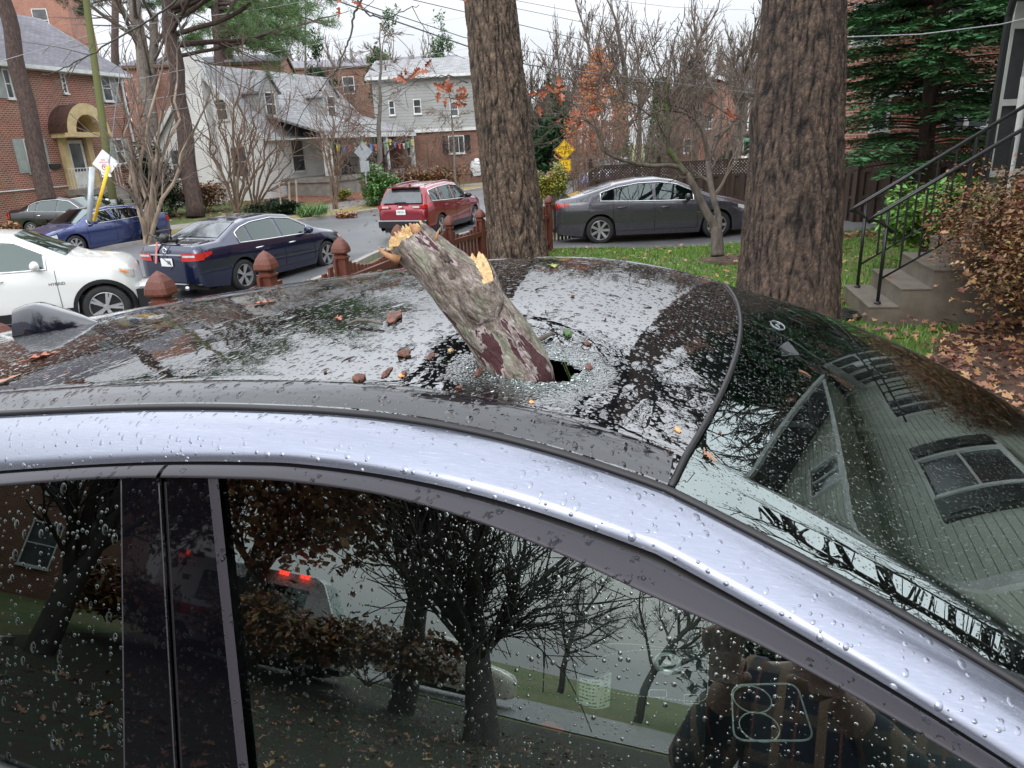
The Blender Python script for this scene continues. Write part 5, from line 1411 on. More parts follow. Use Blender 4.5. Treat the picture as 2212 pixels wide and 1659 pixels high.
def seg(a, b_, i):
    d = Vector((b_[0]-a[0], b_[1]-a[1], 0)); L_ = d.length; ang = math.atan2(d.y, d.x); z1 = (a[2]+b_[2])/2
    M = Matrix.Translation((a[0], a[1], 0)) @ Matrix.Rotation(ang, 4, 'Z'); gA, gB = gz(a[0], a[1]), gz(b_[0], b_[1])
    mb = MB(); n = int(L_/.13)
    for q in range(n):
        x = (q+.5)*L_/n; g0 = lerp(gA, gB, x/L_); zt = lerp(a[2], b_[2], x/L_); off = .022 if q % 2 else -.022
        mb.box(x-.078, off-.01, g0-.1, x+.078, off+.01, zt-.37, M)
    mb.build('boards', M_['dkwood'], lf)
    mb = MB(); n = int(L_/.085)
    for q in range(-5, n+1):
        for s_ in (1, -1):
            x0, z0, x1, z1_ = q*.085, 0, q*.085+.34, .34
            if x0 < 0: z0 = -x0; x0 = 0
            if x1 > L_: z1_ = .34-(x1-L_); x1 = L_
            if x1 <= x0: continue
            za, zb = (z0, z1_) if s_ > 0 else (.34-z0, .34-z1_)
            A_ = M @ Vector((x0, .004*s_, 0)); B_ = M @ Vector((x1, .004*s_, 0)); ta = lerp(a[2], b_[2], x0/L_)-.36; tb = lerp(a[2], b_[2], x1/L_)-.36
            A_.z = ta+za; B_.z = tb+zb; mb.bar(A_, B_, .007, .034, up=(0,0,1))
    mb.build('lattice_panel', M_['dkwood'], lf)
    mb = MB()
    for dz in (.02, -.36, -.95): mb.bar((a[0], a[1], a[2]+dz), (b_[0], b_[1], b_[2]+dz), .06, .07)
    mb.build('rail', M_['dkwood'], lf)
for i in range(len(LFp)-1): seg(LFp[i], LFp[i+1], i)
for p in LFp:
    mb = MB(); mb.box(p[0]-.06, p[1]-.06, gz(p[0], p[1])-.1, p[0]+.06, p[1]+.06, p[2]+.14); mb.blob((p[0], p[1], p[2]+.2), .055,.055,.09, 10, 6); mb.build('post', M_['dkwood'], lf)

# ================================================================== HOUSES
def window(root, x, z, w_, h_, y=0, shut=0, fr='white', panes=(2,1), gl='dkglass', sill=True, ax='x', dark=None):
    # front faces local -y (ax x) or the -x end wall (ax y: x,y swapped)
    def T(a, d, c_): return (a, y-d, c_) if ax == 'x' else (y-d, a, c_)
    def bx(mb, a0, a1, z0, z1, d0, d1):
        p, q = T(a0, d0, z0), T(a1, d1, z1); mb.box(min(p[0],q[0]), min(p[1],q[1]), z0, max(p[0],q[0]), max(p[1],q[1]), z1)
    t = .055*max(1, w_); mb = MB()
    bx(mb, x-w_/2-t, x-w_/2, z-h_/2-t, z+h_/2+t, -.02, .05); bx(mb, x+w_/2, x+w_/2+t, z-h_/2-t, z+h_/2+t, -.02, .05)
    bx(mb, x-w_/2, x+w_/2, z+h_/2, z+h_/2+t, -.02, .05); bx(mb, x-w_/2, x+w_/2, z-h_/2-t, z-h_/2, -.02, .05)
    for i in range(1, panes[0]): zz = z-h_/2+h_*i/panes[0]; bx(mb, x-w_/2, x+w_/2, zz-.022, zz+.022, -.01, .04)
    for i in range(1, panes[1]): xx = x-w_/2+w_*i/panes[1]; bx(mb, xx-.014, xx+.014, z-h_/2, z+h_/2, -.01, .035)
    if sill: bx(mb, x-w_/2-t*1.5, x+w_/2+t*1.5, z-h_/2-t-.06, z-h_/2-t, -.02, .10)
    wf = mb.build('window', M_[fr], root)
    mb = MB(); bx(mb, x-w_/2, x+w_/2, z-h_/2, z+h_/2, .004, .012); mb.build('pane', M_[gl], wf)
    if shut:
        for s_ in (-1, 1):
            mb = MB(); a0 = x+s_*(w_/2+t+.02); a1 = a0+s_*shut
            bx(mb, min(a0,a1), max(a0,a1), z-h_/2-t, z+h_/2+t, .004, .04)
            for (z0, z1) in ((z-h_/2+.04, z-.06), (z+.06, z+h_/2-.04)): bx(mb, min(a0,a1)+.06, max(a0,a1)-.06, z0, z1, .04, .052)
            mb.build('shutter', M_[dark or 'shutter'], root)
    return wf
def gable_house(root, W, D, z0, ze, rh, wall, roofm, over=.3, axis='x', gablemat=None, trim='white'):
    # box 0..W, 0..D ; ridge along x
    mb = MB(); mb.box(0,0,z0,W,D,ze); mb.build('wall', M_[wall], root)
    mb = MB(); mb.cur = 0
    for x in (0, W):
        mb.poly_prism([(0,ze-.001),(D,ze-.001),(D/2,ze+rh)], Matrix(((0,1,0,x-.02 if x else 0),(1,0,0,0),(0,0,1,0),(0,0,0,1))), .02)
    mb.build('gable', M_[gablemat or wall], root)
    mb = MB(); s_ = rh/(D/2); o_ = over
    for sg in (0, 1):
        ya, yb = (-o_, D/2) if sg == 0 else (D+o_, D/2); za, zb = ze-s_*o_, ze+rh
        a = [(-o_, ya, za), (W+o_, ya, za), (W+o_, yb, zb), (-o_, yb, zb)]
        b0 = len(mb.v); mb.v += a + [(p[0], p[1], p[2]+.13) for p in a]
        for f in ((0,1,2,3),(7,6,5,4),(0,4,5,1),(1,5,6,2),(2,6,7,3),(3,7,4,0)): mb.face([b0+q for q in f])
    mb.build('roof', M_[roofm], root, recalc=False)
    mb = MB()
    mb.box(-o_,-o_-.10,ze-s_*o_-.06,W+o_,-o_-.004,ze-s_*o_+.11); mb.box(-o_+.002,-o_+.0,ze-s_*o_-.08,W+o_-.002,-.002,ze-s_*o_-.03)
    for x in (-o_-.045, W+o_+.005):
        for sg in (0, 1):
            ya, yb = (-o_, D/2) if sg == 0 else (D+o_, D/2); mb.bar((x+.02, ya, ze-s_*o_+.0), (x+.02, yb, ze+rh+.0), .04, .2)
    mb.build('trim', M_[trim], root)
def local(root_loc, rz, px, py, depth=0):
    # pixel -> coordinates on the facade plane (local y=depth)
    xa = Vector((math.cos(rz), math.sin(rz), 0)); ya = Vector((-xa.y, xa.x, 0)); r = ray(px, py); o = Vector(root_loc)+ya*depth
    t = (o-CAM).dot(ya)/r.dot(ya); P = CAM+r*t; return (P-Vector(root_loc)).dot(xa), P.z-root_loc[2]
# --- brick house with the barrel canopy
rzA = rad(90-13.4); cA = at(322, 470, 38.5); WA = 14.0
oA = Vector((cA.x, cA.y, 0)) - Vector((math.cos(rzA), math.sin(rzA), 0))*WA
lA = (oA.x, oA.y, 0); A = empty('brick_house', lA, rzA, 'two-storey red brick house with brown barrel canopy over its door', 'house')
def LA(px, py, d=0): return local(lA, rzA, px, py, d)
e1 = LA(297, 158)[1]; e0 = LA(20, 134)[1]; zeA = (e0+e1)/2
gable_house(A, WA, 8.5, -2.2, zeA, 2.7, 'brickred', 'slate', .35)
def wpix(root, L, x0, y0, x1, y1, depth=0, **kw):
    a = L(x0, y0, depth); b_ = L(x1, y1, depth); return window(root, (a[0]+b_[0])/2, (a[1]+b_[1])/2, abs(b_[0]-a[0])*.92, abs(b_[1]-a[1])*.92, depth, **kw)
wpix(A, LA, 48, 300, 90, 372, shut=.5, panes=(2,1)); wpix(A, LA, 244, 300, 272, 353, shut=.42, panes=(2,1)); wpix(A, LA, 129, 158, 145, 201, panes=(2,1))
wpix(A, LA, 214, 162, 244, 219, shut=.45, panes=(2,1)); wpix(A, LA, 2, 148, 30, 213, shut=.5, panes=(2,1))
dx0 = LA(148, 296); dx1 = LA(186, 398); xd = (dx0[0]+dx1[0])/2; zb_ = dx1[1]-.15; dh = 2.15
mb = MB(); mb.box(xd-.48,-.05,zb_,xd+.48,.02,zb_+dh); dr_ = mb.build('door', M_['white'], A)
mb = MB(); mb.box(xd-.33,-.062,zb_+.75,xd+.33,-.05,zb_+dh-.15); mb.build('door_glass', M_['dkglass'], dr_)
mb = MB()
for s_ in (-1, 1): mb.box(xd+s_*.75-.16,-.22,zb_-.1,xd+s_*.75+.16,.0,zb_+dh+.1)
mb.box(xd-1.2,-.95,zb_+dh+.1,xd+1.2,.0,zb_+dh+.32); mb.build('door_surround', M_['cream'], A)
R0 = 1.28; zc = zb_+dh+.30; mb = MB()
mb.grid([[(xd+R0*math.cos(t)*1.0, y, zc+R0*.98*math.sin(t)) for t in np.linspace(PI, 0, 19)] for y in (0, -1.05)])
mb.build('canopy', M_['brownshingle'], A, smooth=True)
mb = MB(); mb.grid([[(xd+r_*math.cos(t), -1.055, zc+r_*.98*math.sin(t)) for t in np.linspace(PI, 0, 19)] for r_ in (R0+.02, .80)])
mb.grid([[(xd+.80*math.cos(t), y, zc+.80*.98*math.sin(t)) for t in np.linspace(PI, 0, 19)] for y in (-1.05, -.02)])
mb.box(xd-R0-.05,-1.15,zc-.18,xd-.76,-.9,zc); mb.box(xd+.76,-1.15,zc-.18,xd+R0+.05,-.9,zc); mb.build('canopy_arch', M_['cream'], A, smooth=True, ang=40)
mb = MB(); mb.tube([(WA-.12,-.1,zeA-.35),(WA-.12,-.1,-2)], .06, 8); mb.tube([(.4,-.1,zeA-.35),(.4,-.1,-2)], .06, 8); mb.build('downpipe', M_['white'], A)
a = LA(16, 408); mb = MB(); mb.tube([(0,-.04,a[1]-.1),(WA-2.5,-.04,a[1]-.1)], .03, 6); mb.build('pipe', M_['white'], A)
a = LA(180, 466); mb = MB(); mb.box(xd-1.1,-1.5,-2,xd+1.1,-.0,zb_-.02)
for i in range(4): mb.box(xd-.9,-1.5-.3*(i+1),-2,xd+.9,-1.5-.3*i,zb_-.2*(i+1))
mb.build('doorstep', M_['conc'], A)
for s_ in (-1, 1):
    mb = MB()
    for q in range(8): mb.tube([(xd+s_*.95,-.25-q*.17,zb_),(xd+s_*.95,-.25-q*.17,zb_+.9)], .012, 4)
    mb.tube([(xd+s_*.95,-.2,zb_+.9),(xd+s_*.95,-1.5,zb_+.9)], .02, 5)
    mb.build('railing', M_['white'], A)
mb = MB(); a = LA(182, 459); mb.box(xd-1.75,-.14,zb_+.95,xd-1.15,0,zb_+1.15); mb.build('letter_box', M_['black'], A)
mb = MB(); mb.box(WA*.42,3.6,zeA+1.6,WA*.42+.9,4.4,zeA+5.0); mb.build('chimney', M_['brick3'], A)
# --- house behind to the right of it
p = drop(318, 420, 47); B = empty('brick_house', (p.x, p.y, 0), rad(8), 'plain orange brick house half hidden by pine trunks between the brick and the white house', 'house')
zB = at(400,150,47).z; gable_house(B, 9.5, 8, -1.5, zB, .8, 'brick3', 'slate', .1, trim='bark_tan'); window(B, 2.6, 1.6, 1.0, 1.5, panes=(2,1)); window(B, 6.2, 3.6, 1.0, 1.5, panes=(2,1)); window(B, 2.6, 4.0, 1.0, 1.3)
p = at(700, 120, 75); B2 = empty('brick_house', (p.x-16, p.y, 0), rad(5), 'large plain brick building far behind the white house roof', 'building'); zB2 = at(600,148,75).z; gable_house(B2, 30, 10, -2, zB2, 1.2, 'brick2', 'slate', .1, trim='bark_tan')
for x in (3, 8, 13, 18, 23): window(B2, x, zB2-1.8, 1.1, 1.6)
p = at(30, 60, 62); B3 = empty('brick_building', (p.x, p.y, 0), rad(10), 'tall brick building rising behind the roof at the top left corner', 'building'); zt3 = at(60, -40, 62).z
mb = MB(); mb.box(0,0,-2,4.6,6,zt3); mb.build('wall', M_['brick3'], B3); window(B3, 2.3, zt3-3.2, 1.1, 1.7)
# --- white painted brick cape house
rzC = rad(69); c_ = at(585, 412, 36); lC = (c_.x, c_.y, 0); Cc = empty('white_house', lC, rzC, 'white painted house with grey roof, two dormers and an open front porch', 'house')
WC_, DC, zeC = 10.6, 6.6, 2.75; rhC = 3.3
gable_house(Cc, WC_, DC, -1.2, zeC, rhC, 'whitebrick', 'slate2', .25)
def LC(px, py, d=0): return local(lC, rzC, px, py, d)
for (xq) in (1.9, 7.4):
    s_ = rhC/(DC/2); yd = .75; z0 = zeC+s_*yd
    mb = MB(); mb.box(xq-.75, yd, z0-.4, xq+.75, yd+1.7, z0+1.35)
    mb.poly_prism([(xq-.75,z0+1.35),(xq+.75,z0+1.35),(xq,z0+2.15)], Matrix.Translation((0,yd,0)), .03); dm = mb.build('dormer', M_['sidingwhite'], Cc)
    mb = MB()
    for sg in (-1, 1):
        q = [(xq+sg*.92, yd-.12, z0+1.2), (xq+sg*.92, yd+2.6, z0+1.2), (xq, yd+2.9, z0+2.22), (xq, yd-.12, z0+2.22)]
        b0 = len(mb.v); mb.v += q+[(p[0], p[1], p[2]+.09) for p in q]
        for f in ((0,1,2,3),(7,6,5,4),(0,4,5,1),(1,5,6,2),(2,6,7,3),(3,7,4,0)): mb.face([b0+t for t in f])
    mb.build('dormer_roof', M_['slate2'], dm); wf = window(Cc, xq, z0+.72, .72, 1.05, yd, panes=(2,1))
# porch
mb = MB(); q = [(1.2,-2.6,zeC-.12),(WC_+.5,-2.6,zeC-.12),(WC_+.3,.6,zeC+.85),(1.2,.6,zeC+.85)]; b0 = 0; mb.v += q+[(p[0], p[1], p[2]+.12) for p in q]
for f in ((0,1,2,3),(7,6,5,4),(0,4,5,1),(1,5,6,2),(2,6,7,3),(3,7,4,0)): mb.face(f)
mb.build('porch_roof', M_['slate2'], Cc)
mb = MB(); mb.box(1.2,-2.7,zeC-.32,WC_+.5,-2.55,zeC-.1); mb.box(1.25,-2.55,zeC-.30,WC_+.45,-.05,zeC-.26)
for x in (1.5, 4.6, 7.6, WC_+.2): mb.box(x-.11,-2.62,.62,x+.11,-2.4,zeC-.3)
mb.build('porch_frame', M_['white'], Cc)
mb = MB(); mb.box(1.2,-2.7,.32,WC_+.4,-.02,.56); mb.box(1.3,-2.6,-1.2,WC_+.3,-.05,.32); mb.build('porch_floor', M_['conc'], Cc)
mb = MB(); mb.box(4.3,-2.75,-1.2,4.9,-2.55,.3); mb.build('brick_pier', M_['brickred'], Cc)
mb = MB()
for i in range(60):
    x = lerp(1.5, 7.6, i/59); mb.box(x-.012,-2.55,.6,x+.012,-2.53,1.4)
mb.bar((1.5,-2.54,1.42),(7.6,-2.54,1.42), .05,.05); mb.build('railing', M_['black'], Cc)
for x in (2.6, 8.8): window(Cc, x, 1.65, 1.0, 1.5, panes=(2,1))
mb = MB(); mb.box(5.3,-.05,.56,6.2,.0,2.55); mb.build('door', M_['dkglass'], Cc)
mb = MB(); mb.tube([(1.35,-2.75,zeC-.3),(1.6,-2.75,zeC-.8),(1.6,-2.75,-1.0),(1.75,-3.0,-1.1)], .05, 8); mb.tube([(4.6,-2.8,zeC-.3),(4.6,-2.8,-1.0)], .05, 8); mb.build('downpipe', M_['white'], Cc)
for i in range(4):
    pass
mb = MB(); [mb.box(8.2,-2.7-.32*(i+1),-1.2,9.8,-2.7-.32*i,.36-.19*(i+1)) for i in range(4)]; mb.build('porch_steps', M_['conc'], Cc)
mb = MB(); mb.box(-.45, 2.8, -1, -.02, 3.9, zeC+rhC+.55); mb.build('chimney', M_['whitebrick'], Cc)
for (yy, zz, w_, h_) in ((1.6,1.5,.9,1.4),(5.5,1.5,.9,1.4),(2.2,4.0,.6,.9),(4.9,4.0,.6,.9)): window(Cc, yy, zz, w_, h_, 0, ax='y', panes=(2,1))
# things on the porch
Mc = Matrix.Translation(lC) @ Matrix.Rotation(rzC, 4, 'Z')
fl_ = empty('prayer_flags', Mc @ Vector((1.5,-2.72,zeC-.45)), rzC, 'string of small coloured flags hanging under the porch roof', 'flags')
mb = MB(); pts = []
for i in range(41):
    t = i/40; pts.append((t*(WC_-1.4), 0, -.28*abs(math.sin(t*PI*3)))); 
mb.tube(pts, .008, 4); mb.build('string', M_['white'], fl_)
for i in range(17):
    t = (i+.5)/17; z = -.28*abs(math.sin(t*PI*3)); x = t*(WC_-1.4); mb = MB(); mb.quad((x-.16,-.005,z),(x+.16,-.005,z),(x+.15,.02,z-.32),(x-.15,-.03,z-.3)); mb.build('flag', M_[('flag_g','flag_y','flag_b','flag_r','flag_w')[i % 5]], fl_)
def chair(x, y, mt, label):
    e = empty('porch_chair', Mc @ Vector((x, y, .56)), rzC, label, 'chair'); mb = MB(); mb.box(-.28,-.28,.40,.28,.28,.46); mb.build('seat', M_[mt], e); mb = MB(); mb.box(-.28,.24,.46,.28,.29,.95); mb.build('backrest', M_[mt], e)
    for a in (-.25,.25):
        for b_ in (-.25,.25): mb = MB(); mb.box(a-.02,b_-.02,0,a+.02,b_+.02,.4); mb.build('leg', M_[mt], e)
chair(3.3,-1.6,'flag_y','yellow chair behind the porch railing of the white house'); chair(6.9,-1.4,'bark_tan','tan wicker chair on the right half of the porch'); chair(5.0,-1.7,'black','black chair in the middle of the porch')
# --- white-sided house with brick ground floor
pD = at(826, 412, 46); lD = (pD.x, pD.y, 0); D_ = empty('siding_house', lD, rad(0), 'house with white siding above a brown brick ground floor, left of the big oak', 'house')
gable_house(D_, 8.6, 9, -1.6, 5.9, 1.3, 'sidingwhite', 'slate2'); zb2 = local(lD, 0, 900, 287)[1]
mb = MB(); mb.box(-.05,-.35,-1.6,8.7,-.02,zb2-.02); mb.build('brick_front', M_['brick2'], D_)
mb = MB(); mb.box(-.1,-.5,zb2,8.8,-.02,zb2+.18); mb.build('ledge', M_['white'], D_)
def LD(px, py, d=0): return local(lD, 0, px, py, d)
wpix(D_, LD, 877,300,894,336, depth=-.36, panes=(2,1)); wpix(D_, LD, 968,294,1004,330, depth=-.36, panes=(1,3), shut=.35, dark='black'); wpix(D_, LD, 893,215,910,245, panes=(2,1)); wpix(D_, LD, 840,218,853,248, panes=(2,1)); wpix(D_, LD, 972,222,990,250, panes=(2,1))
# --- far brick house at the right with white gable trim
pE = at(1462, 330, 62); lE = (pE.x, pE.y, 0); E_ = empty('far_brick_house', lE, rad(0), 'far orange brick house with grey gable roof above the pale pickup truck', 'house')
zr = local(lE, 0, 1500, 180)[1]
mb = MB(); mb.box(0,0,-2,6.2,9,5.2); mb.poly_prism([(0,5.2),(6.2,5.2),(3.1,zr+.3)], Matrix.Identity(4), .05); mb.build('wall', M_['brick3'], E_)
mb = MB()
for sg in (-1, 1):
    q = [(3.1+sg*3.4,-.3,4.95),(3.1+sg*3.4,9.2,4.95),(3.1,9.2,zr+.4),(3.1,-.3,zr+.4)]; b0 = len(mb.v); mb.v += q+[(p[0], p[1], p[2]+.15) for p in q]
    for f in ((0,1,2,3),(7,6,5,4),(0,4,5,1),(1,5,6,2),(2,6,7,3),(3,7,4,0)): mb.face([b0+t for t in f])
mb.build('roof', M_['slate'], E_)
mb = MB(); mb.box(6.22,2,-2,17,9,4.4); mb.build('wing', M_['brick3'], E_)
mb = MB(); q = [(6.4,1.6,4.2),(17.3,1.6,4.2),(17.3,5.5,7.4),(6.4,5.5,7.4)]; mb.v += q+[(p[0], p[1], p[2]+.15) for p in q]
for f in ((0,1,2,3),(7,6,5,4),(0,4,5,1),(1,5,6,2),(2,6,7,3),(3,7,4,0)): mb.face(f)
mb.build('wing_roof', M_['slate'], E_)
mb = MB(); mb.bar((-.2,-.36,4.95),(3.1,-.36,zr+.42), .06,.28); mb.bar((6.4,-.36,4.95),(3.1,-.36,zr+.42), .06,.28); mb.tube([(6.0,-.1,4.9),(6.0,-.1,-1)], .07, 6); mb.box(0,-.3,-2,.1,-.2,.4); mb.build('trim', M_['white'], E_)
def LE(px, py, d=0): return local(lE, 0, px, py, d)
wpix(E_, LE, 1522,248,1537,278, panes=(2,3)); wpix(E_, LE, 1478,300,1492,330, panes=(2,1))
# --- red brick house on the right behind the conifer
lF = (8.5, 17.42, 0); F_ = empty('brick_house', lF, rad(-3), 'bright red brick house with white windows behind the green conifer', 'house')
mb = MB(); mb.box(0,0,-1,12,8,9); mb.build('wall', M_['brick3'], F_)
def LF(px, py, d=0): return local(lF, rad(-3), px, py, d)
wpix(F_, LF, 2062,-40,2118,60, panes=(2,1)); wpix(F_, LF, 2046,205,2085,277, panes=(2,1)); wpix(F_, LF, 2093,203,2130,275, panes=(2,1)); wpix(F_, LF, 1890,205,1912,278, panes=(2,1)); wpix(F_, LF, 1850,10,1900,90, panes=(2,1))
mb = MB(); a = LF(2112,195); mb.box(a[0]-2.2,-.12,a[1]-.06,a[0]+1.5,-.01,a[1]+.06); mb.build('lintel', M_['white'], F_)
# ================================================================== OWN HOUSE ON THE RIGHT (porch in view; gable wall seen only as a reflection)
hA = Vector((7.0, 9.25, 0)); hC = Vector((3.85, 2.7, 0)); dW = (hC-hA); LW = dW.length; rzH = math.atan2(dW.y, dW.x)
H_ = empty('siding_house', (hA.x, hA.y, 0), rzH, 'grey-green sided gable house whose screened porch stands at the right edge', 'house')
# local x runs from the porch corner towards the camera side; outside is local -y
ze, zp = 3.75, 6.6
mb = MB(); mb.box(.05,0,0,LW,6,ze); mb.build('wall', M_['sidinggrey'], H_)
mb = MB(); mb.poly_prism([(.05,ze),(LW,ze),(LW/2,zp)], Matrix.Identity(4), .05); mb.build('gable', M_['sidinggrey'], H_)
mb = MB(); s_ = (zp-ze)/(LW/2)
for sg in (0, 1):
    xa, xb = (-.35, LW/2) if sg == 0 else (LW+.35, LW/2); za = ze-.35*s_
    q = [(xa,-.45,za),(xa,6,za),(xb,6,zp),(xb,-.45,zp)]; b0 = len(mb.v); mb.v += q+[(p[0], p[1], p[2]+.16) for p in q]
    for f in ((0,1,2,3),(7,6,5,4),(0,4,5,1),(1,5,6,2),(2,6,7,3),(3,7,4,0)): mb.face([b0+t for t in f])
mb.build('roof', M_['slate'], H_)
mb = MB(); mb.bar((-.35,-.5,ze-.35*s_),(LW/2,-.5,zp),.05,.26); mb.bar((LW+.35,-.5,ze-.35*s_),(LW/2,-.5,zp),.05,.26); mb.box(.0,-.10,ze-.12,LW,-.004,ze+.14); mb.box(-.0,-.5,ze-.2,.0+LW,-.12,ze-.10)
mb.box(-.02,-.05,0,.12,-.002,ze); mb.box(LW-.12,-.05,0,LW+.02,-.002,ze); mb.build('trim', M_['white'], H_)
window(H_, 5.2, 1.95, .95, 1.35, 0, shut=.42, panes=(2,1), dark='black'); window(H_, 2.3, 1.95, 1.15, 1.2, 0, panes=(1,2)); window(H_, 3.6, 4.6, .9, .75, 0, panes=(1,2))
# porch in view
PC = at(2120, 372, 9.0); PX = Vector((.86, -.50, 0))
pr_ = empty('screened_porch', (PC.x, PC.y, 0), 0, 'white framed screened porch corner with black downpipe at the right edge', 'porch')
M_['screen'] = mat('dark_porch_screen', (.035,.037,.045), .6, (.06,.062,.07), 3, 0)
fx, fy = Vector((.95,.31,0)), Vector((0,0,1))
def PP(a, z, d=0): p = fx*a+Vector((fx.y,-fx.x,0))*d; return (p.x, p.y, z)
z0 = PC.z-.05
mb = MB()
for a in (.10, .78, 1.5): mb.bar(PP(a, z0), PP(a, z0+1.72), .07, .05, up=fx)
for z in (z0+.02, z0+.86, z0+1.72): mb.bar(PP(.08, z, .0), PP(1.6, z, .0), .05, .075)
for a in (.44, 1.14): mb.bar(PP(a, z0), PP(a, z0+1.72), .03, .03, up=fx)
mb.bar(PP(.1, z0+1.86), PP(1.7, z0+1.86), .06, .22); mb.build('frame', M_['white'], pr_)
mb = MB(); mb.quad(PP(.1, z0, -.02), PP(1.6, z0, -.02), PP(1.6, z0+1.75, -.02), PP(.1, z0+1.75, -.02)); mb.build('screen', M_['screen'], pr_)
mb = MB(); mb.quad(PP(.0,-.2,-.03),PP(1.7,-.2,-.03),PP(1.7,z0-.01,-.03),PP(0,z0-.01,-.03)); mb.build('brick_base', M_['conc'], pr_)
mb = MB(); q = [PP(-.12, z0+2.02, .35), PP(1.9, z0+2.22, .35), PP(1.9, z0+2.5, -1.2), PP(-.12, z0+2.3, -1.2)]; mb.v += q+[(p[0], p[1], p[2]+.10) for p in q]
for f in ((0,1,2,3),(7,6,5,4),(0,4,5,1),(1,5,6,2),(2,6,7,3),(3,7,4,0)): mb.face(f)
mb.build('roof', M_['black'], pr_)
mb = MB(); mb.tube([PP(-.05, z0+1.98,.1), PP(-.02, z0+1.8, .05), PP(.02, z0-.9, .03)], .04, 8); mb.build('downpipe', M_['black'], pr_)
px_ = at(2180, 380, 8.2); nw = empty('newel_post', px_-Vector((0,0,.35)), 0, 'white turned porch post at the top of the black railings', 'post'); mb = MB(); mb.lathe([(.06,0),(.06,.04),(.045,.06),(.04,.3),(.045,1.2),(.05,1.4)], 12); mb.build('shaft', M_['white'], nw, smooth=True)
# ---- steps and railings
ex = Vector((.97,-.22,0)); ey = Vector((.24,.97,0)); o_ = Vector((3.55,6.85,0))
st_ = empty('steps', o_, math.atan2(ex.y, ex.x), 'wet brown concrete front steps climbing to the right', 'steps')
for i in range(7):
    mb = MB(); mb.box(i*.27, 0, -.15, i*.27+.272 if i < 6 else 3.0, 1.08-.0, .19+i*.178-.012); mb.box(i*.27-.012, -.012, .19+i*.178-.012, i*.27+.268 if i < 6 else 3.0, 1.092, .19+i*.178); mb.build('step', M_['step'], st_)
def rail(pts_post, label, yo):
    e = empty('handrail', o_, math.atan2(ex.y, ex.x), label, 'railing')
    sl_ = .178/.27; p0 = (.10, yo, .20); top0 = 1.02
    x1 = 2.2
    mb = MB(); mb.tube([(.10,yo,.19),(.10,yo,top0+.1*sl_)], .017, 8); mb.blob((.10,yo,.2), .035,.035,.02, 10, 6)
    mb.build('post', M_['black'], e, smooth=True)
    mb = MB(); mb.tube([(.16,yo,top0-.13),(.05,yo,top0-.03),(-.06,yo,top0+.0),(.02,yo,top0+.05),(x1,yo,top0+.0+x1*sl_)], .019, 8); mb.build('top_rail', M_['black'], e, smooth=True)
    mb = MB(); mb.tube([(.10,yo,.44),(x1,yo,.37+x1*sl_)], .011, 6); mb.build('bottom_rail', M_['black'], e, smooth=True)
    for i in range(1, 13):
        x = .10+i*.16; mb = MB(); mb.tube([(x,yo,.37+x*sl_ if i % 6 else .2+x*sl_*.9),(x,yo,top0+x*sl_)], .010 if i % 6 else .017, 6); mb.build('baluster', M_['black'], e)
rail(None, 'black iron handrail on the far side of the front steps', .95); rail(None, 'black iron handrail on the near side of the front steps', .12)
mt_ = bpy.data.objects
mb = MB()
for i in range(9):
    for j in range(6): mb.box(i*.07,j*.07,0,i*.07+.055,j*.07+.055,.02)
o = mb.build('door_mat', M_['black'], M=Matrix.Translation((3.1,6.95,gz(3.1,7)+.03)) @ Matrix.Rotation(.2, 4, 'Z')); tag(o, 'black rubber mat lying on the grass left of the steps', 'mat')

# ================================================================== SIGNS AND POLES
# speed hump sign
p = at(1220, 324, 24); s1 = empty('speed_hump_sign', (p.x, p.y, gz(p.x, p.y)), 0, 'yellow diamond speed hump warning sign with speed plate below', 'sign')
hz = p.z-gz(p.x, p.y); hd_ = .34
mb = MB(); mb.tube([(0,.03,0),(0,.03,hz+hd_*.8)], .03, 8); mb.build('post', M_['galv'], s1)
def diamond(h, yy, th=.006): return [(0,-h),(h,0),(0,h),(-h,0)]
mb = MB(); mb.poly_prism([(x, z+hz) for x, z in diamond(hd_, 0)], Matrix.Translation((0,-.012,0)), .006); dp = mb.build('diamond_plate', M_['yellow'], s1)
mb = MB(); mb.tube([(x, -.014, z+hz) for x, z in diamond(hd_*.93, 0)], .008, 4, closed=True); mb.build('border', M_['black'], dp)
XZ = lambda x, z, y=-.014: Matrix(((1,0,0,x),(0,0,-1,y),(0,1,0,z),(0,0,0,1)))
text('sign_text', 'SPEED', .165, M_['black'], dp, XZ(0, hz+.063)); text('sign_text', 'HUMP', .165, M_['black'], dp, XZ(0, hz-.08))
mb = MB(); mb.box(-.20,-.012,hz-hd_-.36,.20,-.006,hz-hd_+.04); pp_ = mb.build('speed_plate', M_['yellow'], s1)
mb = MB(); zq = hz-hd_-.16; mb.tube([(-.18,-.014,zq-.18),(.18,-.014,zq-.18),(.18,-.014,zq+.18),(-.18,-.014,zq+.18)], .006, 4, closed=True); mb.build('border', M_['black'], pp_)
text('sign_text', '15', .19, M_['black'], pp_, XZ(0, zq+.05)); text('sign_text', 'MPH', .11, M_['black'], pp_, XZ(0, zq-.11))
# back of a sign in front of the white house
p = G(797, 447); s2 = empty('road_sign', p, rad(35), 'grey back of a diamond road sign on a leaning post by the kerb', 'sign'); Z_ = (p-CAM).dot(FW); q = at(783, 328, Z_); hz = q.z-p.z
mb = MB(); mb.tube([(0,0,-.1),(0,0,hz+.3)], .03, 8); mb.build('post', M_['galv'], s2)
mb = MB(); mb.poly_prism([(x, z+hz) for x, z in diamond(.46, 0)], Matrix.Translation((0,-.04,0)), .006); mb.box(-.22,-.038,hz-.46-.42,.22,-.032,hz-.40); mb.build('sign_back', M_['galv'], s2)
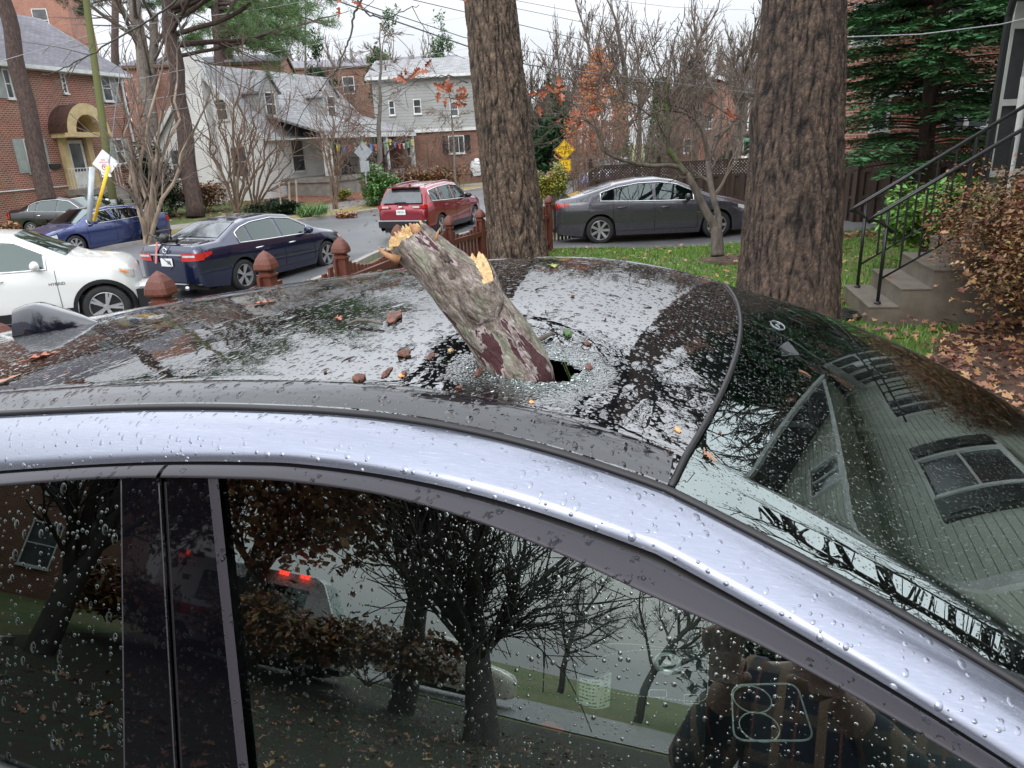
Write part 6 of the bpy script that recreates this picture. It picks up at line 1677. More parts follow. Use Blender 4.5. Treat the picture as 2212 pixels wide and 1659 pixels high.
# utility pole with signs
p = drop(243, 455, 27); tpx = at(186, 0, 27); ph = tpx.z-p.z; lean = Vector((tpx.x-p.x, tpx.y-p.y, 0))/ph
up_ = empty('utility_pole', p, 0, 'leaning wooden utility pole with no-parking sign in front of the brick house', 'pole')
mb = MB(); mb.tube([lean*z+Vector((0,0,z)) for z in (-.2, ph*.5, ph, ph*1.5)], [.15,.135,.12,.11], 12)
k = NT('mossy_pole_wood'); b = k.bsdf((.1,.08,.07), .9); sep = k.n('ShaderNodeSeparateXYZ'); k.l(k.obj(), sep.inputs[0])
gm = k.ramp(k.math('MULTIPLY_ADD', k.noise(2, 3), 2.0, k.math('MULTIPLY', sep.outputs[2], .18)), [(.9,(.06,.045,.038)),(1.0,(.10,.105,.035))]); k.l(gm, b.inputs['Base Color']); k.l(k.bump(k.noise(20, 4, k.mapping((1,1,.1))), .6, .02), b.inputs['Normal'])
mb.build('shaft', k.m, up_, smooth=True)
qz = at(240, 358, 27).z-p.z
mb = MB(); mb.poly_prism([(x+.02+lean.x*qz, z+qz+.1) for x, z in diamond(.50, 0)], Matrix.Translation((0,-.22+lean.y*qz,0)), .006); mb.build('diamond_sign_back', M_['signwhite'], up_)
mb = MB(); mb.box(lean.x*qz-.20,-.26+lean.y*qz,qz-.40,lean.x*qz+.16,-.25+lean.y*qz,qz+.30); ns = mb.build('no_parking_sign', M_['signwhite'], up_)
bx_, by_ = lean.x*qz-.02, -.262+lean.y*qz
text('sign_text', 'NO', .10, M_['signred'], ns, XZ(bx_, qz+.22, by_)); text('sign_text', 'PARKING', .075, M_['signred'], ns, XZ(bx_, qz+.13, by_)); text('sign_text', 'THIS SIDE', .06, M_['signred'], ns, XZ(bx_, qz-.24, by_))
mb = MB(); mb.tube([(bx_+.09*math.cos(t), by_, qz-.04+.10*math.sin(t)) for t in np.linspace(0, 2*PI, 20)[:-1]], .012, 4, closed=True); mb.tube([(bx_-.06,by_,qz+.03),(bx_+.06,by_,qz-.11)], .010, 4); mb.build('no_symbol', M_['signred'], ns); text('sign_text', 'P', .13, M_['black'], ns, XZ(bx_, qz-.04, by_+.001))
mb = MB(); mb.box(.12,-.25,.5,.30,-.15,1.25); mb.build('meter_box', M_['galv'], up_)
mb = MB(); rr = random.Random(4)
for i in range(9): mb.blob((rr.uniform(-.08,.12),-.17,1.25-i*.11), .09,.05,.045, 8, 5, .4, i)
mb.build('white_ribbon', M_['white'], up_)
def pole2(px0, px1, Z, r_, mt, name, label, cat):
    a = at(*px0, Z); b_ = at(*px1, Z); e = MB(); e.tube([Vector((0,0,0)), b_-a], r_, 8); tag(e.build(name, mt, M=Matrix.Translation(a), smooth=True), label, cat)
pole2((193,478),(199,362), 19.5, .075, M_['galv'], 'sign_post', 'pale grey metal post standing between the two left sedans', 'post')
pole2((203,478),(235,358), 19.8, .045, M_['yellow'], 'guy_wire_guard', 'yellow plastic guard on the guy wire left of the utility pole', 'wire guard')
mb = MB(); a = at(236,352,19.8); b_ = at(300,-200,25); mb.tube([Vector((0,0,0)), b_-a], .012, 5); tag(mb.build('guy_wire', M_['wire'], M=Matrix.Translation(a)), 'thin guy wire rising from the yellow guard', 'wire')
for i, (px, py) in enumerate(((740,388),(753,392),(778,390))):
    pass
for (x0, y0, x1, y1, wh_) in ((607,442,603,400,'leftmost'),(626,436,624,398,'middle'),(642,438,639,392,'rightmost')):
    a = at(x0, y0, 31); b_ = at(x1, y1-4, 31); mb = MB(); mb.tube([Vector((0,0,0)), b_-a], .045, 6)
    tag(mb.build('tree_stake', M_['bark_pale'], M=Matrix.Translation((a.x, a.y, a.z))), wh_+' of the three pale wooden tree stakes by the dark yew', 'stake', 'tree stakes by the dark yew')
# green street name sign
p = at(1606, 302, 56); sg_ = empty('street_name_sign', (p.x, p.y, gz(p.x,p.y)), 0, 'small green street name sign on a pole beyond the fence', 'sign'); hz = p.z-gz(p.x,p.y)
mb = MB(); mb.tube([(0,0,0),(0,0,hz)], .04, 6); mb.build('post', M_['galv'], sg_); mb = MB(); mb.box(-.65,-.02,hz-.16,.65,.02,hz+.16); gp_ = mb.build('name_plate', M_['signgreen'], sg_); text('sign_text', 'LANCASTER', .2, M_['signwhite'], gp_, XZ(0, hz, -.025))
# ---- overhead wires
def wire(pts, r_, label, mt='wire', sag=.0):
    P_ = [at(*p) for p in pts]; out_ = []
    for i in range(len(P_)-1):
        for q in range(12): t = q/12; w_ = P_[i].lerp(P_[i+1], t); w_.z -= sag*4*t*(1-t); out_.append(w_)
    out_.append(P_[-1]); o0 = out_[0].copy(); mb = MB(); mb.tube([p-o0 for p in out_], r_, 5)
    tag(mb.build('overhead_cable', M_[mt], M=Matrix.Translation(o0), smooth=True), label, 'cable', 'overhead cables')
wire([(680,-15,20),(1010,100,23),(1140,140,26),(1700,210,45)], .022, 'thick twisted cable crossing behind the big oak from upper left', 'wire')
wire([(700,-20,20),(1000,80,24),(1140,111,28),(1700,206,46)], .014, 'cable just above the thick twisted cable')
wire([(830,-15,22),(1130,55,28),(1700,193,48)], .014, 'thin cable dropping from the top centre to the right trunk')
wire([(900,-15,22),(1125,20,28),(1700,140,48)], .011, 'upper thin cable passing the top of the oak')
wire([(980,-25,24),(1240,25,30),(1700,110,50)], .010, 'faint cable high between the two trunks')
wire([(1240,-10,26),(1450,15,34),(1700,25,48)], .009, 'highest faint cable near the top edge')
wire([(-60,150,24),(240,62,30),(560,20,38),(900,-40,48)], .010, 'grey cable across the pines at the top left', 'wiregrey')
wire([(200,190,27),(600,110,36),(1040,30,48)], .010, 'grey cable running from the utility pole above the white house', 'wiregrey')
wire([(200,235,27),(600,170,36),(1040,100,48)], .010, 'second grey cable above the white house roof', 'wiregrey')
wire([(200,262,27),(600,205,36),(1040,150,48)], .008, 'lowest grey cable across the white house', 'wiregrey')
wire([(1828,80,9),(1990,74,8.6),(2160,53,8),(2260,30,7.5)], .007, 'pale service cable across the green conifer', 'wiregrey')
# ================================================================== TREES
def rdir(rr, d, ang):
    a = d.orthogonal().normalized(); a = Matrix.Rotation(rr.uniform(0, 2*PI), 3, d) @ a
    return (d*math.cos(ang)+a*math.sin(ang)).normalized()
def grow(T, C, p, d, r, L, lev, P, rr, tips):
    n = max(2, int(L/P['seg'])+1) if lev < P['lev'] else 2
    pts = [p.copy()]; rs_ = [r]; cur = p.copy(); dd = d.copy(); endr = r*P['taper'] if lev < P['lev'] else P['rmin']*.6
    for i in range(n):
        dd = (dd + Vector([rr.uniform(-1,1) for _ in range(3)])*P['wob'] + Vector((0,0,P['up'] if lev else 0))).normalized()
        cur = cur+dd*(L/n); pts.append(cur.copy()); rs_.append(max(P['rmin'], lerp(r, endr, (i+1)/n)))
    mbx = T if lev <= P['tl'] else C
    mbx.tube(pts, rs_, 10 if lev == 0 else (6 if lev == 1 else (4 if lev == 2 else 3)), cap=False)
    if lev >= P['lev']: tips.append((pts[-1], dd)); tips.append((pts[len(pts)//2], dd)); return
    k = P['n'][min(lev, len(P['n'])-1)]
    for i in range(k):
        t = rr.uniform(P['t0'] if lev == 0 else .2, 1.0) if not P.get('whorl') or lev else P['t0']+(1-P['t0'])*(i+rr.random()*.5)/k
        q = t*n; j = min(int(q), n-1); pp = pts[j].lerp(pts[j+1], q-j); ddj = (pts[j+1]-pts[j]).normalized()
        rr_ = lerp(r, endr, t)*P['rk']*rr.uniform(.7,1.1)
        if P.get('whorl') and lev == 0:
            a = rr.uniform(0, 2*PI); nd = Vector((math.cos(a), math.sin(a), P['whorl'])).normalized(); LL = L*P['lk']*(1.15-t)**.7*rr.uniform(.7,1.1)
        else:
            nd = rdir(rr, ddj, rr.uniform(*P['ang'])); LL = L*P['lk']*rr.uniform(.7,1.15)*(1.15-.5*t)
        grow(T, C, pp, nd, max(P['rmin'], rr_), LL, lev+1, P, rr, tips)
    # leader continues
    if lev < P['lev']: grow(T, C, pts[-1], rdir(rr, dd, .3), max(P['rmin'], rs_[-1]), L*P['lk'], lev+1, P, rr, tips)
BARE = dict(lev=4, n=(6,5,4,4), taper=.55, wob=.12, up=.05, rk=.55, lk=.62, ang=(.45,.9), rmin=.012, seg=.8, t0=.35, tl=1)
def clumps(mb, tips, rr, n, size, spread, flat=.6, per=6):
    for (p, d) in tips:
        for _ in range(per):
            c_ = p+Vector([rr.gauss(0, spread) for _ in range(3)]); a = Vector([rr.uniform(-1,1) for _ in range(3)]).normalized(); b_ = a.orthogonal().normalized()*size*rr.uniform(.5,1.2)*flat; a = a*size*rr.uniform(.6,1.3)
            mb.quad(c_-a, c_-b_, c_+a, c_+b_)
def needles(mb, tips, rr, L_, per, w_=.012):
    for (p, d) in tips:
        for _ in range(per):
            b_ = p+Vector([rr.gauss(0, L_*.35) for _ in range(3)]); v = (d*.5+Vector([rr.uniform(-1,1) for _ in range(3)])).normalized()*L_*rr.uniform(.7,1.2); s_ = v.orthogonal().normalized()*w_
            mb.quad(b_-s_, b_+v, b_+s_) if False else mb.face([mb.vert(b_-s_), mb.vert(b_+v), mb.vert(b_+s_)])
def tree(name, label, cat, base, H, r, P, seed, trunkmat, twigmat, lean=(0,0), foliage=None, group=None, fl=None, name_='tree'):
    rr = random.Random(seed); root = empty(name, base, 0, label, cat, group); T, C = MB(), MB(); tips = []; Q = dict(BARE); Q.update(P or {})
    d = Vector((lean[0], lean[1], 1)).normalized()
    grow(T, C, Vector((0,0,-.2)), d, r, H, 0, Q, rr, tips)
    T.build('trunk', M_[trunkmat], root, smooth=True)
    if C.v: C.build('crown' if not foliage else 'branches', M_[twigmat], root, smooth=True)
    if foliage:
        F = MB(); fl(F, tips, rr); F.build('crown', M_[foliage], root)
    return root
GT = 'bare trees beyond the houses'
def treeat(px, py, Z, label, H, r, P, seed, tm='bark_grey', cm='twig', lean=(0,0), name='bare_tree', group=None, **kw):
    p = drop(px, py, Z); return tree(name, label, 'tree', p, H, r, P, seed, tm, cm, lean, group=group, **kw)
# big trunks in the foreground: deep furrowed bark is real relief, its shade deepened in the colour
def bigtrunk(name, label, a, b_, r0, r1, seed, mt, top=9.0, lobes=1.0, bulge=None, flare=.16, furrow=.030, fs=(9.0,1.6)):
    base = Vector((a.x, a.y, a.z)); ax = (b_-a).normalized(); Hh = top/ax.z; root = empty(name, base, 0, label, 'tree'); mb = MB(); rows = []; fur = []
    u = ax.orthogonal().normalized(); v = ax.cross(u); nz_, na = 420, 200
    for i in range(nz_+1):
        t = i/nz_; h = Hh*t**1.25; c_ = ax*h; r_ = lerp(r0, r1, min(1, h/4.0)) if h < 4 else r1*(1-.035*(h-4)); r_ += flare*math.exp(-h/.45)
        row = []
        for q in range(na+1):
            if q == na: row.append(row[0]); continue
            th = 2*PI*q/na; d = u*math.cos(th)+v*math.sin(th); P_ = Vector((math.cos(th)*fs[0]*r0, math.sin(th)*fs[0]*r0, h*fs[1]+seed*7))
            w1 = noise.noise(P_*.5)*.6; P2 = P_+Vector((w1, w1, 0))
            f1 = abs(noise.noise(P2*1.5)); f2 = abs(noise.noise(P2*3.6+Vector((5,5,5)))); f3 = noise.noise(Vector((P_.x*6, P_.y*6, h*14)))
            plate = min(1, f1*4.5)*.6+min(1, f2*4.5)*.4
            dr_ = furrow*(plate-.75)+.006*f3 + lobes*.03*noise.noise(Vector((math.cos(th)*1.3, math.sin(th)*1.3, h*.35+seed)))
            if bulge:
                bh, bth, bs = bulge; dr_ += bs*math.exp(-((h-bh)/.14)**2)*max(0, d.dot(bth))**6
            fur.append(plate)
            row.append(c_+d*(r_+dr_))
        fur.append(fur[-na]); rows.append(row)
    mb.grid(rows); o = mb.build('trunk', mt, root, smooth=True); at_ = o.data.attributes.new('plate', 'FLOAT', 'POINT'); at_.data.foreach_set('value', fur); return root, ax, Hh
def barkbig(name, c0, c1, c2, speck, sc):
    k = NT(name); b = k.bsdf(c0, .85, spec=.3); g = k.n('ShaderNodeNewGeometry')
    vec = k.mapping((1,1,.28)); n1 = k.noise(sc, 8, vec, .65); col = k.ramp(n1, [(.32,c0),(.5,c1),(.66,c2)])
    sp_ = k.ramp(k.noise(sc*4.5, 4, k.mapping((1,1,.45)), .7), [(.60,(0,0,0)),(.68,(1,1,1))])
    big = k.ramp(k.noise(2.0, 4), [(.42,(0,0,0)),(.6,(1,1,1))])
    col = k.mix(k.math('MULTIPLY', sp_, k.math('MULTIPLY_ADD', big, .7, .25)), col, speck)
    pt = k.ramp(g.outputs['Pointiness'], [(.44,(.25,.25,.25)),(.5,(1,1,1))])
    av = k.n('ShaderNodeAttribute', attribute_name='plate'); fl_ = k.ramp(av.outputs['Fac'], [(.22,(.10,.09,.085)),(.60,(.72,.72,.72)),(1,(1.3,1.28,1.25))]); k.l(k.mix(1.0, col, fl_, 'MULTIPLY'), b.inputs['Base Color'])  # furrows painted darker: wet bark floors, plus shade the overcast light lacks
    vc2 = k.n('ShaderNodeTexVoronoi', feature='DISTANCE_TO_EDGE'); vc2.inputs['Scale'].default_value = sc*1.3; k.l(k.mapping((1,1,.3)), vc2.inputs['Vector'])
    h = k.math('ADD', k.noise(sc*2.5, 8, vec, .7), k.math('MULTIPLY', k.math('MINIMUM', vc2.outputs['Distance'], .25), 2.0))
    k.l(k.bump(h, .9, .03), b.inputs['Normal']); return k.m
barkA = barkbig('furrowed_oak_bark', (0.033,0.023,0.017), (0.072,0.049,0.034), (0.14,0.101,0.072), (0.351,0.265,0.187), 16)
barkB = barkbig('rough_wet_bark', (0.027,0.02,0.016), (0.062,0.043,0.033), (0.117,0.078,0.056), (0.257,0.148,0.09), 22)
ta = at(1121, 560, 8.6); tb = at(1057, 0, 9.6); ax_ = (tb-ta).normalized(); g0 = gz(ta.x, ta.y); ta = ta-ax_*((ta.z-g0)/ax_.z)
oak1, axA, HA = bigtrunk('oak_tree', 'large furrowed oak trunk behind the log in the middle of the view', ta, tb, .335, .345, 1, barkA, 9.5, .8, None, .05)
ta = at(1703, 600, 5.5); tb = at(1731, 0, 6.1); ax_ = (tb-ta).normalized(); g0 = gz(ta.x, ta.y); ta = ta-ax_*((ta.z-g0)/ax_.z)
lf_ = Vector((-1,-.2,0)).normalized()
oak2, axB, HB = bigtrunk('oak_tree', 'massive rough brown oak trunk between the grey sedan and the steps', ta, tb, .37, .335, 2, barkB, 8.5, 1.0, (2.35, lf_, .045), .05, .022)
def crown_on(root, ax, Hh, r_, seed, n, mt, leaves=None, lo=.55, tl=1, ll=4.2):
    rr = random.Random(seed); T, C = MB(), MB(); tips = []; P = dict(BARE); P.update(lev=3, n=(5,5,5), rmin=.011, lk=.6, ang=(.4,.9), wob=.16, seg=.6, tl=1)
    for i in range(n):
        a = 2*PI*(i+rr.random()*.6)/n; h = Hh*lerp(lo, .99, i/(n-1)); d = Vector((math.cos(a), math.sin(a), rr.uniform(.35,.9))).normalized()
        grow(T, C, ax*h, d, r_*rr.uniform(.35,.5), ll*rr.uniform(.7,1.1), 1, P, rr, tips)
    grow(T, C, ax*Hh, ax, r_, ll, 1, P, rr, tips)
    T.build('limbs', mt, root, smooth=True); C.build('crown', M_['darkbranch'], root)
    if leaves:
        F = MB()
        for (p, d) in tips:
            if rr.random() < leaves: addleaf(F, Matrix.Translation(p) @ Matrix.Rotation(rr.uniform(0,6), 4, 'Z') @ Matrix.Rotation(rr.uniform(0,3), 4, 'X'), .15, 1, .5)
        if F.v: F.build('dead_leaves', M_['redleaf'], root)
crown_on(oak1, axA, HA, .30, 41, 11, barkA, .1, .62, ll=6.0); crown_on(oak2, axB, HB, .30, 42, 11, barkB, .1, .72, ll=6.0)
# left pine trunk
def straight(px0, px1, Z0, Z1, r0, r1, tm, name, label, P=None, seed=1, fol=None, Hx=1.5, cm='twig', fl=None):
    a = at(*px0, Z0); b_ = at(*px1, Z1); g0 = gz(a.x, a.y); d = (b_-a).normalized(); a = a-d*((a.z-g0)/d.z); root = empty(name, a, 0, label, 'tree'); Ht = (b_.z-g0)/d.z*Hx; mb = MB()
    N_ = 24; mb.tube([d*(Ht*i/N_)+Vector((.05*math.sin(i), .04*math.cos(i*1.3), 0)) for i in range(N_+1)], [lerp(r0, r1, i/N_)+(.12*r0 if i == 0 else 0) for i in range(N_+1)], 14); mb.build('trunk', M_[tm], root, smooth=True)
    if P:
        rr = random.Random(seed); T, C = MB(), MB(); tips = []; Q = dict(BARE); Q.update(P)
        for i in range(Q['nb']):
            h = Ht*lerp(Q['h0'], 1.0, (i+rr.random())/Q['nb']); a_ = rr.uniform(0, 2*PI) if 'az' not in Q else rr.gauss(Q['az'], Q.get('azs', .8)); dd = Vector((math.cos(a_), math.sin(a_), Q['rise'])).normalized()
            grow(T, C, d*h, dd, r1*rr.uniform(.3,.5), Q['bl']*rr.uniform(.6,1.1), 1, Q, rr, tips)
        T.build('limbs', M_[tm], root, smooth=True); (C.v and C.build('twigs' if fol else 'crown', M_[cm], root))
        if fol: F = MB(); fl(F, tips, rr); F.build('crown', M_[fol], root)
    return root
PINE = dict(lev=3, n=(5,5,4), rmin=.014, seg=.7, wob=.12, up=.02, nb=12, h0=.5, rise=.12, bl=4.5, lk=.55, ang=(.3,.8))
fN = lambda F, t, rr: needles(F, t, rr, .30, 26, .012)
straight((100,425), (8,0), 28.5, 28.5, .34, .26, 'bark_pine', 'pine_tree', 'leaning dark pine trunk at the far left in front of the brick house', dict(PINE, h0=.85), 3, 'needle', 1.5, fl=fN)
straight((418,440), (368,60), 31, 31, .36, .27, 'bark_pine', 'pine_tree', 'dark straight pine trunk left of the white house', dict(PINE, h0=.62, az=0, azs=.9, bl=6, nb=12), 4, 'needle', 1.35, fl=lambda F, t, rr: needles(F, t, rr, .28, 22, .013))
straight((345,400), (290,0), 42, 46, .40, .34, 'bark_grey', 'tall_tree', 'tall grey forked trunk behind the brick house corner', dict(nb=9, h0=.55, rise=.9, bl=5, lev=3), 5, None, 1.25)
straight((318,400), (330,120), 43, 45, .30, .25, 'bark_grey', 'tall_tree', 'slimmer dark trunk beside the tall forked trunk', dict(nb=7, h0=.6, rise=.7, bl=4, lev=3), 6, None, 1.3)
# the green pine boughs over the white house
pr0 = straight((520,330), (470,-60), 46, 48, .36, .3, 'bark_pine', 'pine_tree', 'pine tree with bright green needle boughs above the white house roof', dict(PINE, h0=.62, az=-.15, azs=.7, bl=6.5, nb=17, lk=.55, n=(6,5,4)), 7, 'needle', 1.3, fl=lambda F, t, rr: needles(F, t, rr, .32, 34, .014))
def boughs(root_label, start, ends, Z, seed, mt='needle', per=70, L_=.34, w_=.014, tm='bark_pine'):
    o = at(*start[0], Z); root = empty('pine_tree', Vector((o.x, o.y, gz(o.x, o.y))), 0, root_label, 'tree'); ro = root.location; rr = random.Random(seed); T, C, F = MB(), MB(), MB(); tips = []
    T.tube([Vector((0,0,-.2))]+[at(x, y, Z)-ro for x, y in start], [.36]+[.32-.03*i for i in range(len(start))], 12)
    for (sx_, sy_, x, y, dz) in ends:
        a = at(sx_, sy_, Z)-ro; b_ = at(x, y, Z+dz)-ro; m_ = (a+b_)/2+Vector((0,0,.5)); pts = [a*(1-t)**2+m_*2*t*(1-t)+b_*t*t for t in np.linspace(0, 1, 9)]; T.tube(pts, [lerp(.11, .02, t) for t in np.linspace(0, 1, 9)], 6)
        for j in range(26):
            t = rr.uniform(.25, 1); q = t*8; i = min(7, int(q)); p = pts[i].lerp(pts[i+1], q-i); d = ((b_-a).normalized()*.6+Vector((rr.uniform(-1,1), rr.uniform(-1,1), rr.uniform(-.5,.6)))).normalized(); ll = rr.uniform(.4, 1.3); C.tube([p, p+d*ll*.5+Vector((0,0,.05)), p+d*ll], [.02,.012,.008], 3)
            for u_ in (.35, .6, .8, 1.0): tips.append((p+d*ll*u_, d))
    T.build('trunk', M_[tm], root, smooth=True); C.build('branches', M_['twig'], root); needles(F, tips, rr, L_, per, w_); F.build('crown', M_[mt], root); return root
boughs('tall pine whose bright green needle boughs fill the sky left of centre', [(478,200),(472,100),(465,20),(462,-80)], [(470,70,560,95,0),(468,40,600,60,-1),(465,20,650,40,0),(466,10,690,25,-1),(470,90,620,118,1),(470,60,680,95,0),(466,30,540,30,1),(465,0,720,60,-1),(470,80,640,80,-1),(465,-20,600,0,0),(465,-20,680,-10,0),(468,50,420,90,0),(466,20,400,25,0),(465,0,380,5,1)], 44, 301, per=26)
boughs('dark green pine crown at the top left behind the utility pole', [(250,200),(248,100),(250,-60)], [(250,0,180,20,0),(250,10,320,15,0),(250,-20,350,-5,0),(250,-10,140,-5,0)], 58, 302, 'needle2', 16)
# crape myrtle: pale bare stems from one base
def stems(px, py, Z, label, ends, r_, mt, seed, name='multi_stem_tree', wob=.10, lev=3, n=(5,4,4), rmin=.012, dz=0):
    p = drop(px, py, Z); root = empty(name, p, 0, label, 'tree'); rr = random.Random(seed); T, C = MB(), MB(); tips = []; P = dict(BARE); P.update(lev=lev, n=n, rmin=rmin, wob=wob, up=.06, seg=.35, ang=(.3,.75), lk=.55, rk=.6, t0=.4)
    for (ex_, ey_, ez_) in ends:
        q = at(ex_, ey_, Z+ez_)-p; L_ = q.length; d = q.normalized()
        pts = [Vector((rr.uniform(-.15,.15), rr.uniform(-.15,.15), -.1))]; rs_ = [r_]
        for i in range(1, 9):
            t = i/8; bend = math.sin(PI*t)*.06*L_; pts.append(q*t+Vector((rr.gauss(0,.03)*L_*t, rr.gauss(0,.03)*L_*t, bend*.4))); rs_.append(lerp(r_, r_*.4, t))
        T.tube(pts, rs_, 8, cap=False)
        for i in range(7):
            j = rr.randint(2, 7); d2 = rdir(rr, (pts[j+1]-pts[j]).normalized() if j < 8 else d, rr.uniform(.3,.8)); grow(T, C, pts[j], d2, rs_[j]*.5, L_*.32*rr.uniform(.6,1.1), 2, P, rr, tips)
        grow(T, C, pts[-1], (pts[-1]-pts[-2]).normalized(), rs_[-1], L_*.3, 2, P, rr, tips)
    T.build('trunk', M_[mt], root, smooth=True); C.build('crown', M_['twig' if mt != 'bark_tan' else 'twigred'], root); return root
stems(302, 445, 24.5, 'pale multi-stemmed crape myrtle between the brick house and the blue sedan', [(258,270,0),(300,190,.5),(330,170,-.5),(385,180,1),(420,275,-1),(280,330,-1),(350,240,.5)], .085, 'bark_pale', 11, 'crape_myrtle')
stems(505, 425, 32, 'tan multi-stemmed bare shrub tree in front of the white house gable', [(430,250,0),(470,180,1),(500,165,0),(530,190,-1),(560,230,.5),(600,300,-1),(450,300,-1)], .07, 'bark_tan', 12, n=(6,5,4))
stems(545, 415, 33, 'second tan bare shrub tree hiding the front corner of the white house', [(500,280,0),(540,220,1),(590,210,0),(630,260,-1),(650,320,.5)], .06, 'bark_tan', 13)
stems(722, 432, 33, 'clump of slim reddish bare stems by the white porch', [(690,250,0),(708,210,.5),(722,190,0),(738,220,-.5),(752,260,0),(700,300,.5),(745,320,0)], .035, 'bark_tan', 14, n=(4,3,3))
# larch-like twiggy trees with level twigs
def twiggy(px, py, pxt, pyt, Z, label, r_, spread, seed, nb=46, cm='twigred', fol=None, drooping=.15, h0=.08, tm='bark_grey', fl=None, name='bare_tree'):
    a = drop(px, py, Z); b_ = at(pxt, pyt, Z+1); root = empty(name, a, 0, label, 'tree'); q = b_-a; rr = random.Random(seed); T, C = MB(), MB(); tips = []
    P = dict(BARE); P.update(lev=3, n=(6,6,5), rmin=.009, wob=.12, up=drooping*.2, seg=.4, ang=(.3,.8), lk=.55, rk=.5)
    T.tube([q*(i/12)+Vector((rr.uniform(-.05,.05), rr.uniform(-.05,.05), 0)) for i in range(13)], [lerp(r_, r_*.15, i/12) for i in range(13)], 8)
    for i in range(nb):
        t = lerp(h0, .98, (i+rr.random())/nb); a_ = rr.uniform(0, 2*PI); dd = Vector((math.cos(a_), math.sin(a_), rr.uniform(-.1,.45))).normalized()
        grow(T, C, q*t, dd, max(.012, r_*.22*(1-t)), spread*(1.05-t)**.7*rr.uniform(.6,1.1), 1, P, rr, tips)
    T.build('trunk', M_[tm], root, smooth=True); C.build('crown' if not fol else 'twigs', M_[cm], root)
    if fol: F = MB(); fl(F, tips, rr); F.build('crown', M_[fol], root)
    return root
twiggy(818, 432, 822, 55, 35, 'tall twiggy brown larch between the white house and the siding house', .17, 3.4, 21, 30)
twiggy(985, 395, 968, 160, 40, 'small twiggy tree in front of the siding house window', .09, 2.2, 22, 20)
twiggy(640, 250, 660, -30, 60, 'brown twiggy tree behind the white house chimney end', .2, 5, 23, 24)
# dark evergreens behind the white house
fC = lambda n, s_, sp_: (lambda F, t, rr: clumps(F, t, rr, 0, s_, sp_, .5, n))
EV = dict(whorl=.15, t0=.08, lev=2, n=(40,6), lk=.26, taper=.15, rmin=.02, seg=.8, ang=(.3,.8), up=0)
def evergreen(px, py, pyt, Z, label, r_, seed, fol='needle2', w_=.26, n=40, per=9, sz=.22, name='evergreen_tree'):
    a = drop(px, py, Z); b_ = at(px, pyt, Z); P = dict(EV, n=(n, 6), lk=w_); return tree(name, label, 'tree', a, (b_.z-a.z)*.86, r_, P, seed, 'bark_pine', 'twig', foliage=fol, fl=lambda F, t, rr: clumps(F, t, rr, 0, sz, .22, .45, per))
evergreen(722, 300, 108, 60, 'dark pointed evergreen just right of the white house roof', .25, 31)
evergreen(880, 300, 60, 66, 'mid-green evergreen behind the siding house', .3, 32, 'ivy', .3)
evergreen(948, 300, 35, 62, 'narrow pale green evergreen left of the big oak', .2, 33, 'ivy', .16, 44, 6, .16)
evergreen(1195, 380, 235, 44, 'dark evergreen behind the speed hump sign', .25, 34, 'needle2', .42)
evergreen(1160, 360, 200, 56, 'blue-green evergreen close to the right edge of the big oak', .25, 35, 'needle2', .34)
evergreen(1600, 345, 285, 58, 'dark green evergreen below the street name sign', .2, 36, 'needle2', .5, 26)
# rusty-leaved bald cypress
twiggy(1305, 350, 1295, 110, 44, 'tall rusty orange-brown cypress above the lattice fence', .16, 2.0, 24, 44, 'twigred', 'rust', fl=lambda F, t, rr: clumps(F, [q for q in t if rr.random() < .26], rr, 0, .10, .2, .35, 5), name='cypress_tree')
twiggy(1255, 420, 1262, 240, 38, 'smaller rusty cypress behind the speed hump sign', .12, 1.6, 25, 24, 'twigred', 'rust', fl=lambda F, t, rr: clumps(F, [q for q in t if rr.random() < .22], rr, 0, .10, .2, .35, 4), name='cypress_tree')
# bare trees on the skyline: a few grown, the rest copies turned and scaled
base_trees = []
UPR = dict(lev=4, n=(7,5,4,4), wob=.13, up=.10, ang=(.3,.7), t0=.3, rmin=.016, lk=.58)
tA = treeat(1345, 330, 55, 'bare tree with a thick forked dark trunk in the middle of the skyline', 6.5, .38, dict(UPR, ang=(.35,.8)), 51, lean=(-.05,0))
tB = treeat(1410, 330, 50, 'bare tree with ivy on its trunk right of the forked tree', 5.8, .26, dict(UPR), 52, lean=(.1,0))
tC = treeat(1180, 330, 58, 'slim many-branched bare tree just right of the big oak', 5.2, .2, dict(UPR), 53, 'bark_grey')
def again(src, px, py, Z, label, rz, sc, group=None):
    c_ = copy_tree(src); p = drop(px, py, Z); c_.location = p; c_.rotation_euler = (0,0,rz); c_.scale = (sc, sc, sc); c_['label'] = label
    if group: c_['group'] = group
    return c_
WH = ['just above the speed hump sign','between the hump sign and the rusty cypress','behind the forked tree','left of the far brick house','directly behind the left end of the far brick house','above the ridge of the far brick house','over the right roof wing of the far brick house','just left of the massive trunk','touching the left edge of the massive trunk',
 'right beside the big furrowed oak','hidden in part by the big furrowed oak','above the siding house roof centre','above the right end of the siding house roof','right of the white house roof ridge','above the gap between white house and siding house','above the left end of the siding house','over the middle of the white house roof','between the two pine trunks','above the right end of the brick house roof','at the left picture edge above the brick house','above the brick house chimney','just left of the dark straight pine trunk','right behind the green pine boughs','behind the white house chimney']
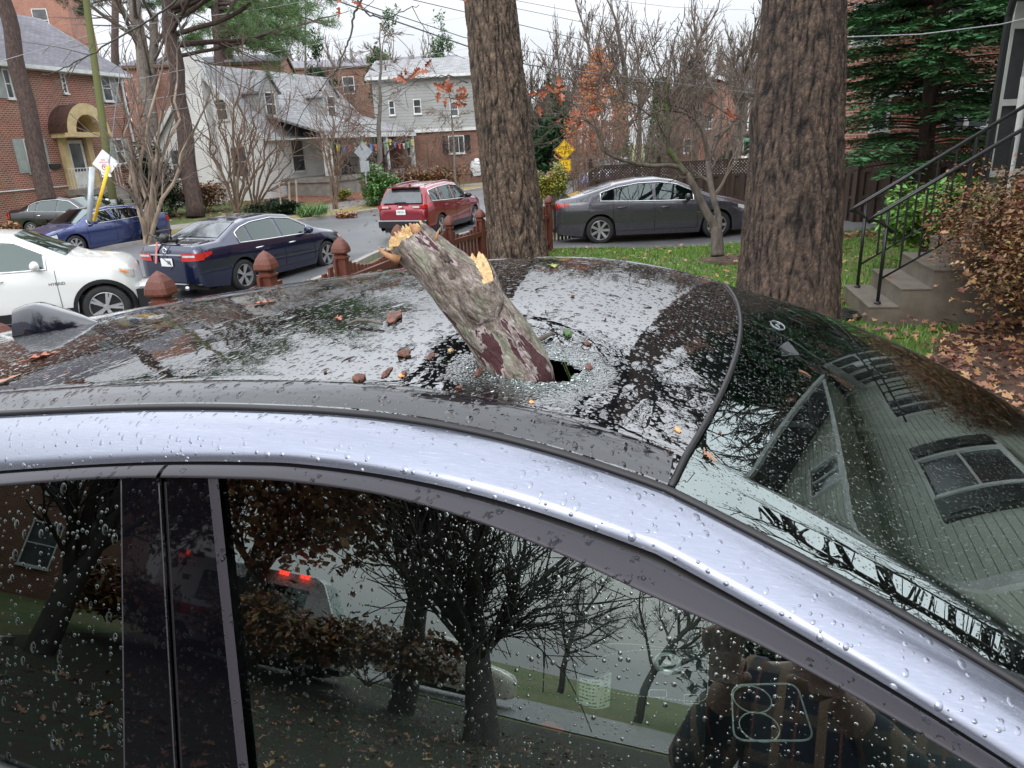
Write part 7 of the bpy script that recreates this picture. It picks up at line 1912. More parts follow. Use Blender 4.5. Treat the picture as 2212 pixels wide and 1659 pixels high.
for i, (px, Z, s_, sc) in enumerate([(1235,64,tC,1.1),(1275,70,tA,1.0),(1380,75,tC,1.3),(1450,60,tC,1.05),(1490,70,tB,1.1),(1530,62,tC,1.15),(1560,72,tA,.9),(1592,56,tC,1.1),(1625,66,tB,1.1),
     (1120,75,tC,1.3),(1060,80,tA,1.0),(905,75,tC,1.25),(980,78,tB,1.2),(760,75,tC,1.3),(800,82,tA,1.1),(850,72,tB,1.1),(610,80,tB,1.2),(240,70,tA,1.0),(180,75,tC,1.3),(60,72,tB,1.3),(110,64,tA,.95),(300,80,tC,1.4),(690,90,tA,1.2),(560,85,tC,1.5)]):
    again(s_, px, 330, Z, 'bare winter tree on the far skyline '+WH[i], i*1.7, sc, GT)
for i, (px, Z, s_, sc, wh_) in enumerate([(850,48,tC,.9,'directly behind the twiggy larch'),(930,52,tB,.85,'over the siding house'),(1165,46,tB,.9,'at the right edge of the big oak'),(1225,50,tC,1.0,'above the red oak leaves'),(1500,52,tC,1.1,'in front of the far brick house'),(1570,48,tB,1.0,'over the pale pickup truck'),(1300,48,tC,1.15,'behind the rusty cypress top'),(640,56,tC,1.1,'over the dormers of the white house')]):
    again(s_, px, 340, Z, 'bare twiggy tree '+wh_, i*2.3+.5, sc, GT)
# ivy on the trunks
for (src, nm, sd, h1) in ((tA, 'x', 61, 5.5), (tB, 'y', 62, 6.0)):
    rr = random.Random(sd); F = MB()
    for i in range(2600):
        h = rr.uniform(0, h1); a = rr.uniform(0, 2*PI); r_ = .38+rr.random()*.35*(1-h/h1*.6); c_ = Vector((r_*math.cos(a)+(-.05 if src is tA else .1)*h, r_*math.sin(a), h)); v = Vector([rr.uniform(-1,1) for _ in range(3)]).normalized()*.10; b_ = v.orthogonal().normalized()*.08
        F.quad(c_-v, c_-b_, c_+v, c_+b_)
    iv = F.build('ivy', M_['ivy'], src)
# pinkish-grey thicket behind the lattice fence
def thicket(name, label, x0, x1, py, Z, H, n, mt, seed, cat='bush', r_=.02):
    rr = random.Random(seed); p = drop((x0+x1)/2, py, Z); root = empty(name, p, 0, label, cat); C = MB(); W_ = (x1-x0)/FPX*Z; P = dict(BARE); P.update(lev=3, n=(3,3,3), rmin=.010, wob=.14, up=.12, seg=.5, ang=(.25,.7), lk=.5); tips = []
    for i in range(n):
        b_ = Vector((rr.uniform(-.5,.5)*W_, rr.uniform(-1,1)*1.2, 0)); d = Vector((rr.uniform(-.35,.35), rr.uniform(-.3,.3), 1)).normalized(); grow(C, C, b_, d, r_*rr.uniform(.7,1.4), H*rr.uniform(.5,.75), 1, P, rr, tips)
    C.build('stems', M_[mt], root, smooth=True); return root
thicket('bare_bush', 'tangled pinkish-grey bare thicket behind the lattice fence', 1330, 1470, 360, 29, 3.6, 46, 'twig', 71)
thicket('bare_bush', 'reddish bare thicket behind the left end of the lattice fence', 1235, 1330, 400, 27, 2.9, 34, 'twigred', 72)
thicket('bare_bush', 'bare thicket below the far brick house', 1470, 1600, 350, 34, 3.2, 34, 'twig', 73)
thicket('bare_bush', 'brown shrubby thicket left of the siding house', 800, 1010, 395, 42, 2.2, 40, 'twigred', 74)
# leafy bushes: outline from leaf faces spread through a lumpy volume
def bush(name, label, c_, rx, ry, rz, n, size, mt, seed, lobes=7, stemmat='bark_tan', cat='bush', flat=.5, stems_=8, shell=.55, up=0):
    rr = random.Random(seed); root = empty(name, c_, 0, label, cat); L_ = [(Vector((rr.uniform(-.6,.6)*rx, rr.uniform(-.6,.6)*ry, rz*rr.uniform(.5,1.3))), rr.uniform(.35,.6)) for _ in range(lobes)]
    F = MB()
    for i in range(n):
        lc, lr = L_[rr.randrange(lobes)]; v = Vector([rr.gauss(0,1) for _ in range(3)]).normalized()*(rr.random()**shell)*lr; c2 = lc+Vector((v.x*rx, v.y*ry, v.z*rz*1.2))
        if c2.z < 0: c2.z = -c2.z*.5
        a = Vector((rr.uniform(-1,1), rr.uniform(-1,1), rr.uniform(-.6,.6)+up)).normalized(); b_ = a.cross(Vector((rr.uniform(-.4,.4), rr.uniform(-.4,.4), 1))).normalized()*size*flat*rr.uniform(.6,1); a = a*size*rr.uniform(.6,1.2)
        F.quad(c2-a*.6, c2-b_, c2+a, c2+b_)
    F.build('foliage', M_[mt], root); S_ = MB()
    for i in range(stems_):
        lc, lr = L_[i % lobes]; S_.tube([Vector((rr.uniform(-.1,.1), rr.uniform(-.1,.1), -.05)), lc*.5+Vector((rr.uniform(-.1,.1)*rx, 0, 0)), lc], [.02,.013,.006], 5)
        for _ in range(5):
            e_ = lc+Vector([rr.uniform(-1,1)*q*lr for q in (rx, ry, rz)]); S_.tube([lc*.6, e_], [.008,.003], 3)
    S_.build('stems', M_[stemmat], root); return root
g_ = lambda x, y, Z: drop(x, y, Z)
bush('rhododendron', 'rounded glossy green rhododendron beside the white porch', g_(822,405,34), 1.25, 1.2, 1.0, 5000, .12, 'leafgreen', 81)
bush('low_shrub', 'low dark green shrub at the foot of the rhododendron', g_(850,425,33), .9, .6, .4, 1400, .09, 'yew', 82)
bush('yellow_bush', 'yellow-green leafy bush below the speed hump sign', at(1190,440,18.5), .50, .5, .62, 6500, .055, 'yellowgreen', 83, lobes=9)
bush('yew_shrub', 'low dark spreading yew with tree stakes in front of it', g_(590,440,31.5), 1.5, .9, .45, 4200, .10, 'yew', 84)
bush('yew_shrub', 'dark evergreen shrub below the canopy of the brick house', g_(225,440,30), 1.2, .9, .7, 4000, .10, 'yew', 85)
bush('holly_bush', 'tall dark evergreen bush at the corner of the brick house', g_(345,440,31), 1.0, .9, 1.9, 5200, .12, 'yew', 86, lobes=10)
bush('hedge_shrub', 'brown-green shrubbery between pine trunk and white house', g_(440,435,33), 2.2, .8, .8, 3800, .10, 'azalea', 87, lobes=10)
bush('grass_clump', 'clump of green strappy leaves with dead leaves on the verge', g_(672,458,29.5), .75, .6, .28, 900, .28, 'leafgreen', 88, flat=.08, up=.9)
bush('dry_plant', 'brown withered plant clump on the verge near the kerb', g_(745,447,29.5), .55, .4, .15, 500, .12, 'litter', 89)
bush('dry_shrub', 'brown shrub at the left edge below the brick house', g_(5,470,25), .8, .6, .5, 1200, .10, 'azalea', 90)
bush('yellow_shrub', 'small yellow-green shrub at the foot of the white porch', g_(738,408,35), .5, .4, .35, 700, .09, 'yellowgreen', 91)
bush('russet_shrub', 'russet shrub row in front of the brown brick wall', g_(900,392,41), 3.4, .8, .7, 3000, .13, 'azalea', 92, lobes=12)
bush('rhododendron', 'bright green rhododendron behind the handrails', Vector((5.55, 9.35, .25)), .85, .55, .55, 4200, .075, 'leafbrt', 93, lobes=11)
bush('rhododendron', 'green leafy shrub at the foot of the porch', Vector((6.55, 8.9, .35)), .6, .45, .42, 2200, .07, 'leafgreen', 94, lobes=8)
az = bush('azalea_bush', 'sprawling azalea with small olive and russet leaves at the right edge', Vector((4.85, 6.15, .0)), 1.15, .95, 1.0, 32000, .028, 'azalea', 95, lobes=22, stems_=30, shell=.4)
F = MB(); rr = random.Random(5)
for i in range(420):
    v = Vector((rr.gauss(0,.5), rr.gauss(0,.45), rr.uniform(.1,1.1))); addleaf(F, Matrix.Translation(v) @ Matrix.Rotation(rr.uniform(0,6),4,'Z') @ Matrix.Rotation(rr.uniform(-1,1),4,'X'), rr.uniform(.08,.13), i, .7)
F.build('caught_leaves', M_['litter'], az)
# conifer on the right
def conifer():
    a = at(1980, 470, 13.5); g0 = gz(a.x, a.y); root = empty('conifer', (a.x, a.y, g0), 0, 'dense dark green conifer with drooping sprays in front of the red brick house', 'tree'); rr = random.Random(77); T, C, F = MB(), MB(), MB(); H = 8.5
    T.tube([(0,0,-.2),(.02,0,1.2),(-.06,.02,3),(-.1,0,H)], [.17,.15,.12,.03], 12)
    for i in range(290):
        h = lerp(1.3, H-.4, (i/290)**.95); a_ = rr.uniform(0, 2*PI); L_ = lerp(2.7, .9, (h-1)/(H-1))*rr.uniform(.65,1.15)
        if h < 2.0: L_ *= .8
        d = Vector((math.cos(a_), math.sin(a_), .18)); pts = [Vector((-.03*h/3,0,h))+Vector((d.x*L_*t, d.y*L_*t, d.z*L_*t-.22*L_*t*t+(.12*L_ if t > .8 else 0)*0)) for t in np.linspace(0, 1, 7)]
        C.tube(pts, [.026,.022,.018,.014,.010,.006,.003], 4, cap=False)
        if h < 2.1 and rr.random() < .5: continue
        sd = Vector((-d.y, d.x, 0))
        for t in np.linspace(.22, 1, 13):
            q = t*6; j = min(5, int(q)); p0 = pts[j].lerp(pts[j+1], q-j)
            for s_ in (-1, 1):
                ll = .42*L_/2*(1.25-t)*rr.uniform(.6,1.2)+.12; e_ = (sd*s_*.8+Vector((d.x, d.y, 0))*.75+Vector((0,0,rr.uniform(-.25,.2)))).normalized()
                for u_ in np.linspace(.15, 1, 6):
                    c_ = p0+e_*ll*u_+Vector((0,0,-.10*u_*u_*ll)); 
                    for s2 in (-1, 1):
                        f_ = (e_*.9+(e_.cross(Vector((0,0,1))))*s2*.6+Vector((0,0,rr.uniform(-.45,.25)))).normalized()*.14*rr.uniform(.7,1.3); w_ = f_.cross(Vector((rr.uniform(-.5,.5),rr.uniform(-.5,.5),1))).normalized()*.026
                        F.quad(c_-w_*.5, c_+f_*.5-w_, c_+f_, c_+f_*.5+w_)
    T.build('trunk', M_['bark_pine'], root, smooth=True); C.build('branches', M_['bark_pine'], root); F.build('crown', M_['conifer'], root)
conifer()
# small bare ornamental tree in front of the grey sedan, limbs as they grow in the photo
def ornamental():
    Z0 = 12.0; o = drop(1550, 550, Z0); root = empty('dogwood_tree', o, 0, 'small wide-spreading mossy bare tree on the lawn in front of the grey sedan', 'tree'); T, C = MB(), MB(); rr = random.Random(9); tips = []
    P = dict(BARE); P.update(lev=4, n=(4,4,3,3), rmin=.0045, wob=.16, up=.03, seg=.22, ang=(.35,.9), lk=.55)
    def limb(pix, r0, r1, dz0, dz1, br=8, bl=.9, mbx=None, moss=False):
        n = len(pix); ctl = [at(x, y, Z0+lerp(dz0, dz1, i/(n-1)))-o for i, (x, y) in enumerate(pix)]
        tab = [[(i, p[q]) for i, p in enumerate(ctl)] for q in range(3)]; m_ = (n-1)*6; pts = [Vector([smooth_interp(tab[q], i/6) for q in range(3)]) for i in range(m_+1)]
        (mbx or T).tube(pts, [lerp(r0, r1, i/m_) for i in range(m_+1)], 8)
        for i in range(br):
            j = rr.randint(m_//4, m_-1); grow(T, C, pts[j], rdir(rr, (pts[j+1]-pts[j]).normalized(), rr.uniform(.5,1.1)), max(.006, r1*.6), bl*rr.uniform(.5,1.1), 2, P, rr, tips)
        grow(T, C, pts[-1], (pts[-1]-pts[-2]).normalized(), r1, bl*.8, 2, P, rr, tips)
    MOSS = MB()
    limb([(1550,553),(1549,520),(1547,492)], .115, .095, 0, 0, 0, .1)
    limb([(1548,500),(1530,465),(1512,430),(1497,400),(1482,375)], .070, .056, 0, -.2, 2, .6)
    limb([(1552,505),(1552,470),(1542,430),(1533,385),(1530,350)], .058, .048, 0, .2, 3, .7)
    limb([(1482,378),(1460,345),(1445,322),(1442,300),(1446,270),(1438,215),(1442,180)], .050, .022, -.2, -.6, 8, .8, MOSS)
    limb([(1482,376),(1465,362),(1445,357),(1410,358),(1372,353),(1335,342),(1304,325),(1295,300),(1285,275),(1262,258),(1238,252),(1215,245)], .042, .010, -.2, -1.0, 16, .9)
    limb([(1530,350),(1525,310),(1512,275),(1490,250),(1460,240),(1430,238),(1404,250)], .034, .012, .2, -.4, 10, .8)
    limb([(1533,345),(1548,300),(1556,268),(1557,225),(1540,190),(1522,150),(1517,115)], .034, .010, .2, .6, 10, .8)
    limb([(1535,330),(1560,290),(1585,262),(1592,225),(1612,190)], .028, .010, .2, .8, 10, .8)
    limb([(1445,230),(1420,200),(1400,170),(1385,150),(1378,120)], .018, .006, -.5, -.9, 8, .7)
    limb([(1404,250),(1370,225),(1330,215),(1290,205)], .014, .005, -.4, -.9, 8, .7)
    limb([(1490,250),(1478,235),(1440,222),(1390,180),(1330,180),(1290,180)], .018, .005, 0, -.8, 10, .8)
    T.build('trunk', M_['bark_grey'], root, smooth=True); MOSS.build('mossy_limb', M_['mossbark'], root, smooth=True); C.build('crown', M_['twig'], root)
    mb = MB(); p = at(1500,137,12.4)-o; mb.tube([p+Vector((.10*math.cos(t),.03,.05*math.sin(t))) for t in np.linspace(0, 2*PI, 14)[:-1]], .012, 5, closed=True); mb.build('tangled_twig', M_['black'], root)
ornamental()
# hanging oak twigs with red leaves between the trees
def hangtwig(label, pix, Z, r_, leaves, seed, lsz=.13, sub=3, mat_='darkbranch'):
    o = at(*pix[0], Z); root = empty('oak_branch', o, 0, label, 'branch'); C = MB(); rr = random.Random(seed); ctl = [at(x, y, Z)-o for x, y in pix]; n = len(ctl); tab = [[(i, p[q]) for i, p in enumerate(ctl)] for q in range(3)]; m_ = (n-1)*5
    pts = [Vector([smooth_interp(tab[q], i/5)+rr.gauss(0,.006) for q in range(3)]) for i in range(m_+1)]; C.tube(pts, [lerp(r_, r_*.3, i/m_) for i in range(m_+1)], 6); tips = []
    P = dict(BARE); P.update(lev=4, n=(3,3,2), rmin=.0028, wob=.18, up=0, seg=.15, ang=(.4,1.0), lk=.55)
    for i in range(sub): j = rr.randint(1, m_-1); grow(C, C, pts[j], rdir(rr, (pts[j+1]-pts[j]).normalized(), .8), r_*.4, .5, 3, P, rr, tips)
    C.build('twig', M_[mat_], root, smooth=True)
    for i, (x, y, s_) in enumerate(leaves):
        p = at(x, y, Z+rr.uniform(-.1,.1))-o; mb = MB(); M = Matrix.Translation(p) @ Matrix.Rotation(rr.uniform(0,6.3), 4, 'Y') @ Matrix.Rotation(PI/2+rr.uniform(-.6,.6), 4, 'X'); addleaf(mb, M, lsz*s_, i+seed, .8); mb.build('leaf', M_['redleaf'], root)
hangtwig('dark branch hanging from the top edge left of centre', [(800,-30),(778,5),(765,30),(758,75),(745,110),(733,140),(722,158),(700,172)], 6.5, .013, [], 101)
hangtwig('dark branch reaching right from the top edge beside the hanging one', [(765,-20),(780,15),(800,32),(835,38),(870,22),(905,12)], 6.5, .010, [(738,6,1),(733,14,.8),(1000,3,.7),(774,3,.6),(776,10,.6)], 102)
hangtwig('dark forked branch at the upper left in front of the pines', [(450,-25),(395,-10),(330,40),(250,85),(180,125),(130,150),(85,165)], 8.0, .014, [], 103, sub=6)
hangtwig('dark drooping branch with small twigs above the white house', [(345,-20),(360,20),(385,45),(395,90),(415,125),(450,140),(520,185),(560,200)], 8.5, .015, [], 104, sub=6)
hangtwig('oak twig with a bunch of orange-red leaves left of the big oak', [(1010,180),(975,165),(940,168),(905,170),(880,168)], 8.2, .008, [(872,172,1.1),(880,178,1.2),(866,176,.9),(893,163,.9),(877,163,.7),(918,145,1.),(925,152,1.1),(910,150,.8),(884,170,.9)], 105, .12)
hangtwig('oak twig with pink and red leaves touching the left side of the big oak', [(1012,205),(990,215),(965,210)], 8.0, .008, [(952,185,1.2),(960,195,1.2),(948,198,1),(975,200,1.3),(982,212,1.2),(1006,190,1.),(968,210,1),(1000,218,1.1),(1010,225,1),(996,230,.9),(965,203,1.2)], 106, .125)
hangtwig('oak twig with dark red leaves on the right side of the big oak', [(1150,210),(1168,196),(1190,198),(1215,210),(1235,222),(1258,240)], 8.0, .009, [(1162,228,1),(1178,180,1.2),(1175,195,1.1),(1188,193,1),(1208,188,1.1),(1213,200,1.2),(1204,212,1),(1182,200,1),(1222,188,.9),(1158,200,.8)], 107, .125)
hangtwig('thin twig with faded pink leaves above the speed hump sign', [(1225,215),(1245,232),(1262,250),(1272,262)], 8.4, .007, [(1252,238,1),(1270,243,1.3),(1258,262,1),(1240,268,.9),(1230,252,.8),(1275,238,1),(1200,262,.7)], 108, .12)
hangtwig('single curled orange leaf on a twig beside the massive trunk', [(1600,250),(1590,262),(1578,262)], 6.5, .005, [(1574,256,1.0),(1578,250,.8)], 109, .10)
# ================================================================== THE STREET BEHIND THE PHOTOGRAPHER (seen as reflections in the side windows)
def back(az, dist, z=0): return Vector((.1+dist*math.sin(rad(az)), .6+dist*math.cos(rad(az)), z))
strip('back_road', [(-22,-14),(-8,-17),(8,-20),(30,-26)], [(-24,-21),(-8,-25),(8,-28),(30,-34)], .03, M_['asph2'], 30, 8)
b1_ = back(-140.5, 14); tree('bare_tree', 'big spreading bare tree behind the photographer, reflected in the front side window', 'tree', (b1_.x, b1_.y, gz(b1_.x,b1_.y)), 2.2, .38, dict(lev=4, n=(7,5,4,4), t0=.6, lk=.95, ang=(.4,.95), rmin=.012, wob=.2, seg=.5), 201, 'darkbranch', 'darkbranch')
b2_ = back(-134, 17); tree('oak_tree', 'brown-leaved oak behind the photographer, reflected in the front side window', 'tree', (b2_.x, b2_.y, gz(b2_.x,b2_.y)), 5.0, .34, dict(lev=4, n=(10,6,5,4), t0=.4, lk=.68, rmin=.014), 202, 'darkbranch', 'darkbranch', foliage='litter', fl=lambda F, t, rr: clumps(F, [q for q in t if rr.random() < .55], rr, 0, .15, .3, .6, 6))
b3_ = back(-122, 20); tree('oak_tree', 'second brown-leaved oak reflected above the white van', 'tree', (b3_.x, b3_.y, gz(b3_.x,b3_.y)), 5.5, .34, dict(lev=4, n=(10,6,5,4), t0=.25, lk=.68, rmin=.014), 203, 'darkbranch', 'darkbranch', foliage='litter', fl=lambda F, t, rr: clumps(F, [q for q in t if rr.random() < .7], rr, 0, .16, .35, .6, 7))
b4_ = back(-108, 16); tree('bare_tree', 'bare tree reflected in the dark rear side window', 'tree', (b4_.x, b4_.y, gz(b4_.x,b4_.y)), 4.0, .3, dict(lev=4, n=(6,5,4,4), lk=.65, rmin=.013), 204, 'darkbranch', 'darkbranch')
bush('evergreen_mound', 'dark rounded evergreen far behind the photographer, reflected low in the side window', back(-163, 34), 5, 4, 3.0, 5000, .4, 'yew', 205, lobes=14)
for i, (az_, ds) in enumerate(((-131,17),(-121,19),(-112,21))): bush('hedge', ('low hedge reflected under the white van', 'low hedge reflected left of the white van', 'low hedge reflected in the rear side window')[i], back(az_, ds), 3.5, 1.2, .8, 3500, .16, 'azalea', 210+i, lobes=12)
pb = back(-159, 22); mb = MB(); mb.tube([(0,0,-1),(0,0,6)], .13, 8); mb.bar((-.9,0,5.4),(.9,0,5.4), .1, .1); tag(mb.build('utility_pole', M_['darkbranch'], M=Matrix.Translation(pb)), 'distant utility pole reflected in the side window', 'pole')
# white van with red stripe and lights
pv = back(-122, 21, -.45)
VAN = spec(SUV, L=5.8, xf=1.8, xr=-1.8, tumble=.12, panes=[(.2,1.4,0,0),(-1.6,-.1,0,0)], doors=(1.5,.1,-1.7), handles=(.3,), mirror=1.4, ws=(2.3,1.75), rw=(-2.86,-2.75), chrome=False, hmat='body', rail=.35)
VAN['zt'] = [(-2.9,1.2),(-2.86,2.3),(-2.6,2.5),(1.5,2.5),(1.75,2.4),(2.35,1.45),(2.8,1.15),(2.9,.7)]; VAN['zs'] = [(-2.9,1.1),(-2.5,1.35),(2.2,1.3),(2.8,1.0),(2.9,.6)]
VAN['w'] = [(-2.9,.9),(-2.8,.98),(2.0,.98),(2.6,.88),(2.9,.6)]; VAN['lo'] = [(-2.9,.4),(2.9,.4)]
vn_ = make_vehicle('emergency_van', pv, rad(-38), VAN, P_white2, 'white and red emergency van reflected in the front side window', 'van')
for s_ in (-1, 1): sidepatch(VAN, vn_, 'red_stripe', -2.7, 1.9, .95,1.22,.95,1.22, M_['signred'], s_, off=.016)
lr_ = emis('red_flashing_lamp', (1,.06,.04), 6.0)
for x in (1.2, .6, -2.3):
    for s_ in (-1, 1): mb = MB(); mb.box(x-.12, s_*.86-.06, 2.42, x+.12, s_*.86+.06, 2.52); mb.build('warning_lamp', lr_, vn_)
pv = back(-137, 24, -.4); make_vehicle('parked_car', (pv.x, pv.y, -.4), rad(-30), spec(SUV, hmat='body'), P_beige, 'pale SUV reflected behind the emergency van')
# houses behind
hb_ = back(-101, 23); Hb = empty('siding_house', (hb_.x, hb_.y, 0), rad(100), 'small pale siding house reflected in the rear side window', 'house'); gable_house(Hb, 7, 6, -1.5, 3.0, 2.2, 'sidingwhite', 'slate'); window(Hb, 3.5, 1.4, 1.2, 1.3)
hb_ = back(-112, 31); Hb2 = empty('brick_house', (hb_.x, hb_.y, 0), rad(120), 'brick house reflected in the rear side window', 'house'); gable_house(Hb2, 13, 8, -1.5, 5.2, 2.6, 'brick2', 'slate'); [window(Hb2, x, z, 1, 1.5) for x in (3, 6.5, 10) for z in (1.4, 4)]
# tree trunk beside the bonnet, seen as a dark shape in the windshield
tp_ = Vector((3.9, 2.0, 0)); 
bpr = tree('bare_tree', 'bare tree by the house corner reflected near the windshield pillar', 'tree', (4.6, 1.2, 0), 3.6, .28, dict(lev=4, n=(6,5,4,4), t0=.5, lk=.7, rmin=.012, wob=.2), 220, 'darkbranch', 'darkbranch')
bpr3 = tree('bare_tree', 'great bare crown overhanging the gabled house, reflected in the windshield', 'tree', (11.8, 8.6, 0), 9.0, .3, dict(lev=4, n=(10,6,5,4), t0=.35, lk=.5, rmin=.012, wob=.18), 222, 'darkbranch', 'darkbranch')
bpr2 = tree('bare_tree', 'tall bare tree rising behind the gabled house, reflected in roof and windshield', 'tree', (10.8, 12.3, 0), 9.0, .3, dict(lev=4, n=(10,6,5,4), t0=.35, lk=.5, rmin=.012, wob=.18), 221, 'darkbranch', 'darkbranch')
bed('leafy_ground', [(-26,-12.5),(-14,-1.2),(-3,-1.6),(5,-3),(12,-8),(8,-19),(-8,-16.5),(-22,-13.5)], .02, mat('dark_leafy_ground', (.028,.018,.011), .9, (.02,.03,.011), 4, .8, 25, lo=.45, hi=.55))
rr = random.Random(88)
def fbk(rr): return rr.uniform(-14, 4), rr.uniform(-13, -2)
litter('back_leaves', 1500, fbk, .08, .2, M_['litter'], 'dead leaves on the ground behind the photographer', 37)
# ---- the photographer
k = NT('plaid_shirt'); b = k.bsdf((.03,.04,.07), .85); sep = k.n('ShaderNodeSeparateXYZ'); k.l(k.obj(), sep.inputs[0])
def band(o, sc, th, ph=0): return k.math('LESS_THAN', k.math('FRACT', k.math('MULTIPLY_ADD', o, sc, ph)), th)
cx_ = k.mix(k.math('MULTIPLY', band(sep.outputs[0], 11, .22), .9), (.012,.016,.03), (.20,.13,.08)); cx_ = k.mix(k.math('MULTIPLY', band(sep.outputs[2], 11, .25), .55), cx_, (.14,.10,.07)); cx_ = k.mix(k.math('MULTIPLY', band(sep.outputs[0], 11, .06, .5), .8), cx_, (.18,.06,.04)); k.l(cx_, b.inputs['Base Color'])
M_['plaid'] = k.m; M_['skin'] = mat('skin', (.26,.155,.115), .5); M_['jeans'] = mat('dark_jeans', (.02,.03,.06), .85); M_['hair'] = mat('dark_hair', (.03,.02,.015), .6)
def skinmesh(name, verts, edges, radii, mt, parent, sub=2):
    me = bpy.data.meshes.new(name); me.from_pydata([tuple(v) for v in verts], edges, []); o = bpy.data.objects.new(name, me); COL.objects.link(o); md = o.modifiers.new('s', 'SKIN')
    for i, r_ in enumerate(radii): me.skin_vertices[0].data[i].radius = (r_, r_) if not isinstance(r_, tuple) else r_
    me.skin_vertices[0].data[0].use_root = True
    o.modifiers.new('d', 'SUBSURF').levels = sub; bpy.context.view_layer.update(); m2 = bpy.data.meshes.new_from_object(o.evaluated_get(bpy.context.evaluated_depsgraph_get())); bpy.data.objects.remove(o)
    m2.materials.clear(); m2.materials.append(mt); m2.name = name; m2.polygons.foreach_set('use_smooth', [True]*len(m2.polygons)); o = bpy.data.objects.new(name, m2); COL.objects.link(o); o.parent = parent; return o
G0 = gz(0, -.5); pe = empty('person', (0.0, -.50, G0), 0, 'photographer in a plaid flannel shirt holding up a phone, reflected in the front side window', 'person')
zb0 = 0
V_ = {'pel':(0,0,.95),'wa':(0,0,1.08),'ch':(0,.0,1.30),'ne':(0,.01,1.48),'he':(0,.04,1.56),'hd':(0,.05,1.66),'ht':(0,.03,1.75),
 'ls':(-.17,0,1.42),'le':(-.25,.14,1.22),'lw':(-.08,.36,1.42),'rs':(.17,0,1.42),'re':(.26,.14,1.24),'rw':(.10,.36,1.43),
 'lh':(-.10,0,.90),'lk':(-.13,.03,.50),'la':(-.13,0,.09),'lt':(-.15,.13,.04),'rh':(.10,0,.90),'rk':(.13,.03,.50),'ra':(.13,0,.09),'rt':(.15,.13,.04)}
Rr = {'pel':(.155,.11),'wa':(.15,.11),'ch':(.175,.12),'ne':.058,'he':.062,'hd':.088,'ht':.07,'ls':.068,'le':.047,'lw':.029,'rs':.068,'re':.047,'rw':.029,'lh':.095,'lk':.062,'la':.042,'lt':.035,'rh':.095,'rk':.062,'ra':.042,'rt':.035}
E_p = [('pel','wa'),('wa','ch'),('ch','ne'),('ne','he'),('he','hd'),('hd','ht'),('ch','ls'),('ls','le'),('le','lw'),('ch','rs'),('rs','re'),('re','rw'),('pel','lh'),('lh','lk'),('lk','la'),('la','lt'),('pel','rh'),('rh','rk'),('rk','ra'),('ra','rt')]
ks = list(V_); skinmesh('body', [V_[q] for q in ks], [(ks.index(a), ks.index(b_)) for a, b_ in E_p], [Rr[q] for q in ks], M_['skin'], pe)
cs = ['pel','wa','ch','ls','le','rs','re']; cv = [V_[q] for q in cs]+[tuple(Vector(V_['le']).lerp(Vector(V_['lw']), .85)), tuple(Vector(V_['re']).lerp(Vector(V_['rw']), .85)), (0,.0,1.43), (0,0,.86)]
skinmesh('plaid_shirt', cv, [(0,1),(1,2),(2,3),(3,4),(2,5),(5,6),(4,7),(6,8),(2,9),(0,10)], [(.175,.13),(.172,.13),(.195,.14),.084,.062,.084,.062,.044,.044,.075,(.18,.135)], M_['plaid'], pe)
js = ['pel','lh','lk','la','rh','rk','ra']; skinmesh('jeans', [V_[q] for q in js], [(0,1),(1,2),(2,3),(0,4),(4,5),(5,6)], [(.165,.12),.108,.075,.06,.108,.075,.06], M_['jeans'], pe)
mb = MB(); mb.blob((0,.0,1.70), .098,.105,.115, 18, 12, .04, 2); mb.build('hair', M_['hair'], pe, smooth=True)
mb = MB(); mb.blob((0,.145,1.645), .014,.02,.026, 8, 6); [mb.blob((s_*.092,.04,1.65), .012,.022,.032, 8, 6) for s_ in (-1,1)]; mb.build('nose_and_ears', M_['skin'], pe, smooth=True)
mb = MB(); [mb.blob((s_*.033,.128,1.668), .014,.008,.008, 8, 6) for s_ in (-1,1)]; mb.bar((-.024,.133,1.605),(.024,.133,1.605),.006,.007); mb.build('eyes_and_mouth', M_['hair'], pe, smooth=True)
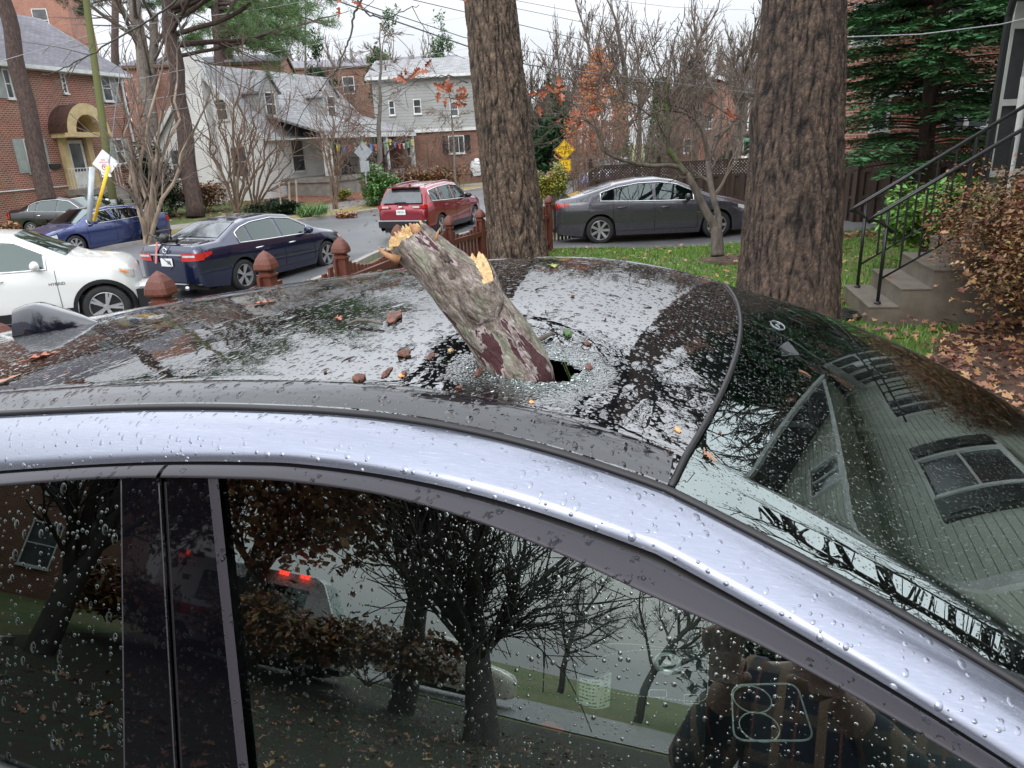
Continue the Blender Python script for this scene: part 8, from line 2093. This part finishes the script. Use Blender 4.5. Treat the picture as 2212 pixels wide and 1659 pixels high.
for s_, wk in ((-1,'lw'),(1,'rw')):
    w0 = Vector(V_[wk]); vv_ = [w0, w0+Vector((0,.045,.03))]; ee = [(0,1)]; r2 = [.028,(.034,.020)]
    for f in range(4):
        b_ = w0+Vector((s_*(-.030)*(0), .06, .05))+Vector((s_*(.030-.019*f),0,.0)); n0 = len(vv_); L_ = (.036,.042,.040,.032)[f]
        vv_ += [b_, b_+Vector((-s_*L_*.2, L_*.7, L_*.6)), b_+Vector((-s_*L_*1.0, L_*.9, L_*.9))]; ee += [(1,n0),(n0,n0+1),(n0+1,n0+2)]; r2 += [.010,.009,.008]
    n0 = len(vv_); vv_ += [w0+Vector((-s_*.035,.03,.0)), w0+Vector((-s_*.055,.07,.01))]; ee += [(0,n0),(n0,n0+1)]; r2 += [.012,.010]
    skinmesh('hand', vv_, ee, r2, M_['skin'], pe, 1)
mb = MB(); mb.box(-.08,-.075,-.004,.08,.0,.004, Matrix.Translation((0,-.015,1.905)) @ Matrix.Rotation(PI/2-PITCH, 4, 'X'))
tag(mb.build('phone', M_['blackgl']), 'black phone held up by the photographer', 'phone')

for i, (az_, ds, hh) in enumerate(((-152, 30, 4.5), (-165, 38, 6), (-172, 30, 5), (-146, 40, 6))):
    q = back(az_, ds); c_ = copy_tree(bpr3); c_.location = (q.x, q.y, gz(q.x, q.y)); c_.rotation_euler = (0, 0, i*1.9); c_.scale = (.6, .6, .6); c_['label'] = ('bare tree far behind the photographer left of the utility pole', 'bare tree far behind the photographer above the evergreen mound', 'rightmost bare tree behind the photographer', 'bare tree behind the reflected hedge')[i]

for i, (x, y, sc, lb) in enumerate(((12.6,8.6,1.35,'tall bare tree behind the gabled house, reflected low in the windshield'),(13.5,11.5,1.3,'tall bare tree straight behind the gabled house reflected in the windshield'),(12.0,5.2,1.2,'bare tree at the back corner of the gabled house'))):
    c_ = copy_tree(bpr3); c_.location = (x, y, 0); c_.rotation_euler = (0, 0, 1+i*2.1); c_.scale = (sc, sc, sc); c_['label'] = lb
